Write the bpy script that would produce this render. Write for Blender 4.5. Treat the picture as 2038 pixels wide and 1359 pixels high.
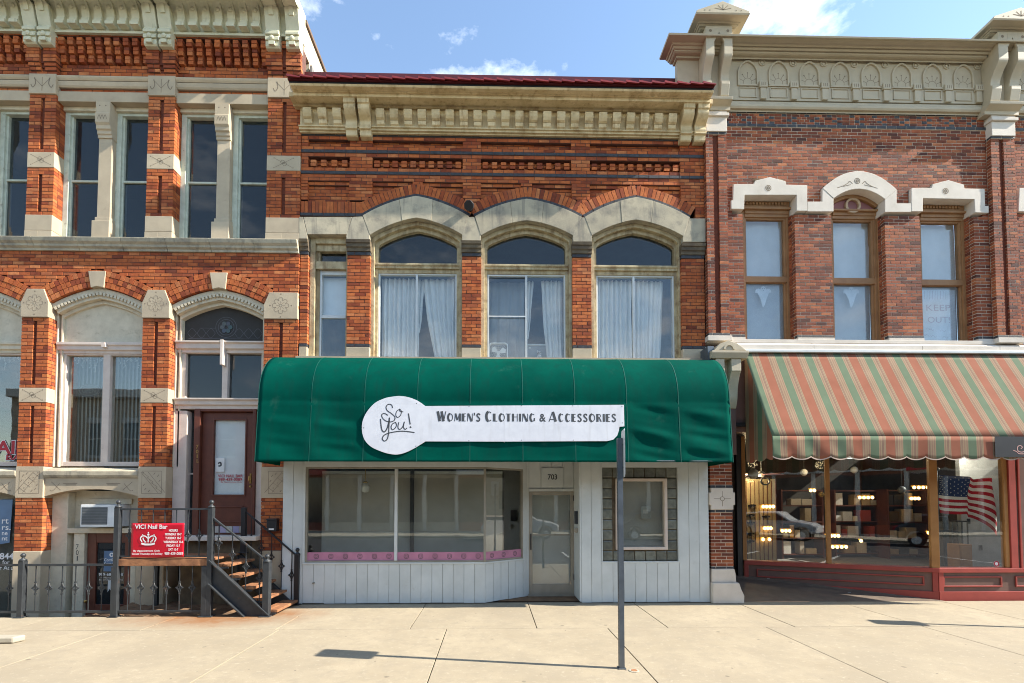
import bpy, math, random
from math import sin, cos, tan, pi, radians, atan2, sqrt, hypot, floor
random.seed(11)
S = bpy.context.scene; COL = S.collection
for o in list(bpy.data.objects): bpy.data.objects.remove(o)
# ------------------------------------------------------------------ camera
F = 950.0; PCX = 999.0; YAW = 0.02; PITCH = 0.035; D = 9.5; H = 1.97; HOR = 1000.0
PCY = HOR - F * tan(PITCH)
cam = bpy.data.cameras.new('camera'); camo = bpy.data.objects.new('camera', cam); COL.objects.link(camo)
camo.location = (0, -D, H); camo.rotation_euler = (pi / 2 + PITCH, 0, -YAW)
cam.sensor_fit = 'HORIZONTAL'; cam.sensor_width = 36; cam.lens = F / 2038 * 36
cam.shift_x = (1019 - PCX) / 2038; cam.shift_y = (PCY - 679.5) / 2038
cam.clip_start = 0.1; cam.clip_end = 3000
S.camera = camo
# ------------------------------------------------------------------ sun and sky
SUN_EL = radians(36.0)
SUN_TO = (0.985, -0.175)              # towards the sun, seen from above
SUN_STRENGTH = 5.0; SKY_STRENGTH = 0.13; EXPOSURE = 1.33
sl = bpy.data.lights.new('sun', 'SUN'); sl.energy = SUN_STRENGTH; sl.angle = radians(0.5); sl.color = (1.0, 0.93, 0.82)
so = bpy.data.objects.new('sun', sl); COL.objects.link(so)
_h = hypot(*SUN_TO); _az = atan2(SUN_TO[1], SUN_TO[0])
so.rotation_euler = (pi / 2 - SUN_EL, 0, _az + pi / 2)
so.location = (20, -4, 16)
w = bpy.data.worlds.new('World'); S.world = w; w.use_nodes = True
nt = w.node_tree; nt.nodes.clear()
def nn(t, typ, **kw):
    n = t.nodes.new(typ)
    for k, v in kw.items():
        if k[0] == 'i' and k[1:].isdigit(): n.inputs[int(k[1:])].default_value = v
        else: setattr(n, k, v)
    return n
def lk(t, a, ao, b, bi): t.links.new(a.outputs[ao], b.inputs[bi])
sky = nn(nt, 'ShaderNodeTexSky', sky_type='NISHITA', sun_disc=False, sun_elevation=SUN_EL, sun_rotation=pi / 2 - _az,
         altitude=200, air_density=1.25, dust_density=0.1, ozone_density=1.0)
tc = nn(nt, 'ShaderNodeTexCoord')
mp = nn(nt, 'ShaderNodeMapping'); mp.inputs['Scale'].default_value = (1, 1, 2.1); mp.inputs['Location'].default_value = (11.69, 18.08, 13.64); mp.inputs['Rotation'].default_value = (0, 0, 4.45)
lk(nt, tc, 'Generated', mp, 0)
n1 = nn(nt, 'ShaderNodeTexNoise'); n1.inputs['Scale'].default_value = 4.6; n1.inputs['Detail'].default_value = 10; n1.inputs['Roughness'].default_value = 0.6
lk(nt, mp, 0, n1, 'Vector')
cr = nn(nt, 'ShaderNodeValToRGB'); cr.color_ramp.elements[0].position = 0.525; cr.color_ramp.elements[1].position = 0.72
lk(nt, n1, 0, cr, 0)
mx = nn(nt, 'ShaderNodeMix', data_type='RGBA'); mx.inputs[7].default_value = (6.6, 6.9, 7.3, 1)
lk(nt, cr, 0, mx, 0); lk(nt, sky, 0, mx, 6)
bg = nn(nt, 'ShaderNodeBackground'); bg.inputs[1].default_value = SKY_STRENGTH
lk(nt, mx, 2, bg, 0)
wo = nn(nt, 'ShaderNodeOutputWorld'); lk(nt, bg, 0, wo, 0)
vs = S.view_settings; S.display_settings.display_device = 'sRGB'
vs.view_transform = 'Standard'; vs.look = 'None'; vs.exposure = EXPOSURE; vs.gamma = 1.0; vs.use_curve_mapping = False
S.render.engine = 'CYCLES'; S.cycles.filter_width = 1.0
S.cycles.max_bounces = 8; S.cycles.diffuse_bounces = 4; S.cycles.glossy_bounces = 4; S.cycles.transparent_max_bounces = 16
# ------------------------------------------------------------------ where a pixel of the photograph meets a plane
_fw = (sin(YAW) * cos(PITCH), cos(YAW) * cos(PITCH), sin(PITCH)); _rt = (cos(YAW), -sin(YAW), 0.0)
_up = (-sin(YAW) * sin(PITCH), -cos(YAW) * sin(PITCH), cos(PITCH))
def ray(px, py):
    a = px - PCX; b = PCY - py
    return tuple(F * _fw[i] + a * _rt[i] + b * _up[i] for i in range(3))
def P(px, py, Y=0.0):
    r = ray(px, py); t = (Y + D) / r[1]
    return (r[0] * t, H + r[2] * t)
def PG(px, py, z=0.0):
    r = ray(px, py); t = (z - H) / r[2]
    return (r[0] * t, -D + r[1] * t)
def PXp(px, py, X):                       # plane x = X
    r = ray(px, py); t = X / r[0]
    return (-D + r[1] * t, H + r[2] * t)
def xx(px, py=600, Y=0.0): return P(px, py, Y)[0]
def zz(py, px=1000, Y=0.0): return P(px, py, Y)[1]
# ------------------------------------------------------------------ geometry collector
class G:
    def __init__(s): s.v = []; s.f = []; s.r = []
    def add(s, vs, fs, r=None):
        o = len(s.v); s.v += [tuple(p) for p in vs]; s.f += [tuple(i + o for i in f) for f in fs]
        if r is None: r = random.random()
        s.r += [r] * len(fs); return s
    def box(s, x0, x1, y0, y1, z0, z1, r=None):
        if x0 > x1: x0, x1 = x1, x0
        if y0 > y1: y0, y1 = y1, y0
        if z0 > z1: z0, z1 = z1, z0
        return s.add([(x0,y0,z0),(x1,y0,z0),(x1,y1,z0),(x0,y1,z0),(x0,y0,z1),(x1,y0,z1),(x1,y1,z1),(x0,y1,z1)],
              [(0,3,2,1),(4,5,6,7),(0,1,5,4),(1,2,6,5),(2,3,7,6),(3,0,4,7)], r)
    def obox(s, c, ax, ay, az):          # oriented box: centre and three half vectors
        vs = []
        for k in (-1, 1):
            for i, j in ((-1,-1),(1,-1),(1,1),(-1,1)):
                vs.append(tuple(c[q] + i*ax[q] + j*ay[q] + k*az[q] for q in range(3)))
        return s.add(vs, [(0,3,2,1),(4,5,6,7),(0,1,5,4),(1,2,6,5),(2,3,7,6),(3,0,4,7)])
    def beam(s, a, b, wy, wz):           # bar from a to b lying in an XZ plane
        dx, dy, dz = b[0]-a[0], b[1]-a[1], b[2]-a[2]; L = sqrt(dx*dx+dy*dy+dz*dz) or 1
        u = (dx/L, dy/L, dz/L)
        if abs(u[2]) > .999: n = (1,0,0)
        else:
            h = hypot(u[0],u[1]); n = (-u[2]*u[0]/h, -u[2]*u[1]/h, h)
        m = (u[1]*n[2]-u[2]*n[1], u[2]*n[0]-u[0]*n[2], u[0]*n[1]-u[1]*n[0])
        c = tuple((a[i]+b[i])/2 for i in range(3))
        return s.obox(c, tuple(q*L/2 for q in u), tuple(q*wy/2 for q in m), tuple(q*wz/2 for q in n))
    def prism(s, pts, y0, y1, r=None):   # polygon in XZ, extruded along Y
        n = len(pts)
        ar = sum(pts[i][0]*pts[(i+1)%n][1]-pts[(i+1)%n][0]*pts[i][1] for i in range(n))
        if ar < 0: pts = pts[::-1]
        vs = [(x,y0,z) for x,z in pts] + [(x,y1,z) for x,z in pts]
        fs = [tuple(range(n)), tuple(range(2*n-1, n-1, -1))] + [(i, i+n, (i+1)%n+n, (i+1)%n) for i in range(n)]
        return s.add(vs, fs, r)
    def prismz(s, pts, z0, z1, r=None):  # polygon in XY, extruded along Z
        n = len(pts)
        ar = sum(pts[i][0]*pts[(i+1)%n][1]-pts[(i+1)%n][0]*pts[i][1] for i in range(n))
        if ar < 0: pts = pts[::-1]
        vs = [(x,y,z0) for x,y in pts] + [(x,y,z1) for x,y in pts]
        fs = [tuple(range(n-1,-1,-1)), tuple(range(n,2*n))] + [(i, (i+1)%n, (i+1)%n+n, i+n) for i in range(n)]
        return s.add(vs, fs, r)
    def profx(s, prof, x0, x1, r=None, m0=0.0, m1=0.0):  # profile (y,z) extruded along X; m: mitre, x shift per y
        n = len(prof)
        ar = sum(prof[i][0]*prof[(i+1)%n][1]-prof[(i+1)%n][0]*prof[i][1] for i in range(n))
        if ar < 0: prof = prof[::-1]
        vs = [(x0+m0*y,y,z) for y,z in prof] + [(x1+m1*y,y,z) for y,z in prof]
        fs = [tuple(range(n-1,-1,-1)), tuple(range(n,2*n))] + [(i, (i+1)%n, (i+1)%n+n, i+n) for i in range(n)]
        return s.add(vs, fs, r)
    def ring(s, a, b, y0, y1, closed=False, r=None):     # band between polylines a and b in XZ
        n = len(a); vs = []
        for i in range(n): vs += [(a[i][0],y0,a[i][1]),(b[i][0],y0,b[i][1]),(b[i][0],y1,b[i][1]),(a[i][0],y1,a[i][1])]
        fs = []
        for i in range(n if closed else n-1):
            p = 4*i; q = 4*((i+1) % n)
            fs += [(p,p+1,q+1,q),(p+1,p+2,q+2,q+1),(p+2,p+3,q+3,q+2),(p+3,p,q,q+3)]
        if not closed: fs += [(0,3,2,1),(4*n-4,4*n-3,4*n-2,4*n-1)]
        return s.add(vs, fs, r)
    def tube(s, path, rad, n=8, caps=True, r=None):
        if not hasattr(rad, '__len__'): rad = [rad]*len(path)
        vs = []; L = len(path)
        for i, p in enumerate(path):
            a = path[max(i-1,0)]; b = path[min(i+1,L-1)]
            d = [b[q]-a[q] for q in range(3)]; l = sqrt(sum(q*q for q in d)) or 1; d = [q/l for q in d]
            ref = (0,1,0) if abs(d[1]) < .9 else (1,0,0)
            e = (d[1]*ref[2]-d[2]*ref[1], d[2]*ref[0]-d[0]*ref[2], d[0]*ref[1]-d[1]*ref[0]); l = sqrt(sum(q*q for q in e)); e = [q/l for q in e]
            g = (d[1]*e[2]-d[2]*e[1], d[2]*e[0]-d[0]*e[2], d[0]*e[1]-d[1]*e[0])
            for k in range(n):
                t = 2*pi*k/n; vs.append(tuple(p[q]+rad[i]*(cos(t)*e[q]+sin(t)*g[q]) for q in range(3)))
        fs = [(i*n+k, i*n+(k+1)%n, (i+1)*n+(k+1)%n, (i+1)*n+k) for i in range(L-1) for k in range(n)]
        if caps: fs += [tuple(range(n-1,-1,-1)), tuple(range((L-1)*n, L*n))]
        return s.add(vs, fs, r)
    def lathe(s, c, prof, n=16, axis='z', r=None):      # prof: (radius, height)
        path = []; vs = []
        for rr, h in prof:
            for k in range(n):
                t = 2*pi*k/n; a, b = rr*cos(t), rr*sin(t)
                vs.append((c[0]+a, c[1]+b, c[2]+h) if axis == 'z' else (c[0]+a, c[1]-h, c[2]+b))
        L = len(prof)
        fs = [(i*n+k, i*n+(k+1)%n, (i+1)*n+(k+1)%n, (i+1)*n+k) for i in range(L-1) for k in range(n)]
        fs += [tuple(range(n-1,-1,-1)), tuple(range((L-1)*n, L*n))]
        return s.add(vs, fs, r)
    def grid(s, nu, nv, fn, r=None):
        vs = [fn(i/nu, j/nv) for j in range(nv+1) for i in range(nu+1)]
        return s.add(vs, [(j*(nu+1)+i, j*(nu+1)+i+1, (j+1)*(nu+1)+i+1, (j+1)*(nu+1)+i) for j in range(nv) for i in range(nu)], r)
    def build(s, name, mat, parent=None, smooth=False, bev=0, kind=None, solid=0):
        me = bpy.data.meshes.new(name); o0 = origin(parent)
        me.from_pydata([(a-o0[0], b-o0[1], c-o0[2]) for a,b,c in s.v], [], s.f)
        at = me.attributes.new('rnd', 'FLOAT', 'FACE'); at.data.foreach_set('value', s.r)
        if smooth: me.polygons.foreach_set('use_smooth', [True]*len(me.polygons))
        me.materials.append(mat); me.update()
        o = bpy.data.objects.new(name, me); COL.objects.link(o)
        if parent: o.parent = parent
        if bev:
            m = o.modifiers.new('edge', 'BEVEL'); m.width = bev; m.segments = 2; m.limit_method = 'ANGLE'; m.angle_limit = radians(40)
        if solid:
            m = o.modifiers.new('thick', 'SOLIDIFY'); m.thickness = solid; m.offset = 0
        if kind: o['kind'] = kind
        return o
def origin(p):
    x = y = z = 0.0
    while p is not None: x += p.location[0]; y += p.location[1]; z += p.location[2]; p = p.parent
    return (x, y, z)
def thing(name, label, cat, loc=(0,0,0), group=None):
    o = bpy.data.objects.new(name, None); COL.objects.link(o); o.location = loc; o.empty_display_size = .2
    return tag(o, label, cat, group)
def tag(o, label, cat, group=None):
    o['label'] = label; o['category'] = cat
    if group: o['group'] = group
    return o
def struct(o): o['kind'] = 'structure'; return o
# ------------------------------------------------------------------ curves in XZ
def qb(a, c, b, n):
    return [((1-t)**2*a[0]+2*t*(1-t)*c[0]+t*t*b[0], (1-t)**2*a[1]+2*t*(1-t)*c[1]+t*t*b[1]) for t in [i/n for i in range(n+1)]]
def parch(L, A, R, bul=.16, n=10):        # pointed arch, each flank a gentle curve
    def flank(p, q):
        mx, mz = (p[0]+q[0])/2, (p[1]+q[1])/2; dx, dz = q[0]-p[0], q[1]-p[1]
        nx, nz = -dz, dx
        if nz < 0: nx, nz = -nx, -nz
        return (mx+nx*bul*1.0, mz+nz*bul*1.0)
    return qb(L, flank(L, A), A, n) + qb(A, flank(A, R), R, n)[1:]
def offset(pl, d):
    out = []; n = len(pl)
    for i, p in enumerate(pl):
        a = pl[max(i-1,0)]; b = pl[min(i+1,n-1)]; dx, dz = b[0]-a[0], b[1]-a[1]; l = hypot(dx,dz) or 1
        out.append((p[0]-dz/l*d, p[1]+dx/l*d))
    return out
def span_at(pl, z):                       # x interval under an arch polyline at height z
    xs = []
    for (x0,z0),(x1,z1) in zip(pl, pl[1:]):
        if (z0-z)*(z1-z) <= 0 and z0 != z1: xs.append(x0+(x1-x0)*(z-z0)/(z1-z0))
    if len(xs) >= 2: return (min(xs), max(xs))
    if z < min(pl[0][1], pl[-1][1]): return (pl[0][0], pl[-1][0])
    return None
def walk(pl, step):                       # points along a polyline with tangent
    L = [0]
    for a, b in zip(pl, pl[1:]): L.append(L[-1]+hypot(b[0]-a[0], b[1]-a[1]))
    n = max(1, round(L[-1]/step)); st = L[-1]/n; out = []
    for k in range(n):
        d = (k+.5)*st; i = 0
        while i < len(L)-2 and L[i+1] < d: i += 1
        t = (d-L[i])/(L[i+1]-L[i] or 1); a, b = pl[i], pl[i+1]
        out.append((a[0]+(b[0]-a[0])*t, a[1]+(b[1]-a[1])*t, atan2(b[1]-a[1], b[0]-a[0]), st))
    return out
def crom(pts, n=8):
    out = []
    for i in range(len(pts)-1):
        p0 = pts[max(i-1,0)]; p1 = pts[i]; p2 = pts[i+1]; p3 = pts[min(i+2,len(pts)-1)]
        for k in range(n):
            t = k/n
            out.append(tuple(.5*((2*p1[q])+(-p0[q]+p2[q])*t+(2*p0[q]-5*p1[q]+4*p2[q]-p3[q])*t*t+(-p0[q]+3*p1[q]-3*p2[q]+p3[q])*t**3) for q in range(len(p1))))
    out.append(tuple(pts[-1])); return out
# ------------------------------------------------------------------ materials
def _mat(name):
    m = bpy.data.materials.new(name); m.use_nodes = True; t = m.node_tree; t.nodes.clear()
    out = nn(t, 'ShaderNodeOutputMaterial'); b = nn(t, 'ShaderNodeBsdfPrincipled'); lk(t, b, 0, out, 0)
    return m, t, b
def rgba(c): return (c[0], c[1], c[2], 1)
def noise(t, vec, scale, detail=4, rough=.6):
    n = nn(t, 'ShaderNodeTexNoise'); n.inputs['Scale'].default_value = scale; n.inputs['Detail'].default_value = detail; n.inputs['Roughness'].default_value = rough
    t.links.new(vec, n.inputs['Vector']); return n
def mixc(t, fac, a, b, mode='MIX'):
    m = nn(t, 'ShaderNodeMix', data_type='RGBA', blend_type=mode)
    for idx, v in ((0, fac), (6, a), (7, b)):
        if hasattr(v, 'is_linked'): t.links.new(v, m.inputs[idx])
        elif idx == 0: m.inputs[0].default_value = v
        else: m.inputs[idx].default_value = rgba(v)
    return m.outputs[2]
def rampf(t, val, lo, hi):
    r = nn(t, 'ShaderNodeMapRange'); r.inputs[1].default_value = lo; r.inputs[2].default_value = hi
    t.links.new(val, r.inputs[0]); return r.outputs[0]
def rnd_out(t):
    oi = nn(t, 'ShaderNodeObjectInfo'); at = nn(t, 'ShaderNodeAttribute', attribute_name='rnd')
    a = nn(t, 'ShaderNodeMath', operation='ADD'); lk(t, oi, 'Random', a, 0); lk(t, at, 'Fac', a, 1)
    f = nn(t, 'ShaderNodeMath', operation='FRACT'); lk(t, a, 0, f, 0); return f.outputs[0]
def M(name, col, col2=None, rough=.8, ns=3., bump=.25, bs=60., dirt=None, rnd=None, metal=0., spec=.35, sheen=0, streak=None, trans=0, vary=0):
    """col/col2 mixed by noise; dirt=(colour, lo, hi, scale); streak=(colour, lo, hi) vertical runs; rnd=[colours] one per piece"""
    m, t, b = _mat(name)
    g = nn(t, 'ShaderNodeNewGeometry'); pos = g.outputs['Position']
    nz = noise(t, pos, ns, 5)
    if rnd:
        rv = rnd_out(t); r = nn(t, 'ShaderNodeValToRGB'); e = r.color_ramp.elements
        while len(e) < len(rnd): e.new(.5)
        for i, c in enumerate(rnd): e[i].position = i/max(1, len(rnd)-1); e[i].color = rgba(c)
        t.links.new(rv, r.inputs[0]); c = r.outputs[0]
        c = mixc(t, rampf(t, nz.outputs[0], .35, .7), c, mixc(t, 1., c, (.66,.62,.62), 'MULTIPLY'))
    else:
        c2 = col2 or tuple(q*.78 for q in col)
        c = mixc(t, rampf(t, nz.outputs[0], .36, .66), col, c2)
    if vary:
        rv = rnd_out(t); mr = nn(t, 'ShaderNodeMapRange'); mr.inputs[3].default_value = 1-vary; mr.inputs[4].default_value = 1+vary*.5
        t.links.new(rv, mr.inputs[0]); hs = nn(t, 'ShaderNodeHueSaturation'); t.links.new(mr.outputs[0], hs.inputs['Value']); t.links.new(c, hs.inputs['Color']); c = hs.outputs[0]
    if dirt:
        dn = noise(t, pos, dirt[3], 6, .65); c = mixc(t, rampf(t, dn.outputs[0], dirt[1], dirt[2]), c, dirt[0])
    if streak:
        mp = nn(t, 'ShaderNodeMapping'); mp.inputs['Scale'].default_value = (9, 9, .7); t.links.new(pos, mp.inputs[0])
        sn = noise(t, mp.outputs[0], 1., 4); c = mixc(t, rampf(t, sn.outputs[0], streak[1], streak[2]), c, streak[0])
    t.links.new(c, b.inputs['Base Color'])
    b.inputs['Roughness'].default_value = rough; b.inputs['Metallic'].default_value = metal; b.inputs['Specular IOR Level'].default_value = spec
    if trans: 
        b.inputs['Transmission Weight'].default_value = 0
    if bump:
        bn = noise(t, pos, bs, 5, .65); bp = nn(t, 'ShaderNodeBump'); bp.inputs['Strength'].default_value = bump; bp.inputs['Distance'].default_value = .01
        t.links.new(bn.outputs[0], bp.inputs['Height']); t.links.new(bp.outputs[0], b.inputs['Normal'])
    return m
def Mglass(name, tint=(.93,.96,.95), refl=1.0, wav=.02, milk=None):
    m = bpy.data.materials.new(name); m.use_nodes = True; t = m.node_tree; t.nodes.clear()
    out = nn(t, 'ShaderNodeOutputMaterial'); tr = nn(t, 'ShaderNodeBsdfTransparent'); tr.inputs[0].default_value = rgba(tint)
    gl = nn(t, 'ShaderNodeBsdfGlossy'); gl.inputs['Roughness'].default_value = .01; gl.inputs[0].default_value = (1,1,1,1)
    g = nn(t, 'ShaderNodeNewGeometry')        # Schlick reflectance, the same from both faces of the pane
    dt = nn(t, 'ShaderNodeVectorMath', operation='DOT_PRODUCT'); lk(t, g, 'Normal', dt, 0); lk(t, g, 'Incoming', dt, 1)
    ab = nn(t, 'ShaderNodeMath', operation='ABSOLUTE'); lk(t, dt, 'Value', ab, 0)
    om = nn(t, 'ShaderNodeMath', operation='SUBTRACT', use_clamp=True); om.inputs[0].default_value = 1; lk(t, ab, 0, om, 1)
    p5 = nn(t, 'ShaderNodeMath', operation='POWER'); lk(t, om, 0, p5, 0); p5.inputs[1].default_value = 5
    mu = nn(t, 'ShaderNodeMath', operation='MULTIPLY_ADD', use_clamp=True); lk(t, p5, 0, mu, 0); mu.inputs[1].default_value = .95; mu.inputs[2].default_value = .043*refl
    bn = noise(t, g.outputs['Position'], 1.7, 2); bp = nn(t, 'ShaderNodeBump'); bp.inputs['Strength'].default_value = wav; bp.inputs['Distance'].default_value = .2
    t.links.new(bn.outputs[0], bp.inputs['Height']); t.links.new(bp.outputs[0], gl.inputs['Normal'])
    base = tr
    if milk:
        df = nn(t, 'ShaderNodeBsdfDiffuse'); df.inputs[0].default_value = rgba(milk[0]); mm = nn(t, 'ShaderNodeMixShader'); mm.inputs[0].default_value = milk[1]
        lk(t, tr, 0, mm, 1); lk(t, df, 0, mm, 2); base = mm
    mix = nn(t, 'ShaderNodeMixShader'); lk(t, mu, 0, mix, 0); lk(t, base, 0, mix, 1); lk(t, gl, 0, mix, 2); lk(t, mix, 0, out, 0)
    return m
def Memit(name, col, st):
    m = bpy.data.materials.new(name); m.use_nodes = True; t = m.node_tree; t.nodes.clear()
    out = nn(t, 'ShaderNodeOutputMaterial'); e = nn(t, 'ShaderNodeEmission'); e.inputs[0].default_value = rgba(col); e.inputs[1].default_value = st; lk(t, e, 0, out, 0); return m
def Mcloth(name, col, trans=.35, rough=.9, col2=None, spec=.2):
    m, t, b = _mat(name); g = nn(t, 'ShaderNodeNewGeometry')
    nz = noise(t, g.outputs['Position'], 2.5, 4); c = mixc(t, rampf(t, nz.outputs[0], .35, .7), col, col2 or tuple(q*.88 for q in col))
    t.links.new(c, b.inputs['Base Color']); b.inputs['Roughness'].default_value = rough; b.inputs['Specular IOR Level'].default_value = spec
    bn = noise(t, g.outputs['Position'], 350, 2); bp = nn(t, 'ShaderNodeBump'); bp.inputs['Strength'].default_value = .12; bp.inputs['Distance'].default_value = .003
    t.links.new(bn.outputs[0], bp.inputs['Height']); t.links.new(bp.outputs[0], b.inputs['Normal'])
    if trans:
        tl = nn(t, 'ShaderNodeBsdfTranslucent'); t.links.new(c, tl.inputs[0]); mx = nn(t, 'ShaderNodeMixShader'); mx.inputs[0].default_value = trans
        out = [n for n in t.nodes if n.type == 'OUTPUT_MATERIAL'][0]; lk(t, b, 0, mx, 1); lk(t, tl, 0, mx, 2); lk(t, mx, 0, out, 0)
    return m
MT = {}
BR = [(.19,.042,.018),(.36,.080,.024),(.48,.124,.033),(.54,.158,.044),(.41,.095,.027),(.58,.205,.072),(.27,.054,.020)]
MT['brick'] = M('orange_brick', None, rnd=BR, rough=.88, bump=.6, bs=90, ns=9, dirt=((.11,.042,.024), .55, .88, 1.3), streak=((.15,.060,.036), .62, .92))
MT['brick_lower'] = MT['brick']
MT['mortar'] = M('dark_red_mortar', (.15,.065,.045), (.09,.045,.035), bump=.4, bs=120, ns=8)
BR2 = [(.12,.036,.022),(.24,.062,.026),(.36,.094,.036),(.17,.046,.024),(.46,.155,.060),(.29,.074,.030),(.085,.030,.022),(.40,.115,.046)]
MT['brick_dark'] = M('maroon_brick', None, rnd=BR2, rough=.85, bump=.5, bs=90, ns=9)
MT['mortar_light'] = M('pale_mortar', (.60,.49,.38), (.48,.38,.29), bump=.4, bs=120, ns=8)
MT['black'] = M('black_brick', (.030,.032,.036), (.055,.055,.06), rough=.6, bump=.4, bs=80, ns=14)
MT['stone'] = M('tan_sandstone', (.50,.41,.285), (.41,.335,.235), rough=.85, ns=2.2, bump=.3, bs=55, dirt=((.17,.14,.105), .62, .86, 2.4), vary=.12)
MT['stone_old'] = M('stained_sandstone', (.50,.43,.30), (.34,.30,.225), rough=.88, ns=2.6, bump=.4, bs=50, dirt=((.12,.115,.105), .50, .80, 3.2), vary=.16, streak=((.17,.155,.13), .56, .80))
MT['stone_dark'] = M('sooty_sandstone', (.15,.115,.07), (.08,.06,.042), rough=.9, ns=6, bump=.4, bs=50)
MT['stone_white'] = M('white_limestone', (.64,.575,.49), (.55,.49,.41), rough=.8, ns=2.5, bump=.18, bs=60, dirt=((.42,.36,.29), .62, .9, 2.5))
MT['carve'] = M('dark_carving_line', (.23,.18,.125), rough=.95, bump=0)  # flat dark strokes laid on the stone to draw its carving
MT['cornice_mint'] = M('pale_mint_painted_metal', (.60,.575,.42), (.50,.49,.345), rough=.6, ns=4, bump=.15, bs=40, dirt=((.22,.20,.13), .62, .88, 4), streak=((.27,.25,.16), .60, .84))
MT['cornice_yellow'] = M('yellowed_cornice_paint', (.66,.53,.315), (.52,.40,.215), rough=.65, ns=3.5, bump=.2, bs=40, dirt=((.20,.105,.03), .54, .82, 3.4), streak=((.24,.13,.045), .55, .84), vary=.1)
MT['cornice_putty'] = M('putty_cornice_paint', (.46,.395,.28), (.41,.35,.245), rough=.6, ns=3, bump=.08, bs=40, dirt=((.26,.21,.14), .66, .92, 3))
MT['putty_dark'] = M('brown_cornice_edge', (.16,.105,.07), rough=.7)
MT['wood_yellow'] = M('peeling_tan_frame_paint', (.52,.43,.26), (.36,.275,.15), rough=.7, ns=7, bump=.4, bs=45, dirt=((.15,.08,.035), .52, .74, 6), streak=((.22,.155,.08), .50, .76))
MT['wood_pale'] = M('pale_peeling_frame_paint', (.62,.55,.41), (.52,.455,.33), rough=.7, ns=6, bump=.3, bs=45, dirt=((.30,.26,.17), .60, .82, 7))
MT['wood_pink'] = M('pinkish_white_frame_paint', (.62,.53,.45), (.55,.46,.39), rough=.6, ns=5, bump=.15, dirt=((.36,.29,.25), .62, .86, 7))
MT['wood_sash'] = M('greenish_white_sash', (.52,.55,.45), (.42,.44,.35), rough=.65, ns=6, bump=.3, dirt=((.20,.18,.12), .60, .80, 9))
MT['alu'] = M('white_window_aluminium', (.62,.64,.62), (.54,.56,.55), rough=.4, bump=.02, spec=.5)
MT['bronze_alu'] = M('old_bronze_aluminium', (.34,.31,.25), (.27,.25,.20), rough=.45, bump=.05, metal=.25)
MT['brownwood'] = M('caramel_painted_wood', (.33,.175,.075), (.26,.13,.055), rough=.55, ns=4, bump=.06)
MT['mauve'] = M('mauve_panel', (.30,.12,.115), rough=.6, bump=.05)
MT['doorbrown'] = M('red_brown_door_paint', (.135,.042,.024), (.10,.032,.02), rough=.45, ns=5, bump=.08)
MT['white'] = M('white_board_paint', (.58,.61,.59), (.52,.55,.53), rough=.6, ns=3, bump=.22, bs=35, dirt=((.43,.42,.37), .63, .88, 3.5), vary=.04)
MT['whitesign'] = M('white_sign_board', (.60,.61,.64), (.54,.55,.585), rough=.45, ns=5, bump=.02, streak=((.46,.46,.47), .56, .85))
MT['ink'] = M('dark_grey_lettering', (.055,.06,.065), rough=.6, bump=0)
MT['inkpale'] = M('faded_lettering', (.60,.61,.64), rough=.6, bump=0)
MT['whiteink'] = M('white_lettering', (.8,.8,.78), rough=.6, bump=0)
MT['redink'] = M('red_lettering', (.42,.012,.03), rough=.5, bump=0)
MT['red'] = M('red_banner', (.52,.006,.022), (.46,.005,.018), rough=.4, bump=.03, bs=12)
MT['green'] = M('green_awning_canvas', (.0,.066,.046), (.0,.050,.036), rough=.95, ns=1.6, bump=.12, bs=320, spec=.03, streak=((.004,.048,.036), .50, .82), dirt=((.03,.105,.078), .62, .86, 2.2))
MT['greenseam'] = M('green_seam', (.0,.082,.058), rough=.8, bump=0)
MT['roofred'] = M('red_roof_metal', (.28,.035,.035), (.18,.025,.028), rough=.42, ns=6, bump=.1, dirt=((.30,.15,.13), .64, .9, 6))
MT['roofflash'] = M('dark_red_flashing', (.10,.016,.02), rough=.4, bump=.02)
MT['dark'] = M('dark_interior', (.05,.048,.045), rough=.9, bump=0)
MT['room'] = M('grey_room_wall', (.20,.19,.18), rough=.9, bump=0)
MT['iron'] = M('grey_black_iron', (.030,.034,.038), (.020,.023,.026), rough=.5, ns=12, bump=.15, bs=50, spec=.5, dirt=((.11,.05,.025), .60, .80, 9))
MT['ironblack'] = M('black_iron', (.014,.014,.016), rough=.45, bump=.1, spec=.5)
MT['rustwood'] = M('rusty_orange_plank', (.34,.155,.07), (.19,.085,.042), rough=.85, ns=7, bump=.5, bs=30, dirt=((.10,.045,.024), .56, .78, 5))
MT['steel'] = M('galvanised_post', (.13,.15,.17), (.095,.11,.125), rough=.45, ns=8, bump=.1, metal=.5)
MT['glass'] = Mglass('window_glass', (.95,.97,.97), 1.3, .004)
MT['glassdark'] = Mglass('dusty_dark_glass', (.62,.65,.66), .8, .006, ((.22,.25,.27), .05))
MT['glassmilk'] = Mglass('hazy_glass', (.86,.9,.92), 1.3, .005, ((.5,.56,.6), .06))
MT['glassshop'] = Mglass('shop_glass', (.88,.90,.88), 2.2, .003)
MT['curtain'] = Mcloth('white_curtain', (.92,.90,.86), .25)
MT['sheer'] = Mcloth('grey_sheer', (.34,.36,.37), .3)
MT['shade'] = Mcloth('white_roller_shade', (.86,.87,.86), .1)
MT['blind'] = M('taupe_blind', (.54,.50,.44), (.48,.445,.39), rough=.7, bump=0)
MT['pink'] = M('pink_window_film', (.52,.22,.32), rough=.5, bump=0)
MT['blue'] = M('slate_blue_poster', (.10,.18,.30), rough=.45, bump=0)
MT['plastic'] = M('white_plastic', (.72,.73,.71), rough=.4, bump=.02)
MT['grille'] = M('grey_grille', (.12,.13,.135), rough=.5, bump=0)
MT['flagred'] = Mcloth('flag_red', (.42,.012,.025), .2)
MT['flagwhite'] = Mcloth('flag_white', (.74,.73,.72), .2)
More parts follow.
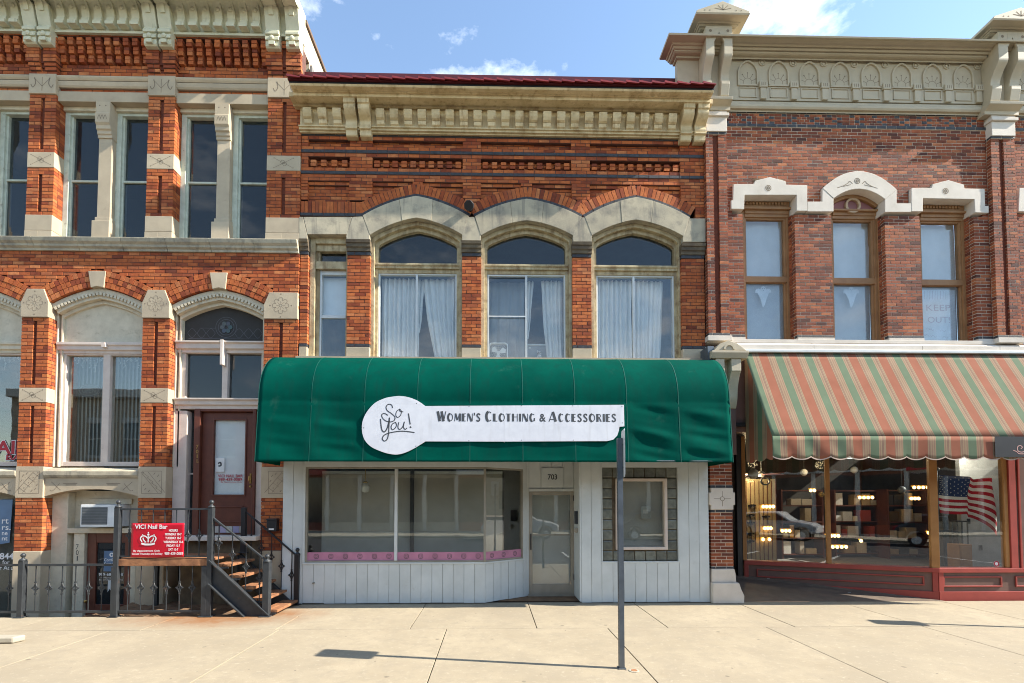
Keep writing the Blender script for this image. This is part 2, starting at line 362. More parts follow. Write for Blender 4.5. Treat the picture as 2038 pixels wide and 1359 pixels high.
MT['flagblue'] = Mcloth('flag_blue', (.022,.045,.14), .2)
MT['shopred'] = M('brick_red_shop_paint', (.32,.055,.042), (.27,.047,.037), rough=.45, ns=4, bump=.06)
MT['shopbrown'] = M('taupe_brown_shop_paint', (.15,.085,.068), (.125,.07,.056), rough=.5, ns=4, bump=.08)
MT['amber'] = M('amber_wood_mullion', (.40,.20,.07), (.32,.15,.05), rough=.4, bump=.05)
MT['bulb'] = Memit('warm_bulb', (1.0,.55,.16), 4.5)
MT['brass'] = M('brass', (.55,.36,.12), rough=.3, metal=.9, bump=0)
MT['earth'] = M('rusty_ground', (.22,.13,.07), (.12,.075,.045), rough=.95, ns=5, bump=.6, bs=30)
MT['stucco'] = M('cream_stucco', (.62,.53,.38), (.54,.45,.31), rough=.85, ns=3, bump=.25, bs=30, streak=((.40,.33,.22), .56, .82))
MT['slot'] = M('dark_red_slot', (.17,.045,.022), (.10,.03,.017), rough=.9, ns=14, bump=.4)
# ------------------------------------------------------------------ brick layer
_cube = [(-.5,-.5,-.5),(.5,-.5,-.5),(.5,.5,-.5),(-.5,.5,-.5),(-.5,-.5,.5),(.5,-.5,.5),(.5,.5,.5),(-.5,.5,.5)]
_cf = [(0,3,2,1),(4,5,6,7),(0,1,5,4),(1,2,6,5),(2,3,7,6),(3,0,4,7)]
class Bricks:
    def __init__(s, ch=.0690, bl=.213, mort=.0125, jit=.0025):
        s.ch, s.bl, s.mo, s.jit = ch, bl, mort, jit; s.it = []; s.mg = G(); s.lin = []
    def one(s, c, l, d, h, ry=0., rz=0., cls='brick'):
        j = s.jit
        s.it.append((c[0]+random.uniform(-j,j)*.5, c[1]+random.uniform(-j,j), c[2]+random.uniform(-j,j)*.4, l, d, h,
                     ry+random.uniform(-.006,.006), rz+random.uniform(-.004,.004), cls))
    def wall(s, u0, u1, z0, z1, y, holes=None, side='F', th=.20, d=.09, cls='brick', rows=None, back=True, core=True, flush=False):
        """side F faces -Y at depth y; R faces +X and L faces -X at x = y, u being Y"""
        n = rows or max(1, round((z1-z0)/s.ch)); h = (z1-z0)/n
        for k in range(n):
            za, zb = z0+k*h, z0+(k+1)*h
            seg = [(u0,u1)]
            for hole in (holes(.5*(za+zb)) if holes else []):
                ns = []
                for a, b in seg:
                    if hole[1] <= a or hole[0] >= b: ns.append((a,b)); continue
                    if hole[0] > a: ns.append((a, hole[0]))
                    if hole[1] < b: ns.append((hole[1], b))
                seg = ns
            for a, b in seg:
                if b-a < .012: continue
                if core:
                    i = .007
                    if side == 'F': s.mg.box(a+min(.008,(b-a)/4), b-min(.008,(b-a)/4), y+i, y+th, za, zb)
                    elif side == 'R': s.mg.box(y-th, y-i, a, b, za, zb)
                    else: s.mg.box(y+i, y+th, a, b, za, zb)
                off = (.5 if k % 2 else 0.)*s.bl + random.uniform(-.012,.012)
                st = floor((a-off)/s.bl)*s.bl+off; cuts = [a]
                q = st
                while q < b:
                    if q > a+.045 and q < b-.045: cuts.append(q)
                    q += s.bl*(1+random.uniform(-.012,.012))
                cuts.append(b)
                for p, q in zip(cuts, cuts[1:]):
                    l = q-p-s.mo; zc = .5*(za+zb); uc = .5*(p+q)
                    if side == 'F' and p == a: l += s.mo/2; uc -= s.mo/4
                    if side == 'F' and q == b: l += s.mo/2; uc += s.mo/4
                    if l < .01: l = q-p
                    hh = h-s.mo*random.uniform(.85,1.1)
                    if side == 'F': s.one((uc, y+d/2, zc), l, d, hh, cls=cls)
                    elif side == 'R': s.one((y-d/2, uc, zc), d, l, hh, cls=cls)
                    else: s.one((y+d/2, uc, zc), d, l, hh, cls=cls)
    def pier(s, x0, x1, z0, z1, yf, yb, sides='R', slot=None, rows=None, cls='brick'):
        """free pier: bricked front and sides; slot=(xa,xb,za,zb) is a narrow recess in its face"""
        hol = (lambda z: [(slot[0],slot[1])] if slot[2] < z < slot[3] else []) if slot else None
        s.wall(x0, x1, z0, z1, yf, hol, th=.11, d=.09, rows=rows, cls=cls, flush=True)
        s.mg.box(x0+.007, x1-.007, yf+.09, yb, z0, z1)
        if slot: s.lin.append((slot[0]-.012, slot[1]+.012, yf+.040, yf+.088, max(z0, slot[2])-.004, min(z1, slot[3])+.004))
        if 'R' in sides: s.wall(yf+.095, yb, z0, z1, x1, None, 'R', th=.03, d=.03, rows=rows, core=False, cls=cls)
        if 'L' in sides: s.wall(yf+.095, yb, z0, z1, x0, None, 'L', th=.03, d=.03, rows=rows, core=False, cls=cls)
    def arch(s, pl, r0, r1, y, step, d=.10, cls='brick', along=False):
        m = offset(pl, (r0+r1)/2)
        for x, z, a, st in walk(m, step):
            if along: s.one((x, y+d/2, z), st-s.mo, d, r1-r0-.004, ry=-a, cls=cls)
            else: s.one((x, y+d/2, z), st-s.mo*.8, d, r1-r0-.004, ry=-a, cls=cls)
        s.mg.ring(offset(pl, r1-.004), offset(pl, r0+.004), y+.010, y+d+.08)
    def build(s, parent, mats, mortar, names):
        s.mg.build('mortar', MT[mortar], parent, kind='stuff')
        o0 = origin(parent)
        for q in s.lin: G().box(*q).build('slot_lining', MT['slot'], parent)
        by = {}
        for q in s.it: by.setdefault(q[8], []).append(q)
        for cls, it in by.items():
            def key(q): return -(max(q[3], q[4]*.3)*q[5])/((q[0])**2+(q[1]+D)**2+(q[2]-H)**2)
            it.sort(key=key)
            me = bpy.data.meshes.new(names[cls]); me.from_pydata(_cube, [], _cf); me.materials.append(MT[mats[cls]])
            for q in it[:300]:
                o = bpy.data.objects.new(names[cls], me); COL.objects.link(o); o.parent = parent
                o.location = (q[0]-o0[0], q[1]-o0[1], q[2]-o0[2]); o.scale = (q[3],q[4],q[5]); o.rotation_euler = (0, q[6], q[7])
            if it[300:]:
                g = G()
                for q in it[300:]:
                    cr_, sr, cz, sz = cos(q[6]), sin(q[6]), cos(q[7]), sin(q[7]); vs = []
                    for a, b, c in _cube:
                        a *= q[3]; b *= q[4]; c *= q[5]
                        a, c = a*cr_+c*sr, -a*sr+c*cr_
                        a, b = a*cz-b*sz, a*sz+b*cz
                        vs.append((a+q[0], b+q[1], c+q[2]))
                    g.add(vs, _cf)
                g.build(names[cls]+'work', MT[mats[cls]], parent, kind='stuff')
# ------------------------------------------------------------------ lettering
def text(s, x, z, y, mat, parent, name='lettering', w=None, h=None, bold=0., ang=0., align='C', ext=.002, vert=False):
    """flat letters facing the street: centre (or left) at x, centre height z; scaled to width w / height h"""
    cu = bpy.data.curves.new('t', 'FONT'); cu.body = s; cu.size = 1; cu.offset = bold; cu.extrude = 0; cu.resolution_u = 3
    to = bpy.data.objects.new('t', cu); COL.objects.link(to)
    bpy.context.view_layer.update()
    me = to.to_mesh(); vs = [tuple(v.co) for v in me.vertices]; fs = [tuple(p.vertices) for p in me.polygons]
    to.to_mesh_clear(); bpy.data.objects.remove(to)
    x0 = min(v[0] for v in vs); x1 = max(v[0] for v in vs); y0 = min(v[1] for v in vs); y1 = max(v[1] for v in vs)
    if h is None: sc = w/(x1-x0); sx = sz = sc
    elif w is None: sx = sz = h/(y1-y0)
    else: sx = w/(x1-x0); sz = h/(y1-y0)
    g = G(); cx = (x0+x1)/2 if align == 'C' else x0; ca, sa = cos(ang), sin(ang); out = []
    for v in vs:
        a = (v[0]-cx)*sx; b = (v[1]-(y0+y1)/2)*sz; out.append((x+a*ca-b*sa, y, z+a*sa+b*ca))
    g.add(out, fs)
    return g.build(name, MT[mat] if isinstance(mat, str) else mat, parent)
def stroke(pts, wd, y, g, n=6):           # ribbon along XZ points
    pl = crom(pts, n); L = offset(pl, wd/2); R = offset(pl, -wd/2)
    vs = [(a[0],y,a[1]) for a in L]+[(b[0],y,b[1]) for b in R]; k = len(pl)
    g.add(vs, [(i, k+i, k+i+1, i+1) for i in range(k-1)])
def disc(g, cx, cz, r0, r1, y, n=20):     # flat ring
    vs = [(cx+r*cos(2*pi*i/n), y, cz+r*sin(2*pi*i/n)) for r in (r0,r1) for i in range(n)]
    g.add(vs, [(i,(i+1)%n,n+(i+1)%n,n+i) for i in range(n)])
# ================================================================== the ground
def concrete(name, a, b, rust=False):
    m = M(name, a, b, rough=.9, ns=.9, bump=.35, bs=140, dirt=((.25,.20,.135), .58, .86, 1.6), vary=.05)
    t = m.node_tree; bs = [n for n in t.nodes if n.type == 'BSDF_PRINCIPLED'][0]; src = bs.inputs['Base Color'].links[0].from_socket
    g = nn(t, 'ShaderNodeNewGeometry'); pos = g.outputs['Position']
    def spots(scale, lo, hi, gate, c, src):            # scattered spots: Voronoi cells, only some of them
        v = nn(t, 'ShaderNodeTexVoronoi'); v.inputs['Scale'].default_value = scale; t.links.new(pos, v.inputs['Vector'])
        f = nn(t, 'ShaderNodeMapRange'); f.inputs[1].default_value = hi; f.inputs[2].default_value = lo; t.links.new(v.outputs['Distance'], f.inputs[0])
        sc = nn(t, 'ShaderNodeSeparateColor'); t.links.new(v.outputs['Color'], sc.inputs[0]); gt = nn(t, 'ShaderNodeMath', operation='GREATER_THAN'); lk(t, sc, 0, gt, 0); gt.inputs[1].default_value = gate
        mu = nn(t, 'ShaderNodeMath', operation='MULTIPLY'); t.links.new(f.outputs[0], mu.inputs[0]); lk(t, gt, 0, mu, 1); return mixc(t, mu.outputs[0], src, c)
    src = spots(2.6, .06, .09, .72, (.17,.14,.10), src); src = spots(7, .07, .11, .80, (.13,.10,.075), src); src = spots(38, .1, .2, .86, (.20,.16,.11), src)
    mpn = nn(t, 'ShaderNodeMapping'); mpn.inputs['Scale'].default_value = (.5, 2.6, 1); mpn.inputs['Rotation'].default_value = (0, 0, .5); t.links.new(pos, mpn.inputs[0])
    sn = noise(t, mpn.outputs[0], 2.2, 6, .7); src = mixc(t, rampf(t, sn.outputs[0], .64, .78), src, (.50,.44,.34))      # pale scuffs
    sn = noise(t, pos, .55, 3, .5); src = mixc(t, rampf(t, sn.outputs[0], .50, .80), src, (.26,.22,.16))
    sn = noise(t, pos, 4.5, 7, .75); src = mixc(t, rampf(t, sn.outputs[0], .46, .66), src, (.29,.245,.175))
    sn = noise(t, pos, 13, 6, .7); src = mixc(t, rampf(t, sn.outputs[0], .56, .74), src, (.44,.38,.28))
    fn = noise(t, pos, 160, 3, .7); src = mixc(t, rampf(t, fn.outputs[0], .52, .70), src, (.25,.21,.15))
    t.links.new(src, bs.inputs['Base Color'])
    if rust:
        t = m.node_tree; bs = [n for n in t.nodes if n.type == 'BSDF_PRINCIPLED'][0]
        src = bs.inputs['Base Color'].links[0].from_socket
        g = nn(t, 'ShaderNodeNewGeometry'); sp = nn(t, 'ShaderNodeSeparateXYZ'); lk(t, g, 'Position', sp, 0)
        def band(out, c, w):
            s_ = nn(t, 'ShaderNodeMath', operation='SUBTRACT'); t.links.new(out, s_.inputs[0]); s_.inputs[1].default_value = c
            a_ = nn(t, 'ShaderNodeMath', operation='ABSOLUTE'); lk(t, s_, 0, a_, 0)
            r_ = nn(t, 'ShaderNodeMapRange'); r_.inputs[1].default_value = w; r_.inputs[2].default_value = 0.0; lk(t, a_, 0, r_, 0); return r_.outputs[0]
        mu = nn(t, 'ShaderNodeMath', operation='MULTIPLY'); t.links.new(band(sp.outputs[0], -4.75, 2.3), mu.inputs[0]); t.links.new(band(sp.outputs[1], -.95, 1.15), mu.inputs[1])
        nz = noise(t, g.outputs['Position'], 3.2, 6, .7); m2 = nn(t, 'ShaderNodeMath', operation='MULTIPLY'); t.links.new(nz.outputs[0], m2.inputs[0]); lk(t, mu, 0, m2, 1)
        t.links.new(mixc(t, rampf(t, m2.outputs[0], .06, .34), src, (.25,.12,.05)), bs.inputs['Base Color'])
    return m
MT['conc'] = concrete('warm_concrete', (.37,.31,.215), (.31,.258,.178), True)
MT['kerb'] = M('pale_kerb', (.40,.36,.28), rough=.9, ns=2, bump=.3)
MT['asphalt'] = M('asphalt', (.055,.055,.056), (.04,.04,.042), rough=.9, ns=5, bump=.5, bs=120)
MT['joint'] = M('joint_dirt', (.035,.028,.02), rough=.95, bump=.2)
KY = -4.75
side = G().box(-40, 40, KY+.02, -1.05, -.5, -.03); side.box(-3.92, 4.6, -1.05, .62, -.5, -.03); side.box(4.6, 40, -1.05, .0, -.5, -.03)
sw = struct(side.build('sidewalk', MT['joint']))
def slab(x0, x1, y0, y1, zt=0.0):
    g = G(); e = .006; g.box(x0+e, x1-e, y0+e, y1-e, -.12, zt+random.uniform(-.0015,.0015)); g.build('slab', MT['conc'], sw, bev=.004)
YJ = PG(1100, 1250)[1]
xa = [-3.36, -1.29, .70, 2.77, 4.80, 6.87, 8.94, 11.0, 13.1]
xa = [-3.36-2.07*k for k in range(9, 0, -1)] + xa + [15.2, 17.3, 19.4]
for a, b in zip(xa, xa[1:]):
    if b <= -3.3: slab(a, b, YJ, -1.06)
    else: slab(a, b, YJ, -.05 if b > 5 else .0)
xb = [-3.36-2.52*k for k in range(8, 0, -1)] + [-3.30, -.712, 1.81, 4.33, 6.85, 9.37, 11.9, 14.4, 16.9, 19.4]
for a, b in zip(xb, xb[1:]): slab(a, b, KY+.17, YJ)
struct(G().box(-40, 40, KY, KY+.165, -.35, .0).build('kerb', MT['kerb'], bev=.015))
# sunken area in front of the basement, rough ground under the landing
ar = G().box(-20, -7.05, -1.05, .35, -1.3, -1.0); ar.box(-7.05, -7.0, -1.05, .3, -1.3, -.02)
struct(ar.build('area_floor', MT['earth']))
gg = G().grid(40, 14, lambda u, v: (-7.05+u*3.15, -1.06+v*1.3, -.012+.018*sin(u*31+v*9)*sin(v*17+u*7)+random.uniform(-.012,.012)))
struct(gg.build('rough_ground', MT['earth'], solid=.02))
struct(G().box(-3.95, -3.36, -1.06, .1, -.3, -.004).build('stair_foot_ground', MT['conc']))
# road, far pavement and the wide ground beyond
struct(G().grid(1, 1, lambda u, v: (-60+120*u, -19+v*(19+KY), -.14)).build('road', MT['asphalt']))
struct(G().box(-60, 60, -24, -19, -.4, .0).build('far_pavement', MT['kerb']))
struct(G().grid(1, 1, lambda u, v: (-900+1800*u, -900+1800*v, -1.6)).build('ground', MT['earth']))
mark = M('road_paint', (.6,.6,.57), rough=.8)
for k in range(-5, 7):
    struct(G().box(k*2.9, k*2.9+.1, -9.6, KY-.1, -.138, -.134).build('parking_line', mark))
# ================================================================== CENTRE BUILDING
CB = thing('brick_building', 'narrow orange-red brick building with yellowed bracketed cornice, above the green awning', 'building', (0, 0, 0))
XL, XR = xx(597,500), xx(1403,500)
B = Bricks()
zA = lambda py: zz(py, 1000)
z_top, z_hood, z_pt, z_pb = zA(272), zA(432), zA(511), zA(686)
apex = [((723,431),(829,392.5),(933,432)), ((945,433),(1048,398),(1157,434)), ((1163,434),(1265,395),(1371,435))]
hoods = [parch(P(*l), P(*a), P(*r), .10) for l, a, r in apex]
vous = [offset(h, .27) for h in hoods]
px3 = [(613,696),(741,921),(957,1137),(1174,1354)]
panels = [(xx(a,330), xx(b,330), zA(297), zA(280), 0) for a, b in px3] + [(xx(a,330), xx(b,330), zA(338), zA(314.5), 1) for a, b in px3]
p3 = [(612,695),(741,821),(841,921),(957,1037),(1059,1138),(1174,1254),(1276,1355)]
panels += [(xx(a,390), xx(b,390), zA(404 if a < 700 else 422), zA(364), 2) for a, b in p3]
zbl1, zbl2 = zA(306), zA(348); hb = .034
soldier = (XL, xx(722,420), zA(428), zA(405))
def holes(z):
    hs = []
    for a, b, c, d, k in panels:
        if c < z < d: hs.append((a, b))
    for v in vous:
        sp = span_at(v, z)
        if sp: hs.append(sp)
    if z < soldier[3]: hs.append((soldier[0]-.1, soldier[1]))
    for zb in (zbl1, zbl2):
        pass
    return hs
# courses between the black bands
for za, zb in ((z_hood-.02, zbl2-hb), (zbl2+hb, zbl1-hb), (zbl1+hb, zA(276))):
    B.wall(XL, XR, za, zb, 0.0, holes, th=.26)
for zb in (zbl1, zbl2): B.wall(XL, XR, zb-hb, zb+hb, -.012, None, th=.28, cls='black', rows=1)
B.wall(XL, XR, zA(276), zA(269), -.01, None, th=.28, cls='black', rows=1)
for a, b, c, d, k in panels:
    hp = (lambda z: [sp for sp in (span_at(v, z) for v in vous) if sp]) if k == 2 else None
    B.wall(a, b, c, d, .075 if k != 1 else .12, hp, th=.18)
    if k == 2:                              # stepped brick lip at the head of the panel
        B.wall(a, b, d-.07, d, .035, None, th=.04, rows=1, d=.035)
    if k == 1:                              # little two-brick corbels
        n = 4 if b-a < 1.2 else 10; st = (b-a)/n
        for i in range(n):
            xc = a+(i+.5)*st
            for zc in (c+.03, c+.10, ):
                B.one((xc, .06, zc+.03), .108, .12, .058)
# soldier course over the narrow window and the black brick courses that edge the stone hoods
n = 17
for i in range(n):
    a = soldier[0]+(soldier[1]-soldier[0])*(i+.5)/n; B.one((a, .045, (soldier[2]+soldier[3])/2), (soldier[1]-soldier[0])/n-.009, .09, soldier[3]-soldier[2]-.008)
B.mg.box(soldier[0], soldier[1], .01, .26, soldier[2]-.07, soldier[3])
B.wall(XL, xx(722,430), zA(434.5), zA(428), -.012, None, th=.2, cls='black', rows=1)
B.wall(xx(1371,430), XR, zA(436.5), zA(430.5), -.012, None, th=.2, cls='black', rows=1)
for h in hoods:
    B.arch(h, .068, .275, -.004, .083)
    B.arch(h, .004, .066, -.014, .235, cls='black', along=True)
# piers between the windows
pier_px = [(597,612),(690.5,736),(919.5,957),(1139.5,1177),(1357,1402.5)]
piers = [(xx(a,600), xx(b,600)) for a, b in pier_px]
for i, (a, b) in enumerate(piers):
    B.pier(a, b, zA(686), zA(511), 0.0, .34, 'RL' if 0 < i < 4 else ('R' if i == 0 else 'L'))
    B.pier(a, b, zA(692.5), zA(686), -.012, .34, 'R', rows=1, cls='black')
    B.pier(a, b, zA(511), zA(504), -.012, .34, 'R', rows=1, cls='black')
    G().box(a-.004, b+.004, -.016, .34, zA(713), zA(692.7)).build('base_stone', MT['stone'], CB, bev=.008)
    g = G(); g.profx([(.34,zA(504)),(-.03,zA(504)),(-.03,zA(498)),(-.055,zA(496)),(-.055,zA(490)),(-.075,zA(489)),(-.085,zA(483)),(.34,zA(483))], a-.012, b+.012)
    g.build('impost_stone', MT['stone_dark'], CB, bev=.004)
B.build(CB, {'brick':'brick','black':'black'}, 'mortar', {'brick':'brick','black':'dark_brick'})
# stone hoods, springers and the flat lintel
inner_px = [((737,470),(830,436),(921,470)), ((957,471),(1048,441),(1140,471)), ((1177,471),(1264,440),(1359,473))]
inner = [parch(P(*l), P(*a), P(*r), .11) for l, a, r in inner_px]
for h, q in zip(hoods, inner):
    n = len(h); cuts = [0, 7, 13, n-1]
    for a, b in zip(cuts, cuts[1:]):
        g = G(); oo = h[a:b+1]; ii = q[a:b+1]
        if a: oo = [((oo[0][0]*.97+oo[1][0]*.03), oo[0][1]*.97+oo[1][1]*.03)]+oo[1:]; ii = [((ii[0][0]*.97+ii[1][0]*.03), ii[0][1]*.97+ii[1][1]*.03)]+ii[1:]
        g.ring(oo, ii, -.05+random.uniform(-.004,.004), .20); g.build('hood_stone', MT['stone_old'], CB, bev=.006)
spr = [[(597,434),(604.5,434),(613,469),(613,483),(597,483)], [(605.5,434),(701.5,434),(691,468.5),(613.5,468.5)],
       [(702.5,434),(723,433),(737,470),(737,483),(690.5,483),(690.5,470)],
       [(932.5,434),(944,434),(957,470),(957,483),(920,483),(920,470)],
       [(1157,435),(1163,435),(1177,470),(1177,483),(1139.5,483),(1139.5,470)],
       [(1371,437),(1402.5,437),(1402.5,483.5),(1357.5,483.5),(1357.5,473)]]
for i, s_ in enumerate(spr):
    g = G(); g.prism([P(*q) for q in s_], -.045, .30); g.build('lintel' if i == 1 else 'springer_stone', MT['stone_old'], CB, bev=.006)
# body of the house behind its front
zroof = zA(165)
g = G(); g.box(XL+.02, XR-.02, 4.6, 12, -.1, zroof+.6); g.box(XL+.02, XL+.06, .32, 12, 4.7, zroof+.6); g.box(XR-.06, XR-.02, .32, 12, 4.7, zroof+.6)
g.box(XL+.02, XR-.02, .25, 12, zA(440)+.1, zA(440)+.2); g.box(XL+.02, XR-.02, -.08, 12, zA(716)-.14, zA(716)-.02)
g.build('inner_walls', MT['room'], CB)
g = G().box(XL, XR, .24, .36, zA(436), zroof+.3); g.build('back_of_wall', MT['dark'], CB)
G().profx([(-.09,zA(716)-.06),(-.09,zA(713.5)),(.30,zA(712)),(.30,zA(716)-.06)], XL-.02, XR+.05).build('sill', MT['stone'], CB)
# ---- windows of the upper floor
YF = .13
def win_up(i, l, a, r, jl, jr, sl, sr, st, lab):
    """px: inner stone arch l,a,r; jambs jl,jr; slider sl..sr with meeting stile st"""
    W = G(); q = inner[i]
    f1 = offset(q, -.002); f2 = offset(q, -.085); f3 = offset(q, -.165)
    def feet(pl): return [(pl[0][0], zA(712))]+pl+[(pl[-1][0], zA(712))]
    def clamp(pl, x0, x1): return [(min(max(x, x0), x1), z) for x, z in pl]
    x0, x1 = q[0][0], q[-1][0]
    W.ring(feet(f1), feet(clamp(f2, x0+.07, x1-.07)), YF-.06, .36)
    W.ring(feet(clamp(f2, x0+.068, x1-.068)), feet(clamp(f3, x0+.13, x1-.13)), YF+.02, .36)
    fr = W.build('window', MT['wood_yellow'], CB, bev=.005)
    gl = clamp(offset(q, -.155), x0+.12, x1-.12); zt = zA(518); gl2 = [(x, max(z, zt)) for x, z in gl]
    G().prism([(gl[0][0], zt)]+gl2+[(gl[-1][0], zt)], YF+.10, YF+.108).build('transom_pane', MT['glassdark'], fr)
    b = G(); b.profx([(YF+.14,zA(530)),(YF-.01,zA(530)),(YF-.01,zA(526)),(YF-.035,zA(524)),(YF-.035,zA(520.5)),(YF+.14,zA(517.5))], x0+.07, x1-.07); b.build('transom_bar', MT['wood_yellow'], fr, bev=.004)
    b = G(); b.box(x0+.07, x1-.07, YF+.03, YF+.14, zA(537.5), zA(530)); b.build('head_rail', MT['wood_yellow'], fr)
    X0, X1, XM = x0+.125, x1-.125, xx(st,620,YF+.1); Z0, Z1 = zA(712), zA(537)
    s = G(); e = .035
    s.box(X0, X0+e, YF+.05, YF+.13, Z0, Z1); s.box(X1-e, X1, YF+.05, YF+.13, Z0, Z1); s.box(X0+e, X1-e, YF+.052, YF+.13, Z1-e, Z1); s.box(X0+e, X1-e, YF+.052, YF+.13, Z0, Z0+e*.9)
    s.build('slider_frame', MT['alu'], fr, bev=.003)
    s = G(); s.box(XM-.022, XM+.022, YF+.045, YF+.11, Z0+.02, Z1-.03); s.build('meeting_stile', MT['alu'], fr, bev=.003)
    for a_, b_ in ((X0+e, XM-.02), (XM+.02, X1-e)):
        G().box(a_, b_, YF+.085, YF+.091, Z0+.03, Z1-.03).build('pane', MT['glass'], fr)
    return X0+e, XM, X1-e, Z0+.03, Z1-.035
def curtain(x0, x1, z0, z1, y, lab, mat='curtain', folds=7, sweep=0., pin=None, amp=.03, ph=0.):
    """hanging cloth; pin=(u at the top, u at the bottom) gathers one edge"""
    def fn(u, v):
        t = 1-v; e0, e1 = x0, x1
        if pin: e0 = x0+(pin[0]*(1-t**1.3)+pin[1]*t**1.3) if pin[2] == 'L' else x0; e1 = x1-(pin[0]*(1-t**1.3)+pin[1]*t**1.3) if pin[2] == 'R' else x1
        x = e0+u*(e1-e0)+.006*sin(9*t+u*20)
        yy = y+amp*sin(2*pi*folds*u+ph+.6*sin(3*t))+.4*amp*sin(2*pi*folds*1.7*u+ph*2+t*2)
        return (x, yy, z0+(z1-z0)*v)
    g = G().grid(folds*9, 16, fn); o = g.build('curtain', MT[mat], None, smooth=True)
    return tag(o, lab, 'curtain', 'curtains behind the upper windows')
a, m_, b, z0, z1 = win_up(0, *inner_px[0], 737, 921, 752, 912, 830, '')
curtain(a, m_+.02, z0, z1, .36, 'white curtain filling the left half of the sliding window nearest the narrow window', folds=8)
curtain(m_+.03, b, z0, z1, .37, 'white curtain pulled aside at its foot, right half of the window nearest the narrow one', folds=6, pin=(.06,.33,'L'), ph=1)
curtain(m_-.02, m_+.13, z0+.6, z1, .40, 'thin strip of white curtain beside the dark gap, window nearest the narrow one', folds=2, pin=(.0,.1,'R'), ph=1)
a, m_, b, z0, z1 = win_up(1, *inner_px[1], 957, 1140, 968, 1127, 1047, '')
W2 = (a, m_, b, z0, z1)
curtain(a, m_-.02, z0, z1, .48, 'dim grey sheer behind the insect screen of the middle window', 'sheer', folds=5, amp=.015)
curtain(m_+.03, m_+.17, z0+.5, z1, .42, 'narrow white curtain strip by the centre stile of the middle window', folds=2, pin=(0,.11,'R'))
curtain(m_+.33, b, z0, z1, .40, 'white curtain hanging at the right side of the middle window behind the cat bed', folds=5, pin=(0,.12,'L'), ph=2)
scr = G(); e = .016
X0, X1 = a-.01, m_+.0
scr.box(X0, X0+e, YF+.03, YF+.045, z0, z1); scr.box(X1-e, X1, YF+.03, YF+.045, z0, z1); scr.box(X0, X1, YF+.031, YF+.044, z1-e, z1); scr.box(X0, X1, YF+.031, YF+.044, z0, z0+e); scr.box(X0, X1, YF+.031, YF+.044, zA(624), zA(622))
tag(scr.build('insect_screen', MT['alu'], None), 'thin white screen frame with a crossbar over the left half of the middle window', 'screen')
a, m_, b, z0, z1 = win_up(2, *inner_px[2], 1177, 1359, 1183, 1342, 1260, '')
curtain(a, m_+.01, z0, z1, .36, 'white curtain in the left half of the sliding window nearest the maroon building', folds=8, ph=.5)
curtain(m_+.03, b-.13, z0, z1, .37, 'white curtain in the right half of the window nearest the maroon building', folds=7, pin=(0,.08,'R'), ph=2)
# narrow double-hung window
x0, x1 = xx(613,600), xx(690.5,600)
W = G(); zl = zA(469)
W.box(x0, x0+.10, YF-.05, .36, zA(712), zl); W.box(x1-.05, x1, YF-.05, .36, zA(712), zl); W.box(x0+.10, x1-.05, YF-.05, .36, zA(484), zl); W.box(x0+.10, x1-.05, YF, .36, zA(497), zA(484))
W.box(x0+.10, x0+.17, YF+.03, .36, zA(712), zA(497)); W.box(x0+.10, x1-.05, YF-.02, .30, zA(533), zA(518))
fr = W.build('window', MT['wood_yellow'], CB, bev=.006)
G().box(x0+.17, x1-.05, YF+.10, YF+.106, zA(518), zA(497)).build('transom_pane', MT['glassdark'], fr)
xi0, xi1 = x0+.17, x1-.05
s = G(); s.box(xi0, xi0+.035, YF+.05, YF+.14, zA(712), zA(533)); s.box(xi1-.02, xi1, YF+.05, YF+.14, zA(712), zA(533)); s.box(xi0+.035, xi1-.02, YF+.06, YF+.14, zA(541), zA(533)); s.box(xi0+.035, xi1-.02, YF+.05, YF+.13, zA(629), zA(623)); s.box(xi0+.035, xi1-.02, YF+.05, YF+.13, zA(712), zA(707))
s.build('sash_frame', MT['alu'], fr, bev=.003)
G().box(xi0+.035, xi1-.02, YF+.10, YF+.106, zA(623), zA(541)).build('pane', MT['glass'], fr)
G().box(xi0+.035, xi1-.02, YF+.08, YF+.086, zA(707), zA(629)).build('pane', MT['glassmilk'], fr)
G().grid(12, 2, lambda u, v: (xi0+u*(xi1-xi0), .33+.004*sin(u*25), zA(622)+v*(zA(541)-zA(622)))).build('window_shade', MT['shade'], fr, smooth=True)
# ---- fan, cat bed and cat on the sill of the middle window
fx, fz = xx(992,690,.3), zA(712); t = thing('box_fan', 'white box fan standing in the left half of the middle window', 'fan', (fx, .36, fz))
g = G(); r = .20; o_ = []
for k in range(4):
    cx, cz = (fx+(1 if k in (0,3) else -1)*.13), fz+.22+(.13 if k < 2 else -.13)
    for j in range(5):
        an = pi/2*k+pi/8*j; o_.append((cx+.07*cos(an), cz+.07*sin(an)))
g.ring(o_, [(fx+(x-fx)*.9, fz+.22+(z-fz-.22)*.9) for x, z in o_], .32, .42, closed=True); g.build('housing', MT['plastic'], t, bev=.004)
g = G()
for k in range(3):
    an = 2*pi*k/3+.4; ax = [(fx+rr*cos(an+d_), fz+.22+rr*sin(an+d_)) for rr, d_ in ((.03,-.5),(.15,-.45),(.17,.0),(.14,.5),(.04,.6))]
    g.prism(ax, .36, .365)
g.lathe((fx, .37, fz+.22), [(.035,-.02),(.035,.02)], 12, 'y'); g.build('blades', MT['plastic'], t)
g = G()
for rr in (.06,.1,.14,.175): disc(g, fx, fz+.22, rr, rr+.003, .325, 28)
for k in range(16):
    an = 2*pi*k/16; g.beam((fx+.03*cos(an), .326, fz+.22+.03*sin(an)), (fx+.175*cos(an), .326, fz+.22+.175*sin(an)), .003, .003)
g.build('grille', MT['plastic'], t)
bx0, bx1 = xx(1050,690,.3), xx(1104,690,.3); zt = zA(668)
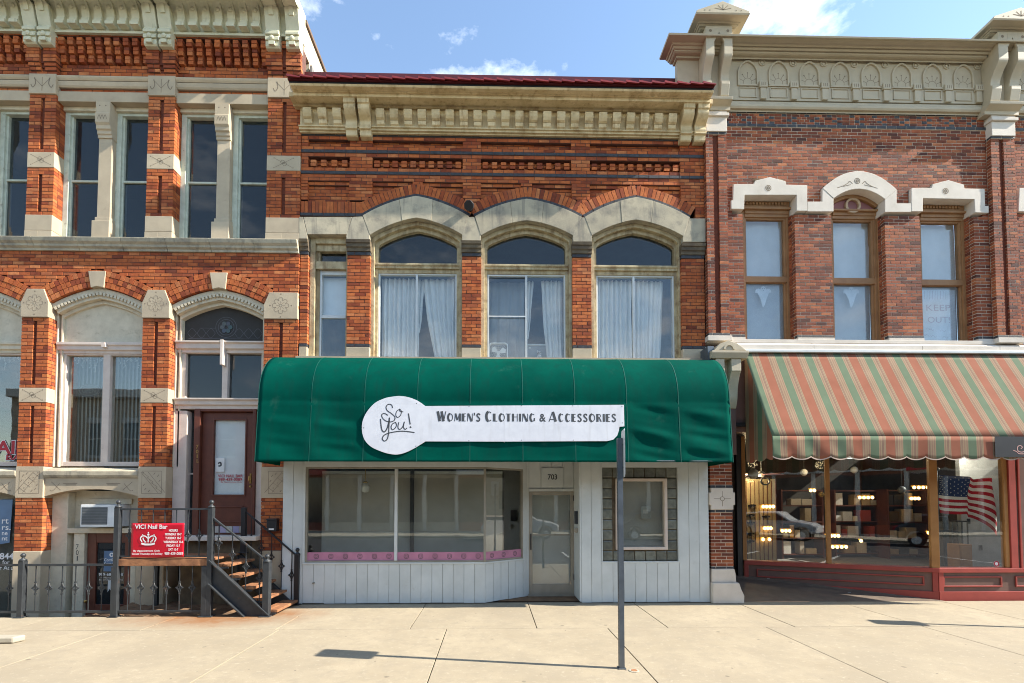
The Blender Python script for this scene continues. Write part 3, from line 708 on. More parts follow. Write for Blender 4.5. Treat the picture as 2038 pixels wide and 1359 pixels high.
t = thing('cat_bed', 'grey cushioned window perch with white top edge in the middle window', 'cat bed', ((bx0+bx1)/2, .5, fz))
g = G(); g.box(bx0, bx1, .52, .56, fz+.0, zt-.02); g.build('back_cushion', MT['sheer'], t, bev=.02)
g = G(); g.tube([(bx0, .52, zt-.01), (bx1, .52, zt-.01)], .022, 10); g.build('rim', MT['plastic'], t, smooth=True)
g = G()
for ax in (bx0+.06, bx1-.06):
    for az in (fz+.13, zt-.08): g.lathe((ax, .515, az), [(.022,-.012),(.022,.004),(.012,.012)], 12, 'y')
g.build('suction_cup', MT['plastic'], t, smooth=True)
g = G().box(bx0, bx1, .30, .52, fz-.01, fz+.03); g.build('seat', MT['sheer'], t, bev=.01)
cx = xx(1074,690,.3); t = thing('cat', 'small white and tabby cat sitting in the grey bed of the middle window', 'cat', (cx, .40, fz+.03))
prof = [(.012,0),(.058,.008),(.066,.04),(.060,.09),(.048,.13),(.036,.155),(.034,.165),(.045,.18),(.047,.20),(.038,.225),(.016,.237)]
g = G(); g.lathe((cx, .40, fz+.03), prof, 14)
for sx in (-1, 1):
    g.add([(cx+sx*.045,.39,fz+.24),(cx+sx*.012,.39,fz+.262),(cx+sx*.02,.415,fz+.255),(cx+sx*.042,.395,fz+.30)], [(0,1,3),(1,2,3),(2,0,3),(0,2,1)])
    g.tube([(cx+sx*.028,.36,fz+.13),(cx+sx*.03,.335,fz+.07),(cx+sx*.03,.32,fz+.035)], [.02,.016,.017], 8)
g.lathe((cx,.355,fz+.212), [(.018,-.008),(.014,.008),(.004,.014)], 8, 'y')
g.tube(crom([(cx-.05,.42,fz+.045),(cx-.11,.40,fz+.045),(cx-.15,.37,fz+.06),(cx-.14,.36,fz+.10)]), .012, 8)
catm = M('white_tabby_fur', (.62,.60,.57), (.16,.13,.10), rough=.95, ns=16, bump=.3, bs=300); g.build('body', catm, t, smooth=True)
g = G()
for sx in (-1, 1): g.lathe((cx+sx*.018,.353,fz+.225), [(.006,0),(.004,.003)], 8, 'y')
g.lathe((cx,.340,fz+.213), [(.005,0),(.002,.003)], 6, 'y'); g.build('eyes', MT['ironblack'], t)
# ---- cornice
EXL, EXR = XL-.02, XR+.02
def zc(py, Y): return zz(py, 1000, Y)
layers = [((0.3,zc(269,0)),(-.06,zc(269,-.06)),(-.06,zc(266,-.06)),(-.10,zc(263,-.1)),(-.10,zc(259,-.1)),(-.13,zc(256.5,-.13)),(-.13,zc(254,-.13)),(0.3,zc(254,-.13)))]
g = G(); g.profx(list(layers[0]), EXL, EXR); g.build('lower_moulding', MT['cornice_yellow'], CB, bev=.004)
g = G(); g.box(EXL+.02, EXR-.02, -.085, .3, zc(254,-.13)-.01, zc(221,-.09)+.02); g.build('dentil_band', MT['cornice_yellow'], CB)
YS = -.34
zs = zc(219,-.1)
sof = [(.3,zs-.0),(-.10,zs-.0),(-.12,zs-.02),(-.14,zs-.02),(-.16,zs+.005),(YS,zs+.005),(YS,zc(190,YS)+.0),(.3,zc(190,YS))]
g = G(); g.profx(sof, EXL-.10, EXR+.03); g.build('soffit', MT['cornice_yellow'], CB)
za_ = zc(198,YS)
cy = [(-.2,za_-.01),(YS-.03,za_-.01),(YS-.03,zc(190,YS-.03)),(YS-.07,zc(187.5,YS-.07)),(YS-.07,zc(186,YS-.07)),(YS-.12,zc(182,YS-.12)),(YS-.17,zc(177,YS-.17)),(YS-.19,zc(172,YS-.19)),(-.2,zc(172,YS-.19))]
XCL, XCR = xx(578,180,YS-.15), xx(1419,180,YS-.15)
g = G(); g.profx(cy, XCL, XCR); g.build('crown_moulding', MT['cornice_yellow'], CB, bev=.004)
zfas = zc(172,YS-.19)
g = G(); g.box(XCL-.01, XCR+.01, YS-.18, .2, zfas+.001, zfas+.045); g.build('gutter_board', MT['ironblack'], CB)
dl = [603+29.5*k for k in range(3)]+[748+27.75*k for k in range(22)]
for q in dl:
    a = xx(q,238,-.2); b = a+.165
    g = G(); zt, zb, zm = zc(221.5,-.2), zc(254,-.13), zc(243,-.17)
    g.profx([(-.08,zt),(-.23,zt),(-.235,zt-.05),(-.225,zt-.11),(-.20,zt-.16),(-.165,zm+.012),(-.08,zm+.012)], a, b)
    g.profx([(-.08,zm+.006),(-.165,zm+.006),(-.155,zb+.02),(-.125,zb),(-.08,zb)], a+.004, b-.004); g.build('dentil', MT['cornice_yellow'], CB, bev=.004)
def sbracket(x0, x1, zt, zb, yo, yi, mat, par, name='bracket'):
    """scrolled bracket: block above, S-curve to a foot block below"""
    h = zt-zb; pr = [(.0,zt),(yo,zt),(yo,zt-.16*h),(yo+.03,zt-.18*h)]
    c = crom([(yo+.03,zt-.20*h),(yo+.035,zt-.30*h),(yo+.10,zt-.42*h),(yo+.19,zt-.52*h),(yi-.10,zt-.64*h),(yi-.085,zt-.74*h)], 5)
    pr += c + [(yi-.12,zt-.75*h),(yi-.12,zt-.80*h),(yi-.08,zt-.82*h),(yi-.07,zb+.03*h),(yi-.05,zb),(.0,zb)]
    g = G(); g.profx(pr, x0, x1); return g.build(name, MT[mat], par, bev=.006)
for q in (683, 711, 1356.5, 1384.5):
    a = xx(q+2,235,-.25); sbracket(a, a+.225, zc(198,YS), zc(277,-.1), YS-.005, -.06, 'cornice_yellow', CB)
# metal roof edge with lapped tiles
zr = zfas+.045
rf = G(); rf.profx([(YS-.22,zr),(YS-.22,zr+.02),(1.2,zr+.50),(1.2,zr+.05)], XCL-.03, XCR-.0); rf = rf.build('roof', MT['roofflash'], CB)
G().box(XCL+.0, XCR-.05, .12, .2, zr, zz(149.5,1000,.12)).build('roof_flashing', MT['roofflash'], rf)
n = 33; xw = (XCR-XCL+.04)/n
for k in range(n):
    a = XCL-.03+k*xw; g = G(); y0 = YS-.27; y1 = y0+.42; s_ = .335
    z0_ = zr+.012; t_ = random.uniform(.018,.034)
    z1_ = z0_+s_*(y1-y0)
    g.add([(a,y0,z0_+.055),(a+xw*1.02,y0,z0_+.004),(a+xw*1.02,y1,z1_+.01),(a,y1,z1_+.03),(a,y0,z0_+.012),(a+xw,y0,z0_-.012),(a+xw,y1,z1_-.02),(a,y1,z1_-.02)],
          [(0,1,2,3),(4,7,6,5),(0,4,5,1),(1,5,6,2),(2,6,7,3),(3,7,4,0)]); g.build('roof_tile', MT['roofred'], rf)
# security lamp between the first two arches
lx, lz = P(936, 412, -.1); t = thing('security_lamp', 'small black security lamp fixed where the first two stone arches meet', 'lamp', (lx, 0, lz))
g = G(); g.lathe((lx, -.02, lz), [(.02,-.02),(.05,.0),(.05,.03),(.03,.05)], 12, 'y'); g.tube([(lx,-.05,lz),(lx-.01,-.13,lz-.02)], .018, 8); g.build('mount', MT['ironblack'], t)
g = G(); g.tube([(lx+.03,-.08,lz+.05),(lx-.01,-.17,lz-.01),(lx-.03,-.23,lz-.05)], [.06,.095,.10], 8); g.build('head', MT['ironblack'], t, bev=.008)
# ================================================================== white shopfront under the awning
SF = thing('shopfront', 'white boarded shopfront with display window and recessed door under the green awning', 'shopfront', (0, -.1, 0))
YW = -.12; MT['groove'] = M('grey_groove', (.36,.35,.32), rough=.9)  # grey backing that reads as thin lines between the boards
X0, X1 = xx(562,1050,YW), xx(1411,1050,YW)
zs_t, zs_b = zz(905,1000,YW), .012
def zs(py, px=800, Y=YW): return zz(py, px, Y)
def boards(x0, x1, z0, z1, y, wd=.206, yb=.06, ph=0.):
    n = max(1, round((x1-x0)/wd)); st = (x1-x0)/n
    for k in range(n):
        g = G(); a = x0+k*st; rag = random.uniform(0,.012) if z0 < .1 else 0
        g.box(a+.003, a+st-.003, y+random.uniform(-.001,.001), y+yb*.5, z0+rag, z1); g.build('board', MT['white'], SF, bev=.003)
    G().box(x0, x1, y+.012, y+yb, z0+.02, z1-.002).build('board_backing', MT['groove'], SF)
wx0, wx1 = xx(608,1020,YW), xx(966,1020,YW); wz0, wz1 = zs(1119), zs(929)
boards(X0, wx0-.04, zs_b, zs_t, YW, .23)
boards(wx0-.04, wx1, zs_b, wz0-.035, YW)
G().box(wx0-.045, wx1, YW-.018, YW+.05, wz0-.034, wz0).build('sill_trim', MT['white'], SF, bev=.004)
G().box(wx0-.045, wx0-.003, YW-.018, YW+.05, wz0+.001, zs_t).build('side_trim', MT['white'], SF, bev=.004)
G().box(wx0-.002, wx1+.02, YW-.016, YW+.05, wz1, zs_t).build('head_trim', MT['white'], SF, bev=.004)
# angled bay towards the door
AX0, AY0 = wx1, YW; AX1, AY1 = xx(1048,1050,.55), .55
L = hypot(AX1-AX0, AY1-AY0); ux, uy = (AX1-AX0)/L, (AY1-AY0)/L; nx_, ny_ = uy, -ux
def ap(s_, o_, z): return (AX0+ux*s_+nx_*o_, AY0+uy*s_+ny_*o_, z)
def abox(g, s0, s1, o0, o1, z0, z1):
    g.add([ap(s0,o1,z0),ap(s1,o1,z0),ap(s1,o0,z0),ap(s0,o0,z0),ap(s0,o1,z1),ap(s1,o1,z1),ap(s1,o0,z1),ap(s0,o0,z1)], _cf)
n = 5; st = (L-.1)/n
for k in range(n):
    g = G(); abox(g, k*st+.004, (k+1)*st-.004, -.03, .0, zs_b+random.uniform(0,.01), wz0-.035); g.build('board', MT['white'], SF, bev=.003)
g = G(); abox(g, 0, L-.1, -.05, -.012, .03, wz0-.04); g.build('board_backing', MT['groove'], SF)
g = G(); abox(g, L-.1, L, -.06, .01, zs_b, zs_t); g.build('corner_post', MT['white'], SF, bev=.004)
g = G(); abox(g, -.01, L-.1, -.05, .018, wz0-.034, wz0); g.build('sill_trim', MT['white'], SF, bev=.004)
g = G(); abox(g, -.01, L-.1, -.05, .016, wz1, zs_t); g.build('head_trim', MT['white'], SF, bev=.004)
# display window
fr = G(); e = .035
fr.box(wx0, wx0+e, YW+.0, YW+.07, wz0, wz1); fr.box(wx0+e, wx1, YW+.002, YW+.07, wz0, wz0+e); fr.box(wx0+e, wx1, YW+.002, YW+.07, wz1-e, wz1)
abox(fr, 0, L-.1, -.07, -.002, wz0, wz0+e); abox(fr, 0, L-.1, -.07, -.002, wz1-e, wz1); abox(fr, L-.135, L-.1, -.07, .0, wz0+e, wz1-e)
fr = fr.build('display_window', MT['bronze_alu'], SF, bev=.004)
xm = xx(788,1020,YW)
G().box(xm-.028, xm+.028, YW-.01, YW+.07, wz0+e, wz1-e).build('mullion', MT['alu'], fr, bev=.004)
G().box(wx1-.035, wx1+.012, YW-.012, YW+.07, wz0+.001, wz1-.001).build('corner_mullion', MT['bronze_alu'], fr, bev=.004)
for a, b in ((wx0+e, xm-.028), (xm+.028, wx1-.035)): G().box(a, b, YW+.035, YW+.042, wz0+e, wz1-e).build('pane', MT['glassshop'], fr)
g = G(); abox(g, .02, L-.135, -.042, -.035, wz0+e, wz1-e); g.build('pane', MT['glassshop'], fr)
# pink film with ring marks along the foot of the panes
zp0, zp1 = wz0+e, zs(1099)
def film(x0, x1, n):
    o = G().box(x0, x1, YW+.029, YW+.031, zp0, zp1).build('pink_film', MT['pink'], fr); g = G(); zc_ = (zp0+zp1)/2
    for k in range(n):
        xc = x0+(k+.62)*(x1-x0)/n; disc(g, xc, zc_, .040, .050, YW+.0275, 18); disc(g, xc, zc_, .018, .025, YW+.0275, 14)
    g.build('ring_mark', MT['ink'], o)
film(wx0+e, xm-.028, 6); film(xm+.028, wx1-.035, 6)
g = G(); abox(g, .02, L-.135, -.031, -.029, zp0, zp1); o = g.build('pink_film', MT['pink'], fr)
g = G(); zc_ = (zp0+zp1)/2
for k in range(3):
    s0 = .02+(L-.155)*(k+.55)/3.1
    for r0, r1 in ((.040,.050),(.018,.025)):
        q = 16; vs = [ap(s0+r*cos(2*pi*i/q), -.0275, zc_+r*sin(2*pi*i/q)) for r in (r0,r1) for i in range(q)]
        g.add(vs, [(i,(i+1)%q,q+(i+1)%q,q+i) for i in range(q)])
g.build('ring_mark', MT['ink'], o)
# blinds: slats hanging behind the glass, one run per window
def blind(x0, x1, z0, z1, y, lab, pitch=.042, group='blinds behind the shop glass'):
    t = thing('window_blind', lab, 'blind', ((x0+x1)/2, y, z0), group)
    g = G().box(x0, x1, y-.02, y+.03, z1, z1+.05); g.build('head_rail', MT['alu'], t)
    g = G(); z = z0
    while z < z1:
        g.add([(x0,y-.008,z-.004),(x1,y-.008,z-.004),(x1,y+.004,z+pitch*1.04),(x0,y+.004,z+pitch*1.04)], [(0,1,2,3)]); z += pitch
    g.build('slats', MT['blind'], t, kind='stuff')
    return t
zi0, zi1 = wz0+.0, wz1-.10
blind(xx(641,1000,.45), xx(818,1000,.45), zi0-.1, zi1+.0, .45, 'taupe slatted blind behind the left pane of the display window')
blind(xx(824,1000,.45), xx(1000,1000,.45), zi0-.1, zi1+.0, .45, 'taupe slatted blind behind the middle of the display window')
g = G(); gx = xx(820,1000,.4); g.box(gx-.035, gx+.035, .38, .44, .5, 3.0); g.build('inner_post', MT['dark'], SF)
RX = xx(1157,1080,YW)
# room
g = G(); g.box(XL+.03, XR-.03, 2.6, 2.7, 0, 4.6); g.box(XL-.1, XL+.0, .0, 2.7, 0, 4.6); g.box(XR-.05, XR+.0, .05, 2.7, 0, 4.6); g.box(XL, XR, .0, 2.7, 3.0, 3.1); g.build('room_walls', MT['room'], SF)
G().box(XL, AX0, -.06, 2.7, .30, .38).build('display_floor', MT['room'], SF); G().box(RX+.05, XR, -.06, 2.7, .30, .38).build('display_floor', MT['room'], SF)
px_, pz_ = P(727, 970, .18); t = thing('pendant_lamp', 'round glass pendant lamp hanging behind the left pane of the display window', 'lamp', (px_, .18, pz_))
g = G(); g.lathe((px_, .18, pz_), [(.02,-.10),(.06,-.085),(.082,-.03),(.082,.02),(.06,.075),(.03,.09)], 18); g.build('globe', MT['plastic'], t, smooth=True)
g = G(); g.lathe((px_, .18, pz_), [(.045,.085),(.05,.11),(.03,.125)], 16); g.build('collar', MT['brass'], t); g = G(); g.tube([(px_, .18, pz_+.12), (px_, .18, 3.0)], .006, 6); g.build('rod', MT['brass'], t)
# recessed doorway
YD = .55; dx0, dx1 = xx(1053,1080,YD), xx(1142,1080,YD); zd0, zd1 = .06, zz(978,1100,YD)
G().box(AX1-.02, dx0-.002, YD, YD+.1, .02, zs_t+.1).build('jamb_board', MT['white'], SF, bev=.004)
dr = G(); e = .07
dr.box(dx0, dx0+e, YD-.02, YD+.06, zd0, zd1); dr.box(dx1-e, dx1, YD-.02, YD+.06, zd0, zd1); dr.box(dx0+e, dx1-e, YD-.018, YD+.06, zd1-.075, zd1); dr.box(dx0+e, dx1-e, YD-.018, YD+.06, zd0, zd0+.20)
dr = dr.build('door', MT['bronze_alu'], SF, bev=.005)
G().box(dx0+e, dx1-e, YD+.02, YD+.028, zd0+.20, zd1-.075).build('pane', MT['glassshop'], dr)
G().box(dx0+.02, dx0+.045, YD-.07, YD-.045, .98, 1.32).build('pull_handle', MT['ironblack'], dr, bev=.005)
G().box(dx0-.02, dx1+.02, YD-.03, YD+.10, .002, zd0-.002).build('door_sill', MT['bronze_alu'], SF); G().box(dx0+e, dx1-e, YD-.05, YD-.03, 1.28, 1.305).build('push_bar', MT['bronze_alu'], dr)
for zq in (.35, 2.0): G().box(dx1-.012, dx1+.012, YD-.035, YD-.02, zq, zq+.12).build('hinge', MT['ironblack'], dr)
G().box(dx0+.03, dx1-.03, .9, .93, .1, 2.6).build('door_drape', MT['shade'], dr)
zl0, zl1 = zd1+.003, zs_t+.1
G().box(dx0, dx1+.02, YD-.03, YD+.05, zl0, zl0+.05).build('door_head_trim', MT['white'], SF, bev=.004)
for k in range(4):
    a = dx0+(dx1-dx0)*k/4; G().box(a+.003, a+(dx1-dx0)/4-.003, YD, YD+.05, zl0+.051, zl1).build('board', MT['white'], SF, bev=.003)
nx0, nz0 = P(1078, 969, YD-.02); nx1, nz1 = P(1121, 931, YD-.02)
t = thing('number_plate', 'white house number plate reading 703 above the glass door', 'number plate', ((nx0+nx1)/2, YD-.02, nz0))
G().box(nx0, nx1, YD-.022, YD-.002, nz0, nz1).build('plate', MT['white'], t, bev=.004)
text('703', (nx0+nx1)/2, (nz0+nz1)/2+.01, YD-.025, 'ink', t, w=.20, h=.115, bold=.02)
# threshold and side wall of the recess
thr = G().prismz([(AX0+.25,YW+.20),(AX1,AY1+.05),(dx1+.1,YD+.05),(dx1+.1,YW+.16)], .004, .012); thr.build('threshold', MT['earth'], SF)
G().prismz([(dx1+.001,YD+.05),(RX-.03,YW+.0),(RX-.002,YW+.0),(RX-.002,YD+.05)], zs_b+.02, zs_t).build('recess_side', MT['white'], SF)
mbx = PXp(1148, 1030, .5*(dx1+RX)); my, mz = YW+.28, zz(1030,1148,.1)
t = thing('mailbox', 'small dark letter slot box on the side of the recessed doorway', 'mailbox', (RX-.12, .12, mz))
sx_ = RX-.03-(RX-.03-dx1)*((.12-YW)/(YD+.05-YW))
G().box(sx_-.05, sx_+.0, .06, .20, mz-.13, mz+.13).build('box', MT['iron'], t, bev=.006); G().box(sx_-.056, sx_-.051, .08, .18, mz+.04, mz+.06).build('slot', MT['ironblack'], t)
tag(G().lathe((sx_-.03, .08, mz-.25), [(.05,-.02),(.05,.015),(.03,.025)], 14, 'y').build('meter_dial', MT['bronze_alu'], None), 'small round dial below the dark letter box', 'dial')
# right part with glass-block surround
bx0, bx1 = xx(1199,1020,YW), xx(1349,1020,YW); bz0, bz1 = zs(1117,1270), zs(930,1270)
boards(RX, bx0-.02, zs_b, zs_t, YW); boards(bx1+.02, X1, zs_b, zs_t, YW); boards(bx0-.02, bx1+.02, zs_b, bz0-.03, YW)
G().box(bx0-.03, bx1+.03, YW-.012, YW+.05, bz0-.03, bz0).build('sill_trim', MT['white'], SF, bev=.004)
G().box(bx0-.02, bx1+.02, YW-.012, YW+.05, bz1, zs_t).build('head_trim', MT['white'], SF, bev=.004)
for a in (bx0-.02, bx1+.001): G().box(a, a+.019, YW-.012, YW+.05, bz0+.001, bz1-.001).build('side_trim', MT['white'], SF)
gb = M('dirty_glass_block', (.17,.18,.145), (.11,.115,.095), rough=.22, ns=9, bump=.5, bs=14, spec=.6, vary=.3)
ix0, ix1, iz0, iz1 = xx(1226,1020,YW), xx(1328,1020,YW), zs(1094,1270), zs(952,1270)
nxb, nzb = 7, 9; sw_, sh_ = (bx1-bx0)/nxb, (bz1-bz0)/nzb
for i in range(nxb):
    for j in range(nzb):
        a, b, c, d = bx0+i*sw_, bx0+(i+1)*sw_, bz0+j*sh_, bz0+(j+1)*sh_
        if ix0-.03 < (a+b)/2 < ix1+.03 and iz0-.03 < (c+d)/2 < iz1+.03: continue
        g = G(); g.box(a+.006, b-.006, YW+.03, YW+.10, c+.006, d-.006); g.build('glass_block', gb, SF, bev=.02)
g = G(); g.box(bx0, bx1, YW+.055, YW+.09, bz0, iz0); g.box(bx0, bx1, YW+.055, YW+.09, iz1, bz1); g.box(bx0, ix0, YW+.055, YW+.09, iz0, iz1); g.box(ix1, bx1, YW+.055, YW+.09, iz0, iz1); g.build('block_mortar', MT['stone_dark'], SF)
fr = G(); e = .055
fr.box(ix0, ix0+e, YW-.02, YW+.12, iz0, iz1); fr.box(ix1-e, ix1, YW-.02, YW+.12, iz0, iz1); fr.box(ix0+e, ix1-e, YW-.018, YW+.12, iz1-e, iz1); fr.box(ix0+e, ix1-e, YW-.018, YW+.12, iz0, iz0+e)
fr = fr.build('small_window', MT['wood_pink'], SF, bev=.006)
G().box(ix0+e, ix1-e, YW+.05, YW+.056, iz0+e, iz1-e).build('pane', MT['glassshop'], fr)
blind(ix0-.05, ix1+.05, iz0-.05, iz1+.03, YW+.22, 'taupe slatted blind in the small shop window framed by glass blocks', .03)
nx_0, nz_0 = P(1285, 1020, YW+.07); t = thing('taped_notice', 'faint paper notice behind the small shop window', 'notice', (nx_0, YW+.07, nz_0))
G().box(nx_0-.09, nx_0+.10, YW+.075, YW+.078, nz_0-.12, nz_0+.13).build('paper', M('notice_paper', (.36,.36,.34), rough=.8, bump=0), t)
G().box(nx_0-.05, nx_0+.05, YW+.073, YW+.0745, nz_0-.02, nz_0+.06).build('picture', MT['blind'], t)
tag(G().lathe((X0+.62, YW, zs(1160,620)), [(.022,-.02),(.022,.02),(.014,.03),(.014,.06)], 10, 'y').build('water_tap', MT['bronze_alu'], None, smooth=True), 'small metal tap stub low on the white boards by the stairs', 'tap')
# ================================================================== green awning
GA = thing('green_awning', 'long green canvas awning with rounded top over the white shopfront', 'awning', (0, -.1, 2.7))
AL, AR = xx(561,700,-.1), xx(1406,700,-.1)
ztop = zz(717.5,1000,-.1); zbot = zz(919,1000,-1.1)
prof = []
for k in range(13):
    a = pi/2*k/12; prof.append((-.10-.90*sin(a)*1.0, ztop-.95*(1-cos(a))))
ym, zm = prof[-1]
for k in range(1, 15): prof.append((ym-.10*k/14, zm+(zbot-zm)*k/14))
NP = 9; sub = 12; nu = NP*sub; nv = len(prof)-1
def can(u, v):
    j = v*nv; i = min(int(j), nv-1); f = j-i
    y = prof[i][0]+(prof[i+1][0]-prof[i][0])*f; z = prof[i][1]+(prof[i+1][1]-prof[i][1])*f
    p = u*NP; k = min(int(p), NP-1); q = p-k
    sag = 4*q*(1-q)
    a = min(1, max(0, (v-.02)/.12))*min(1, (1-v)/.06+.25)
    d = .012*sag*a
    if v > .42:
        t = (v-.42)/.58; env = sag*t*(1-t*.75)*2.2
        amp = (.012,.018,.006,.004,.004,.006,.010,.030,.032)[k]
        dirn = (1.0,1.0,.3,.2,.2,.3,.6,1.5,1.2)[k] * (-1 if k < 2 else 1)
        s_ = t*9-dirn*(u*NP)*1.6*(-1 if k < 2 else 1)+k
        d += amp*env*(sin(s_*1.35)+.5*sin(s_*2.9+1.0+2*q)+.25*sin(s_*5.1+q*5))
    if 12.2 < j < 13.2: d += .006
    nrm = (-1, 0) if v > .46 else (-sin(pi/2*v/.46), cos(pi/2*v/.46))
    return (AL+u*(AR-AL), y-nrm[0]*d, z-nrm[1]*d)
g = G().grid(nu, nv*2, can); cn = g.build('canopy', MT['green'], GA, smooth=True, solid=.004)
for k in range(NP+1):
    u = min(max(k/NP, .0006), .9994); pts = [can(u, j/(nv*1.0)) for j in range(nv+1)]
    g = G(); hw = .007
    vs = [(x-hw, y-.0035*(1 if i > 5 else .5), z+(.0035 if i < 12 else 0)) for i, (x,y,z) in enumerate(pts)]+[(x+hw, y-.0035*(1 if i > 5 else .5), z+(.0035 if i < 12 else 0)) for i, (x,y,z) in enumerate(pts)]
    n = nv+1; g.add(vs, [(i, i+n, i+n+1, i+1) for i in range(n-1)]); g.build('seam', MT['greenseam'], GA, smooth=True)
for X in (AL+.004, AR-.004):
    g = G(); pl = [(y, z) for y, z in prof]+[(-.10, zbot)]
    n = len(pl); g.add([(X,y,z) for y, z in pl], [tuple(range(n))]); g.build('end_panel', MT['green'], GA)
g = G(); yb = prof[-1][0]
g.tube([(AL+.01,yb+.02,zbot+.02),(AR-.01,yb+.02,zbot+.02)], .012, 8)
for k in range(NP+1):
    x = AL+.01+(AR-AL-.02)*k/NP; g.tube([(x,yb+.03,zbot+.16),(x,YW-.02,zbot+.16)], .012, 6)
g.build('frame', MT['steel'], GA)
# sign board on the awning
YB = -1.145
SB = thing('shop_sign', 'white board sign on the green awning, round at one end, with script lettering', 'sign', (0, YB, 3.2))
def sp(px, py): return P(px, py, YB)
def cp(cx_, cy_): return sp(500+cx_*.24534, 700+cy_*.24534)
out = []
for x_, y_ in crom([(1405,430),(1340,385),(1260,355),(1190,346),(1130,352),(1070,365),(990,405),(925,480),(892,560),(890,640),(915,715),(970,770),(1040,803),(1110,825),(1180,832),(1250,815),(1330,775),(1410,724)], 4): out.append(cp(x_, y_))
out += [sp(x_, y_) for x_, y_ in [(1000,878),(1210,877),(1222,874),(1230,866),(1234,855),(1235,848),(1245,847),(1245,803)]]
g = G(); g.prism(out, YB, YB+.02); g.build('board', MT['whitesign'], SB, bev=.002)
yk = YB-.002
g = G()
for sx_, wd in (([(1138,447),(1128,421),(1101,416),(1084,438),(1094,468),(1128,492),(1156,519),(1154,548),(1124,562),(1084,554),(1056,529),(1050,502),(1072,492),(1100,508)], 7),
    ([(1196,456),(1172,474),(1165,506),(1180,525),(1204,506),(1210,474),(1194,455),(1200,474),(1226,478)], 6),
    ([(1040,536),(1044,582),(1054,630),(1074,645),(1094,618),(1108,566),(1113,528)], 9),
    ([(1113,526),(1110,600),(1108,660),(1098,704),(1076,721),(1058,702),(1074,672),(1122,652),(1200,640),(1260,642),(1320,651)], 8),
    ([(1166,566),(1140,578),(1128,605),(1138,627),(1160,615),(1172,590),(1164,566)], 7),
    ([(1190,566),(1184,606),(1198,625),(1222,604),(1236,562),(1229,605),(1244,624),(1258,612)], 7),
    ([(1268,492),(1276,540),(1284,583)], 9), ([(1284,600),(1287,606),(1290,612)], 12)):
    stroke([cp(a, b) for a, b in sx_], wd*.00234, yk, g)
g.build('script_lettering', MT['ink'], SB)
# small capitals, the first letter of each word larger, fat stem and hairline strokes
K, T = .27, .085
def ell(a0, a1, n=9, cx=.5, cy=.5, rx=.40, ry=.46): return [(cx+rx*cos(a0+(a1-a0)*i/n), cy+ry*sin(a0+(a1-a0)*i/n)) for i in range(n+1)]
DECO = {'W': (1.25, [([(.10,1),(.32,0)],K), ([(.34,0),(.52,.95)],T), ([(.50,1),(.72,0)],K), ([(.74,0),(.95,1)],T)]),
 'O': (1.0, [(ell(pi*.5, pi*1.5, rx=.33),K), (ell(-pi*.5, pi*.5, rx=.42),T*1.2)]), 'M': (1.2, [([(.08,0),(.18,1)],T), ([(.20,1),(.46,.15)],K*.9), ([(.50,.15),(.76,1)],T), ([(.82,1),(.82,0)],K)]),
 'E': (.7, [([(.22,0),(.22,1)],K*1.3), ([(.2,.96),(.92,.96)],T), ([(.2,.58),(.82,.58)],T), ([(.2,.04),(.92,.04)],T)]), 'N': (.95, [([(.08,0),(.08,1)],T), ([(.18,1),(.80,0)],K), ([(.92,0),(.92,1)],T)]),
 "'": (.25, [([(.5,1.1),(.45,.75)],.16)]), 'S': (.75, [([(.85,.80),(.62,.96),(.30,.90),(.22,.72),(.50,.52),(.78,.32),(.70,.10),(.38,.03),(.10,.18)],.19)]),
 'C': (.9, [(ell(pi*.5, pi*1.5, rx=.30),K), (ell(pi*.26, pi*.52, cx=.56),T*1.1), (ell(-pi*.52, -pi*.26, cx=.56),T*1.1)]), 'L': (.7, [([(.24,0),(.24,1)],K*1.3), ([(.2,.04),(.95,.04)],T)]), 'T': (.8, [([(.02,.96),(.98,.96)],T), ([(.5,0),(.5,.98)],K*1.15)]),
 'H': (.95, [([(.20,0),(.20,1)],K), ([(.2,.58),(.9,.58)],T), ([(.90,0),(.90,1)],T)]), 'I': (.38, [([(.5,0),(.5,1)],K)]), 'G': (.95, [(ell(pi*.5, pi*1.5, rx=.30),K), (ell(pi*.26, pi*.52, cx=.56),T*1.1), (ell(-pi*.52, -pi*.2, cx=.52),T), ([(.86,.06),(.86,.45)],.16)]),
 'A': (1.05, [([(.05,0),(.46,.98)],T), ([(.50,1),(.82,0)],K), ([(.2,.22),(.75,.22)],T)]), 'R': (.85, [([(.22,0),(.22,1)],K*1.1), ([(.25,.96),(.60,.95),(.84,.77),(.62,.56),(.30,.54)],T), ([(.52,.54),(.90,.02)],.15)])}
def deco(word, x0, x1, zb, hb_, hs):
    ws = [DECO[c][0]*(hb_ if i == 0 else hs)+.02 for i, c in enumerate(word)]; k = (x1-x0)/sum(ws); x = x0
    for i, c in enumerate(word):
        h = hb_ if i == 0 else hs; wd = (ws[i]-.02)*k; g = G()
        for j, (pts, t_) in enumerate(DECO[c][1]): stroke([(x+p[0]*wd, zb+p[1]*h) for p in pts], t_*h*.95, yk-.0003*j, g, 3)
        g.build('letter', MT['ink'], SB); x += ws[i]*k
xs = [sp(q, 830)[0] for q in (868, 958, 965, 1068, 1074, 1088, 1093, 1231)]; zb_ = sp(1000,837)[1]
for i, wd in enumerate(("WOMEN'S", 'CLOTHING', '&', 'ACCESSORIES')):
    if wd == '&': text(wd, (xs[4]+xs[5])/2, zb_+.07, yk, 'ink', SB, 'letter', w=xs[5]-xs[4]-.01, h=.145, bold=.02)
    else: deco(wd, xs[2*i], xs[2*i+1], zb_, .180, .142)
g = G(); jx = sp(1004,840)[0]; g.box(jx-.003, jx+.003, yk, yk+.0015, sp(0,877)[1], sp(0,804)[1]); g.build('board_joint', MT['inkpale'], SB)
g = G()
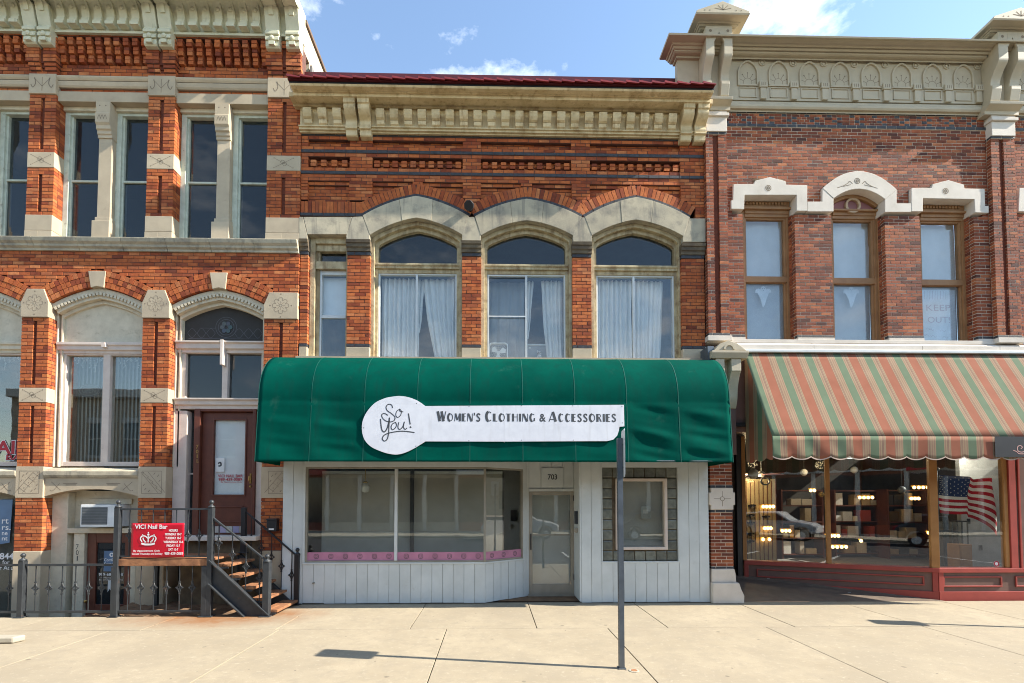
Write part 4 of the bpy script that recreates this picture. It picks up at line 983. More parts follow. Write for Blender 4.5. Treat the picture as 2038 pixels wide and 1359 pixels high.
for q in ((933,806),(1038,805),(1142,805),(1241,806),(1241,840),(933,876),(1038,875),(1142,875),(722,850),(827,800),(827,887)):
    a, b = sp(*q); disc(g, a, b, 0.0, .008, yk, 8)
g.build('screws', MT['ink'], SB)

def awn_y(z): return ym+(yb-ym)*min(1., max(0., (zm-z)/(zm-zbot)))
for o in [q for q in SB.children]:          # the board leans with the canvas behind it
    for v in o.data.vertices:
        z = v.co.z+SB.location[2]; v.co.y += awn_y(z)-.026-YB
# ================================================================== LEFT BUILDING
LB = thing('ornate_brick_building', 'tall orange brick building with pale stone blocks and mint cornice, beside the steel stairs', 'building', (-7, 0, 0))
zl = lambda py, Y=0.: zz(py, 300, Y)
P1 = (xx(58,315), xx(111,315)); P2 = (xx(295,315), xx(348,315)); P3 = (xx(533,315), XL-.006)
bay = P2[0]-P1[0]; P0 = (P1[0]-bay, P1[1]-bay)
PS = [P0, P1, P2, P3]; bays = [(P0[1], P1[0]), (P1[1], P2[0]), (P2[1], P3[0])]
YP, YB2, YFR = -.03, .05, .26
LBk = Bricks()
# --- top: corbel table and bands
for (a, b) in bays:
    LBk.wall(a, b, zl(81), zl(66), -.07, None, th=.3)
    LBk.wall(a, b, zl(155), zl(127), YB2, None, th=.25); LBk.wall(a, b, zl(127), zl(81), YB2+.08, None, th=.17)
    n = 10; st = (b-a)/n; h = (zl(83)-zl(127))/6
    for i in range(n):
        xc = a+(i+.5)*st
        for k in range(6):
            zc_ = zl(127)+(k+.5)*h; yo = (-.01,-.01,-.045,-.045,-.08,-.08)[k]
            LBk.one((xc, (yo+YB2+.08)/2, zc_), .100+.003*(k//2), YB2+.08-yo, h-(.012 if k % 2 else .004))
    LBk.wall(a, b, zl(184), zl(176), YB2, None, th=.2, rows=1)
for i, (a, b) in enumerate(PS):
    xm = (a+b)/2
    LBk.pier(a-.03, b+(.03 if i < 3 else 0), zl(134), zl(86), -.10, .2, 'R' if i < 3 else '', slot=(xm-.04, xm+.04, zl(150), zl(98)))
    LBk.pier(a-.015, b+(.015 if i < 3 else 0), zl(141), zl(134), -.075, .2, 'R' if i < 3 else '', slot=(xm-.04, xm+.04, 0, 99), rows=1)
    LBk.pier(a, b, zl(148), zl(141), -.055, .2, 'R' if i < 3 else '', slot=(xm-.04, xm+.04, 0, 99), rows=1)
    LBk.pier(a, b, zl(155), zl(148), YP, .2, 'R' if i < 3 else '')
    s = 'R' if i < 3 else ''
    LBk.pier(a, b, zl(308), zl(194), YP, .34, s, slot=(xm-.04, xm+.04, zl(301), zl(201)))
    LBk.pier(a, b, zl(432), zl(338), YP, .34, s, slot=(xm-.04, xm+.04, zl(425), zl(349)))
    # lower floor
    LBk.pier(a, b, zl(773.5), zl(634.5), YP, .36, s, slot=(xm-.037, xm+.037, zl(767), zl(641)))
    LBk.pier(a, b, zl(929), zl(802), YP, .36, s, slot=(xm-.037, xm+.037, zl(922), zl(810)))
    LBk.pier(a, b, zl(1096), zl(991), YP, .40, s)
    for yt, yb, nm, ya in ((155,194,'cap_stone',-.06),(308,338,'band_stone',YP-.006),(432,478,'base_stone',YP-.012),(773.5,802,'band_stone',YP-.006),(929,991,'panel_stone',YP-.012),(1096,1240,'footing_stone',YP-.01)):
        x1 = b+(.006 if i < 3 else 0)
        if nm == 'base_stone':
            G().box(a-.005, x1, ya, .36, zl(463)+.002, zl(yt)).build(nm, MT['stone'], LB, bev=.008)
            for q in (0, 1): G().box(a-.008+(x1-a)/2*q+.003*q, a+(x1-a)*(q+1)/2-.002*(1-q)+.003*q, ya-.004, .36, zl(478), zl(463)-.002).build(nm, MT['stone'], LB, bev=.008)
        else:
            G().box(a-.005, x1, ya, .40, zl(yb) if yb < 1200 else -1.0, zl(yt)).build(nm, MT['stone'], LB, bev=.008)
        g = G(); zc_ = (zl(yt)+zl(yb))/2; hw = (b-a)/2; yk = ya-.0015; wd = .010
        if nm == 'cap_stone':
            stroke([(xm-.16,zc_+.11),(xm-.07,zc_+.02),(xm,zc_-.06)], wd, yk, g); stroke([(xm+.16,zc_+.11),(xm+.07,zc_+.02),(xm,zc_-.06)], wd, yk, g); stroke([(xm,zc_+.13),(xm,zc_-.15)], wd, yk, g)
            for sx_ in (-1, 1): stroke([(xm+sx_*.15,zc_+.12),(xm+sx_*.13,zc_-.0),(xm+sx_*.18,zc_-.08),(xm+sx_*.22,zc_-.02)], .018, yk, g)
        elif nm == 'band_stone':
            for sx_ in (-1, 1): stroke([(xm-sx_*.17,zc_-.09),(xm+sx_*.17,zc_+.09)], wd*.7, yk, g)
            disc(g, xm-.02, zc_+.02, .035, .042, yk, 14); disc(g, xm+.02, zc_-.02, .035, .042, yk, 14)
            for sx_ in (-1, 1):
                for sz in (-1, 1): disc(g, xm+sx_*.19, zc_+sz*.10, 0, .012, yk, 8)
        elif nm == 'panel_stone':
            h2 = .22; w2 = .19
            for q in (0,1,2,3):
                c = [(-w2,-h2),(w2,-h2),(w2,h2),(-w2,h2)]; p, r_ = c[q], c[(q+1)%4]; stroke([(xm+p[0],zc_+p[1]),(xm+r_[0],zc_+r_[1])], .008, yk, g)
            d_ = 1 if i % 2 else -1
            for o_ in (-.07,.07): stroke([(xm-d_*w2+o_,zc_-h2+.02),(xm+d_*w2*.75+o_,zc_+h2-.02)], .008, yk, g)
            for q in range(4): 
                t = -.7+.45*q; stroke([(xm+d_*w2*t-.06,zc_+h2*t+.05),(xm+d_*w2*t+.07,zc_+h2*t-.04)], .007, yk, g); disc(g, xm+d_*w2*(t+.2), zc_+h2*(t+.2), 0, .011, yk, 8)
            for q, r_ in ((-.12,.13),(-.05,.17),(-.15,.03),(.12,-.13),(.05,-.17),(.15,-.05)): stroke([(xm+d_*q-.015,zc_+r_-.02),(xm+d_*q+.015,zc_+r_+.02)], .012, yk, g)
        else: continue
        g.build('carving', MT['carve'], LB)
# --- lower floor wall and arches
inn_px = [((-141,604),(-49,571),(43,604)), ((102,604),(194,571),(286,604)), ((342,606),(437,574),(530,607))]
inn = [parch(P(*l), P(*a), P(*r), .10) for l, a, r in inn_px]
for i in range(3):                          # spring the arches from the piers themselves
    a, b = bays[i]; pl = inn[i]; x0, x1 = pl[0][0], pl[-1][0]
    inn[i] = [(a-.02+(x-x0)/(x1-x0)*(b-a+.04), z) for x, z in pl]
outr = [offset(p, .335) for p in inn]
def lholes(z):
    hs = []
    for i in range(3):
        sp_ = span_at(outr[i], z)
        if sp_: hs.append(sp_)
        elif z < outr[i][0][1]: hs.append((outr[i][0][0], outr[i][-1][0]))
    return hs
LBk.wall(P0[0], XL-.006, zl(634), zl(503), YP, lholes, th=.36)
for i in range(3):
    for k in range(3): LBk.arch(inn[i], .004+.11*k, .11+.11*k, YP-.004-.003*k, .094)
    LBk.mg.ring(offset(inn[i], .33), offset(inn[i], .0), .1, .4)
LBk.build(LB, {'brick':'brick','black':'black'}, 'mortar', {'brick':'brick','black':'dark_brick'})
for i, (kx, kz) in enumerate(((194-243, 540),(194.5,540),(436,543))):
    q = [P(kx-17.5,kz,YP), P(kx+17.5,kz,YP), P(kx+13.5,kz+33,YP), P(kx,kz+30,YP), P(kx-12.5,kz+33,YP)]
    G().prism(q, YP-.022, .2).build('keystone', MT['stone'], LB, bev=.008)
for i, (a, b) in enumerate(PS):
    c = .09; zt, zb = zl(579 if i < 3 else 582), zl(634.5); ex = .005
    x1 = b+ex if i < 3 else b
    q = [(a-ex,zb),(x1,zb),(x1,zt-.26),(x1-.10,zt),(a+.10,zt),(a-ex,zt-.26)] if i < 3 else [(a-ex,zb),(x1,zb),(x1,zt),(a+.10,zt),(a-ex,zt-.26)]
    G().prism(q, YP-.03, .36).build('springer_stone', MT['stone'], LB, bev=.008)
    xm = (a+b)/2; zc_ = (zt+zb)/2; g = G(); yk = YP-.0315
    for k in range(8):
        an = 2*pi*k/8; stroke([(xm+.10*cos(an-.38),zc_+.10*sin(an-.38)),(xm+.155*cos(an-.2),zc_+.155*sin(an-.2)),(xm+.155*cos(an+.2),zc_+.155*sin(an+.2)),(xm+.10*cos(an+.38),zc_+.10*sin(an+.38))], .007, yk, g, 4)
        stroke([(xm+.04*cos(an),zc_+.04*sin(an)),(xm+.09*cos(an),zc_+.09*sin(an))], .005, yk, g, 2)
    disc(g, xm, zc_, .025, .033, yk, 12)
    for dx_, dz_ in ((-.21,0),(.21,0),(0,.23),(0,-.23)): disc(g, xm+dx_, zc_+dz_, 0, .014, yk, 8)
    g.build('rosette_carving', MT['carve'], LB)
# --- belt course: moulded stones end to end
n = 9; xs = [P0[0]+(XL-.004-P0[0])*k/n for k in range(n+1)]
for a, b in zip(xs, xs[1:]):
    g = G(); g.profx([(.36,zl(503)),(-.06,zl(503)),(-.06,zl(499)),(-.10,zl(496)),(-.10,zl(492)),(-.14,zl(488)),(-.155,zl(482)),(-.155,zl(480.5)),(-.05,zl(478.5)),(.36,zl(478.5))], a+.003, b-.003); g.build('belt_stone', MT['stone_old'], LB, bev=.004)
# --- string course and lintels of the upper windows
for a, b in bays:
    for ya, yb, yo in ((156.5,164,-.05),(165,176,-.02)):
        g = G(); g.profx([(.2,zl(yb)),(yo+.03,zl(yb)),(yo+.01,zl(yb-3)),(yo,zl(ya+2)),(yo,zl(ya)),(.2,zl(ya))], a+.002, b-.002); g.build('string_course', MT['stone'], LB, bev=.004)
    G().box(a+.002, b-.002, .0, .36, zl(204), zl(184)-.001).build('lintel', MT['stone'], LB, bev=.006)
    G().box(a+.002, b-.002, .13, .38, zl(222,.13), zl(204)-.001).build('window_head', MT['wood_pale'], LB)
    # upper window pair with stone mullion
    xm = (a+b)/2; xm0, xm1 = xm-.13, xm+.13
    cs = G(); cs.box(xm0, xm1, .07, .34, zl(430), zl(270)); cs.box(xm0-.02, xm1+.02, .045, .34, zl(438), zl(430)); cs.box(xm0-.06, xm1+.03, .02, .34, zl(478), zl(438))
    cs = cs.build('stone_mullion', MT['stone'], LB, bev=.008)
    cp_ = G(); cp_.profx([(.34,zl(272)),(.05,zl(272)),(.05,zl(266)),(.03,zl(265)),(.03,zl(259)),(.0,zl(257)),(.0,zl(250)),(-.03,zl(246)),(-.03,zl(228)),(-.02,zl(226)),(-.02,zl(205)),(.34,zl(205))], xm0-.012, xm1+.012); cp_.build('capital', MT['stone'], cs, bev=.005)
    g = G()
    for sx_ in (-.06,.06): disc(g, xm+sx_, zl(213), 0, .014, -.0215, 8)
    for q in (-.06, 0, .06): stroke([(xm+q-.03,zl(240)),(xm+q,zl(232)),(xm+q+.03,zl(240))], .01, -.0315, g)
    g.build('carving', MT['carve'], cs)
    for x0, x1 in ((a, xm0), (xm1, b)):
        fr = G(); e = .10; z0, z1 = zl(478), zl(222,.13)
        fr.box(x0+.001, x0+e, .18, .36, z0, z1); fr.box(x1-.05, x1-.001, .18, .36, z0, z1); fr.box(x0+e, x1-.05, .18, .36, z1-.06, z1); fr.box(x0+e, x1-.05, .18, .36, z0, z0+.05)
        fr.box(x0+e-.004, x0+e+.035, .22, .33, z0+.05, z1-.06); fr.box(x1-.085, x1-.048, .22, .33, z0+.05, z1-.06)
        fr = fr.build('window', MT['wood_sash'], LB, bev=.005)
        zm_ = zl(348)
        G().box(x0+e+.035, x1-.085, .215, .30, zm_-.02, zm_+.02).build('meeting_rail', MT['wood_sash'], fr, bev=.004)
        G().box(x0+e+.03, x1-.08, .27, .276, zm_, z1-.06).build('pane', MT['glassdark'], fr); G().box(x0+e+.03, x1-.08, .25, .256, z0+.05, zm_).build('pane', MT['glassdark'], fr)
# dark rooms behind, the stucco flank and the roof line
Yd, Zp = PXp(632, 108, XL)
g = G(); g.box(P0[0], XL-.4, 3.2, 3.3, -1, zl(60)); g.box(P0[0], XL-.4, .40, 3.3, zl(200), zl(196)); g.box(P0[0], XL-.4, .38, 3.3, zl(505), zl(492)); g.box(P0[0], XL-.4, .5, 3.3, zl(600)-.1, zl(600)); g.box(P0[0]-.1, P0[0], .1, 12, -1, Zp); g.build('inner_walls', MT['dark'], LB)
G().box(XL-.45, XL-.012, .36, 12, -.3, Zp).build('stucco_flank', MT['stucco'], LB)
G().box(XL-.47, XL+.03, .10, 12, Zp, Zp+.07).build('parapet_cap', MT['putty_dark'], LB)
G().box(P0[0], XL-.45, .12, 12, zl(60), zl(40)).build('roof_slab', MT['dark'], LB)
G().box(XL-.5, XL-.01, .06, .36, zl(88), Zp).build('flank_end', MT['stucco'], LB)
# --- cornice: cove with ribs, carried on paired brackets
zk = lambda py, Y: zz(py, 300, Y)
cov = [(.1,zk(69,-.1)),(-.10,zk(69,-.1)),(-.13,zk(67,-.13)),(-.13,zk(63,-.13)),(-.10,zk(61,-.1))]
cv = crom([(-.10,zk(60,-.1)),(-.13,zk(44,-.13)),(-.17,zk(26,-.17)),(-.25,zk(8,-.25)),(-.40,zk(-10,-.4))], 5)
cov += cv+[(-.50,zk(-11,-.5)),(-.50,zk(-40,-.5)),(-.7,zk(-60,-.7)),(.1,zk(-60,-.7))]
G().profx(cov, P0[0]-.2, XL+.0).build('cornice_cove', MT['cornice_mint'], LB)
for a, b in bays:
    m0, m1 = a+.06, b-.06; n = 7; st = (m1-m0)/n
    for k in range(n):
        xc = m0+(k+.5)*st; g = G()
        pr = [(y-.075, z+.02) for y, z in cv]; 
        i0 = 3
        g.profx([(cv[i0][0]+.02,cv[i0][1])]+[(cv[i0][0]-.05,cv[i0][1]-.03),(cv[i0][0]-.09,cv[i0][1]-.01),(cv[i0][0]-.09,cv[i0][1]+.06)]+[(y-.06,z+.015) for y, z in cv[i0+2:]]+[(y+.04,z+.03) for y, z in cv[::-1] if z > cv[i0][1]], xc-.075, xc+.075)
        g.lathe((xc, cv[11][0]-.05, cv[11][1]+.02), [(.045,-.02),(.045,.01),(.02,.03)], 12, 'y')
        g.box(xc-.082, xc+.082, -.24, -.08, zk(52,-.2), zk(45,-.2)); g.build('modillion', MT['cornice_mint'], LB, bev=.006)
def mint_bracket(x0, x1):
    g = G(); pr = [(.0,zk(89,-.2)),(-.17,zk(89,-.2)),(-.20,zk(86,-.2)),(-.20,zk(76,-.2)),(-.23,zk(74,-.23)),(-.23,zk(68,-.23)),(-.20,zk(66,-.2)),(-.24,zk(62,-.24)),(-.24,zk(57,-.24)),(-.20,zk(55,-.2))]
    pr += [(y-.13, z+.02) for y, z in cv[4:]]+[(-.56,zk(-20,-.56)),(.0,zk(-20,-.56))]
    g.profx(pr, x0, x1); o = g.build('bracket', MT['cornice_mint'], LB, bev=.008)
    g = G(); xm = (x0+x1)/2; g.profx([(y-.15, z+.02) for y, z in cv[6:]]+[(y-.10, z+.03) for y, z in cv[:5:-1]], xm-.045, xm+.045); g.build('bracket_rib', MT['cornice_mint'], o, bev=.004); G().box(xm-.06, xm+.06, -.245, -.2, zk(84,-.23), zk(77,-.23)).build('foot_block', MT['cornice_mint'], o, bev=.004); G().lathe((xm,-.235,zk(70,-.23)), [(.045,-.02),(.045,.01),(.02,.025)], 12, 'y').build('boss', MT['cornice_mint'], o)
for i, (a, b) in enumerate(PS):
    if i < 3:
        xm = (a+b)/2; mint_bracket(xm-.27, xm-.02); mint_bracket(xm+.02, xm+.27)
    else: mint_bracket(xx(528.5,70,-.2), xx(556,70,-.2)); mint_bracket(xx(569,70,-.2), xx(596,70,-.2))
# --- lower windows: moulded pointed heads
def wood_head(i, mat):
    a, b = bays[i]; pl = inn[i]; g = G()
    q0 = offset(pl, -.004); q1 = offset(pl, -.10); q2 = offset(pl, -.20); q3 = offset(pl, -.27)
    cl = lambda p, m: [(min(max(x, a+m), b-m), z) for x, z in p]
    ft = lambda p, zf: [(p[0][0], zf)]+p+[(p[-1][0], zf)]
    g.ring(q0, cl(q1, .0), .03, .36); g.ring(cl(q1, 0), cl(q2, .02), .065, .36)
    zf = zl(928)
    g.ring(ft(cl(q2, .02), zf), ft(cl(q3, .10), zf), .15, .38); g.box(a+.001, a+.03, .14, .40, zf, q2[0][1]+.05); g.box(b-.03, b-.001, .14, .40, zf, q2[0][1]+.05)
    o = g.build('window' if i < 2 else 'doorway', MT[mat], LB, bev=.006)
    g = G(); 
    for x, z, an, st in walk(offset(pl, -.115), .072):
        if a+.03 < x < b-.03:
            g.obox((x, .045, z), (st*.30*cos(an),0,st*.30*sin(an)), (0,.025,0), (.03*sin(an),0,-.03*cos(an)))
    g.build('dentil_row', MT[mat], o)
    return o, cl(q3, .10)
heads = [wood_head(0,'wood_pale'), wood_head(1,'wood_pale'), wood_head(2,'wood_pale')]
def tymp(o, pl, z0, mat, y=.20, name='tympanum'):
    return G().prism([(pl[0][0]-.02, z0)]+[(x, max(z, z0)) for x, z in offset(pl, .02)]+[(pl[-1][0]+.02, z0)], y, y+.02).build(name, MT[mat], o)
for i in (0, 1):
    o, pl = heads[i]; a, b = bays[i]; xa, xb = pl[0][0], pl[-1][0]
    tymp(o, pl, zl(682,.2), 'wood_pale')
    g = G(); g.profx([(.36,zl(705,.2)),(.17,zl(705,.2)),(.17,zl(700,.2)),(.13,zl(697,.15)),(.13,zl(690,.15)),(.10,zl(687,.12)),(.10,zl(682,.12)),(.2,zl(680,.15)),(.36,zl(680,.15))], a+.03, b-.03); g.build('transom_bar', MT['wood_pink' if i else 'wood_pale'], o, bev=.004)
    xm = xx(215,800,.25) if i else (a+b)/2+.05; z0, z1 = zl(928,.2), zl(705,.2)
    g = G(); g.box(xa, xa+.05, .19, .34, z0, z1); g.box(xb-.05, xb, .19, .34, z0, z1); g.box(xm-.07, xm+.07, .19, .34, z0, z1); g.box(xa+.05, xb-.05, .192, .34, z0, z0+.09); g.box(xa+.05, xb-.05, .192, .34, z1-.03, z1); g.build('sash', MT['wood_pink'], o, bev=.006)
    for p, q in ((xa+.05, xm-.07), (xm+.07, xb-.05)): G().box(p, q, .26, .266, z0+.09, z1-.03).build('pane', MT['glassshop'], o)
    kx = xx(208,688,.1) if i else xm
    if i: G().prism([(kx-.03,zl(692,.1)),(kx+.05,zl(692,.1)),(kx+.03,zl(683,.1)),(kx-.04,zl(683,.1))], .06, .13).build('bar_block', MT['wood_pink'], o)
    # stone sill and shallow stone arch under it
    G().profx([(.36,zl(951)),(-.03,zl(951)),(-.06,zl(946)),(-.06,zl(938)),(.12,zl(930)),(.36,zl(930))], a+.004, b-.004).build('sill', MT['stone_old'], LB, bev=.006)
    L_ = [(a+.004, zl(951)-.002), (b-.004, zl(951)-.002)]; zs0, zs1 = zl(988), zl(973)
    low = qb((a+.004, zs0), ((a+b)/2, 2*zs1-zs0), (b-.004, zs0), 12)
    G().ring([(x, zl(951)-.002) for x, z in low], low, -.01, .30).build('basement_lintel', MT['stone'], LB)
    g = G(); zc_ = zl(962); xm2 = (a+b)/2
    for sx_ in (-1, 1):
        stroke([(xm2+sx_*.28,zc_),(xm2+sx_*.55,zc_)], .010, -.0115, g); stroke([(xm2+sx_*.30,zc_-.03),(xm2+sx_*.50,zc_-.03)], .014, -.0115, g)
        stroke([(xm2+sx_*.60,zc_-.13),(xm2+sx_*.78,zc_+.03)], .010, -.0115, g); stroke([(xm2+sx_*.62,zc_),(xm2+sx_*.74,zc_-.14),(xm2+sx_*.80,zc_-.13)], .010, -.0115, g)
    g.build('carving', MT['carve'], LB)
# vertical blinds, icicle lights and OPEN sign in bay 1
a, b = bays[1]; zb0, zb1 = zl(918,.35), zl(706,.3)
t = thing('vertical_blind', 'grey-blue vertical blind behind the arched window nearest the brown door', 'blind', ((a+b)/2, .5, zb0))
x = xx(155,800,.5); k = 0; vb = M('grey_blue_blind', (.40,.45,.48), (.33,.38,.41), rough=.7, bump=0)
while x < xx(284,800,.5):
    g = G(); g.add([(x,.50,zb0),(x+.075,.45,zb0),(x+.075,.45,zb1),(x,.50,zb1)], [(0,1,2,3)]); g.build('slat', vb, t); x += .078; k += 1
tag(G().box(xx(141,800,.42), xx(152,800,.42), .40, .44, zb0, zb1).build('wooden_post', MT['doorbrown'], None), 'red-brown post just inside the arched window nearest the brown door', 'post')
def icicles(x0, x1, z1, y, lab):
    g = G(); x = x0; random.seed(int(abs(x0)*100)); g.tube([(x0,y,z1),(x1,y,z1-.01)], .004, 4)
    while x < x1:
        d = random.choice((.10,.16,.24,.32)); pts = [(x+random.uniform(-.02,.02),y,z1-d*q/5) for q in range(6)]; g.tube(pts, .0035, 4)
        for q in range(1, 6): g.obox((pts[q][0]+random.uniform(-.02,.02),y,pts[q][2]), (.012,0,.006), (0,.003,0), (.002,0,.004))
        x += random.uniform(.05,.10)
    tag(g.build('icicle_lights', MT['plastic'], None), lab, 'string lights', 'icicle light strings')
icicles(xx(150,720,.3), xx(284,720,.3), zl(709,.3), .30, 'white icicle light string along the top of the arched window nearest the door')
icicles(xx(0,720,.3), xx(42,720,.3), zl(707,.3), .30, 'white icicle light string at the top of the leftmost arched window')
ox, oz = P(177, 777, .3); t = thing('open_sign', 'dark oval OPEN sign hanging inside the arched window nearest the door', 'sign', (ox, .31, oz))
g = G(); g.prism([(ox+.23*cos(2*pi*k/28), oz+.135*sin(2*pi*k/28)) for k in range(28)], .30, .33); g.build('panel', MT['iron'], t)
g = G(); g.ring([(ox+.20*cos(2*pi*k/28), oz+.11*sin(2*pi*k/28)) for k in range(28)], [(ox+.185*cos(2*pi*k/28), oz+.098*sin(2*pi*k/28)) for k in range(28)], .294, .299, closed=True); g.build('tube_ring', MT['grille'], t)
text('OPEN', ox, oz, .296, 'grille', t, w=.27, h=.10, bold=.01)
# lettering on the leftmost window
t = thing('window_lettering', 'red shop lettering with white edge on the leftmost arched window glass', 'lettering', (xx(10,900,.25), .25, zl(905)))
tx, tz = P(-24, 890, .25); text('NAIL', xx(7,890,.25), tz, .252, 'whiteink', t, w=.94, h=.30, bold=.05); text('NAIL', xx(7,890,.25), tz, .250, 'redink', t, w=.90, h=.27, bold=.03)
tx, tz = P(28, 910, .25); text('BAR', xx(35,910,.25), tz, .252, 'whiteink', t, w=.48, h=.135, bold=.05); text('BAR', xx(35,910,.25), tz, .250, 'redink', t, w=.45, h=.11, bold=.03)
# --- doorway bay
o, pl = heads[2]; a, b = bays[2]; xa, xb = pl[0][0], pl[-1][0]
sg = M('stained_glass', None, rnd=[(.02,.03,.05),(.05,.02,.03),(.02,.05,.04),(.06,.05,.03),(.03,.03,.05)], rough=.15, bump=.2, bs=30, spec=.6)
ty = tymp(o, pl, zl(678,.2), 'dark', .26, 'stained_transom'); g = G()
cxs, czs = xx(450,650,.25), zl(650,.25)
for k in range(6):
    an = 2*pi*k/6; G().lathe((cxs+.085*cos(an), .255, czs+.085*sin(an)), [(.048,0),(.046,.006)], 10, 'y').build('glass_petal', sg, ty)
for r_ in (.155,.205): disc(g, cxs, czs, r_, r_+.010, .252, 28)
disc(g, cxs, czs, .035, .042, .252, 12)
xq = xa+.15
while xq < xb-.1:
    for s_ in (-1, 1):
        if abs(xq-cxs) > .25: stroke([(xq-.09,zl(662,.25)-.0),(xq,zl(662,.25)+s_*.10),(xq+.09,zl(662,.25))], .008, .252, g, 3)
    xq += .19
stroke([(xa+.08,zl(673,.25)),(xb-.05,zl(673,.25))], .008, .252, g, 2); stroke([(xa+.3,zl(652,.25)),(cxs-.2,zl(652,.25))], .008, .252, g, 2)
g.build('leading', M('lead', (.11,.11,.12), rough=.5, bump=0), ty)
dp = 'wood_pink'
g = G(); g.profx([(.40,zl(702,.2)),(.17,zl(702,.2)),(.17,zl(697,.2)),(.12,zl(693,.15)),(.12,zl(684,.15)),(.08,zl(681,.12)),(.08,zl(678,.12)),(.40,zl(677,.15))], a+.03, b-.03); g.build('transom_bar', MT[dp], o, bev=.004)
g = G(); g.profx([(.40,zl(814,.2)),(.16,zl(814,.2)),(.16,zl(808,.2)),(.12,zl(805,.15)),(.12,zl(797,.15)),(.08,zl(795,.12)),(.08,zl(792,.12)),(.40,zl(791,.15))], a+.03, b-.03); g.build('door_head', MT[dp], o, bev=.004)
xm = xx(449,750,.22); g = G(); g.box(xm-.055, xm+.055, .19, .34, zl(792,.2), zl(702,.2)); g.box(xm-.03, xm+.03, .05, .19, zl(726,.1), zl(676,.1)); g.build('transom_mullion', MT[dp], o, bev=.006); G().box(xa, xa+.07, .2, .34, zl(792,.2), zl(702,.2)).build('transom_side', MT[dp], o); G().box(xb-.04, xb, .2, .34, zl(792,.2), zl(702,.2)).build('transom_side', MT[dp], o)
for p, q in ((xa+.07, xm-.055), (xm+.055, xb-.04)): G().box(p, q, .27, .276, zl(793,.2), zl(701,.2)).build('pane', MT['glassdark'], o)
YD2 = .26; zdb, zdt = zl(1064,YD2), zl(814,YD2)
G().box(a+.01, xx(374,900,.2), .15, .36, zdb-.35, zl(814)-.001).build('jamb', MT[dp], o, bev=.005)
G().box(xx(374,900,YD2), xx(391,900,YD2), .30, .306, zdb, zdt).build('side_light', MT['glassdark'], o)
G().box(xx(374,900,YD2), xx(391,900,YD2), .27, .33, zl(944,YD2), zl(941,YD2)).build('side_rail', MT[dp], o)
fx0, fx1 = xx(391,900,YD2), xx(513,900,YD2)
fr = G(); e = .12; fr.box(fx0, fx0+e, .16, .38, zdb, zdt); fr.box(fx1-.06, fx1, .16, .38, zdb, zdt); fr.box(fx0+e, fx1-.06, .162, .38, zdt-.06, zdt); fr.build('door_frame', MT['doorbrown'], o, bev=.008)
G().box(fx1, b-.005, .20, .40, zdb-.3, zl(814)-.001).build('jamb', MT[dp], o, bev=.005)
lx0, lx1 = fx0+e+.004, fx1-.064; gx0, gx1, gz0, gz1 = xx(427,900,YD2), xx(489,900,YD2), zl(984,YD2), zl(836,YD2)
d_ = G(); zt_ = zdt-.064
d_.box(lx0, gx0, .24, .30, zdb, zt_); d_.box(gx1, lx1, .24, .30, zdb, zt_); d_.box(gx0, gx1, .241, .30, gz1, zt_); d_.box(gx0, gx1, .241, .30, zdb, gz0)
d_ = d_.build('door', MT['doorbrown'], LB, bev=.004)
g = G(); e = .03
for p0, p1, q0, q1 in ((gx0-.01,gx1+.01,gz1,gz1+e),(gx0-.01,gx1+.01,gz0-e,gz0),(gx0-e,gx0,gz0-e,gz1+e),(gx1,gx1+e,gz0-e,gz1+e),(gx0,gx1,zl(1010,YD2),zl(1007,YD2)),(gx0,gx1,zl(1040,YD2),zl(1037,YD2)),(gx0,gx0+.03,zl(1040,YD2),zl(1007,YD2)),(gx1-.03,gx1,zl(1040,YD2),zl(1007,YD2))): g.box(p0, p1, .222, .2405, q0, q1)
g.build('panel_moulding', MT['doorbrown'], d_, bev=.006)
G().box(gx0, gx1, .265, .271, gz0, gz1).build('pane', MT['glass'], d_)
G().box(gx0, gx1, .285, .287, gz0, gz1).build('paper_shade', MT['shade'], d_)
hx, hz = P(497, 952, .2); g = G(); g.box(hx-.018, hx+.018, .225, .24, hz-.10, hz+.10); g.tube([(hx,.21,hz+.05),(hx,.18,hz+.04),(hx,.18,hz-.04),(hx,.21,hz-.05)], .01, 8); g.lathe((hx,.23,hz-.16), [(.022,-.01),(.02,.012)], 12, 'y'); g.build('door_handle', MT['brass'], d_, smooth=False)
tt, tz = P(458, 947, .255); text('VICI NAIL BAR', tt, tz, .2625, 'redink', d_, w=.50, h=.058, bold=.02)
tt, tz = P(458, 954, .255); text('989-439-0089', tt, tz, .2625, 'redink', d_, w=.47, h=.058, bold=.02)
tt, tz = P(460, 959.5, .255); text('By Appointment Only', tt, tz, .2625, 'redink', d_, w=.42, h=.03, bold=.01)
nx0, nz0 = P(427.5, 939, .26); nx1, nz1 = P(447, 911, .26); G().box(nx0+.01, nx1, .260, .263, nz0, nz1).build('notice', MT['plastic'], d_); g = G(); stroke([(nx0+.06,nz0+.17),(nx0+.11,nz0+.19),(nx0+.12,nz0+.13),(nx0+.07,nz0+.12)], .03, .2585, g); g.build('notice_mark', MT['ink'], d_)
stx, stz = P(425, 1062, .235); 
for k in range(5): G().box(stx+k*.13, stx+k*.13+.12, .2205, .2215, stz+.02, stz+.15).build('sticker', M('sticker_%d' % k, ((.5,.42,.36),(.45,.36,.45),(.5,.47,.40),(.36,.30,.42),(.52,.45,.38))[k], rough=.6, bump=0), d_)
for k, ch in enumerate('701½'):
    tx, tz = P(392.5, 889+k*9.5, .16); text(ch, tx, tz, .158, 'brass', o, 'house_number', w=.02 if ch == '1' else .05, h=.075, bold=.01)
G().box(xx(368,1064,.1), b-.01, -.20, .40, zdb-.09, zdb-.002).build('door_step', MT['stone_white'], LB, bev=.008)
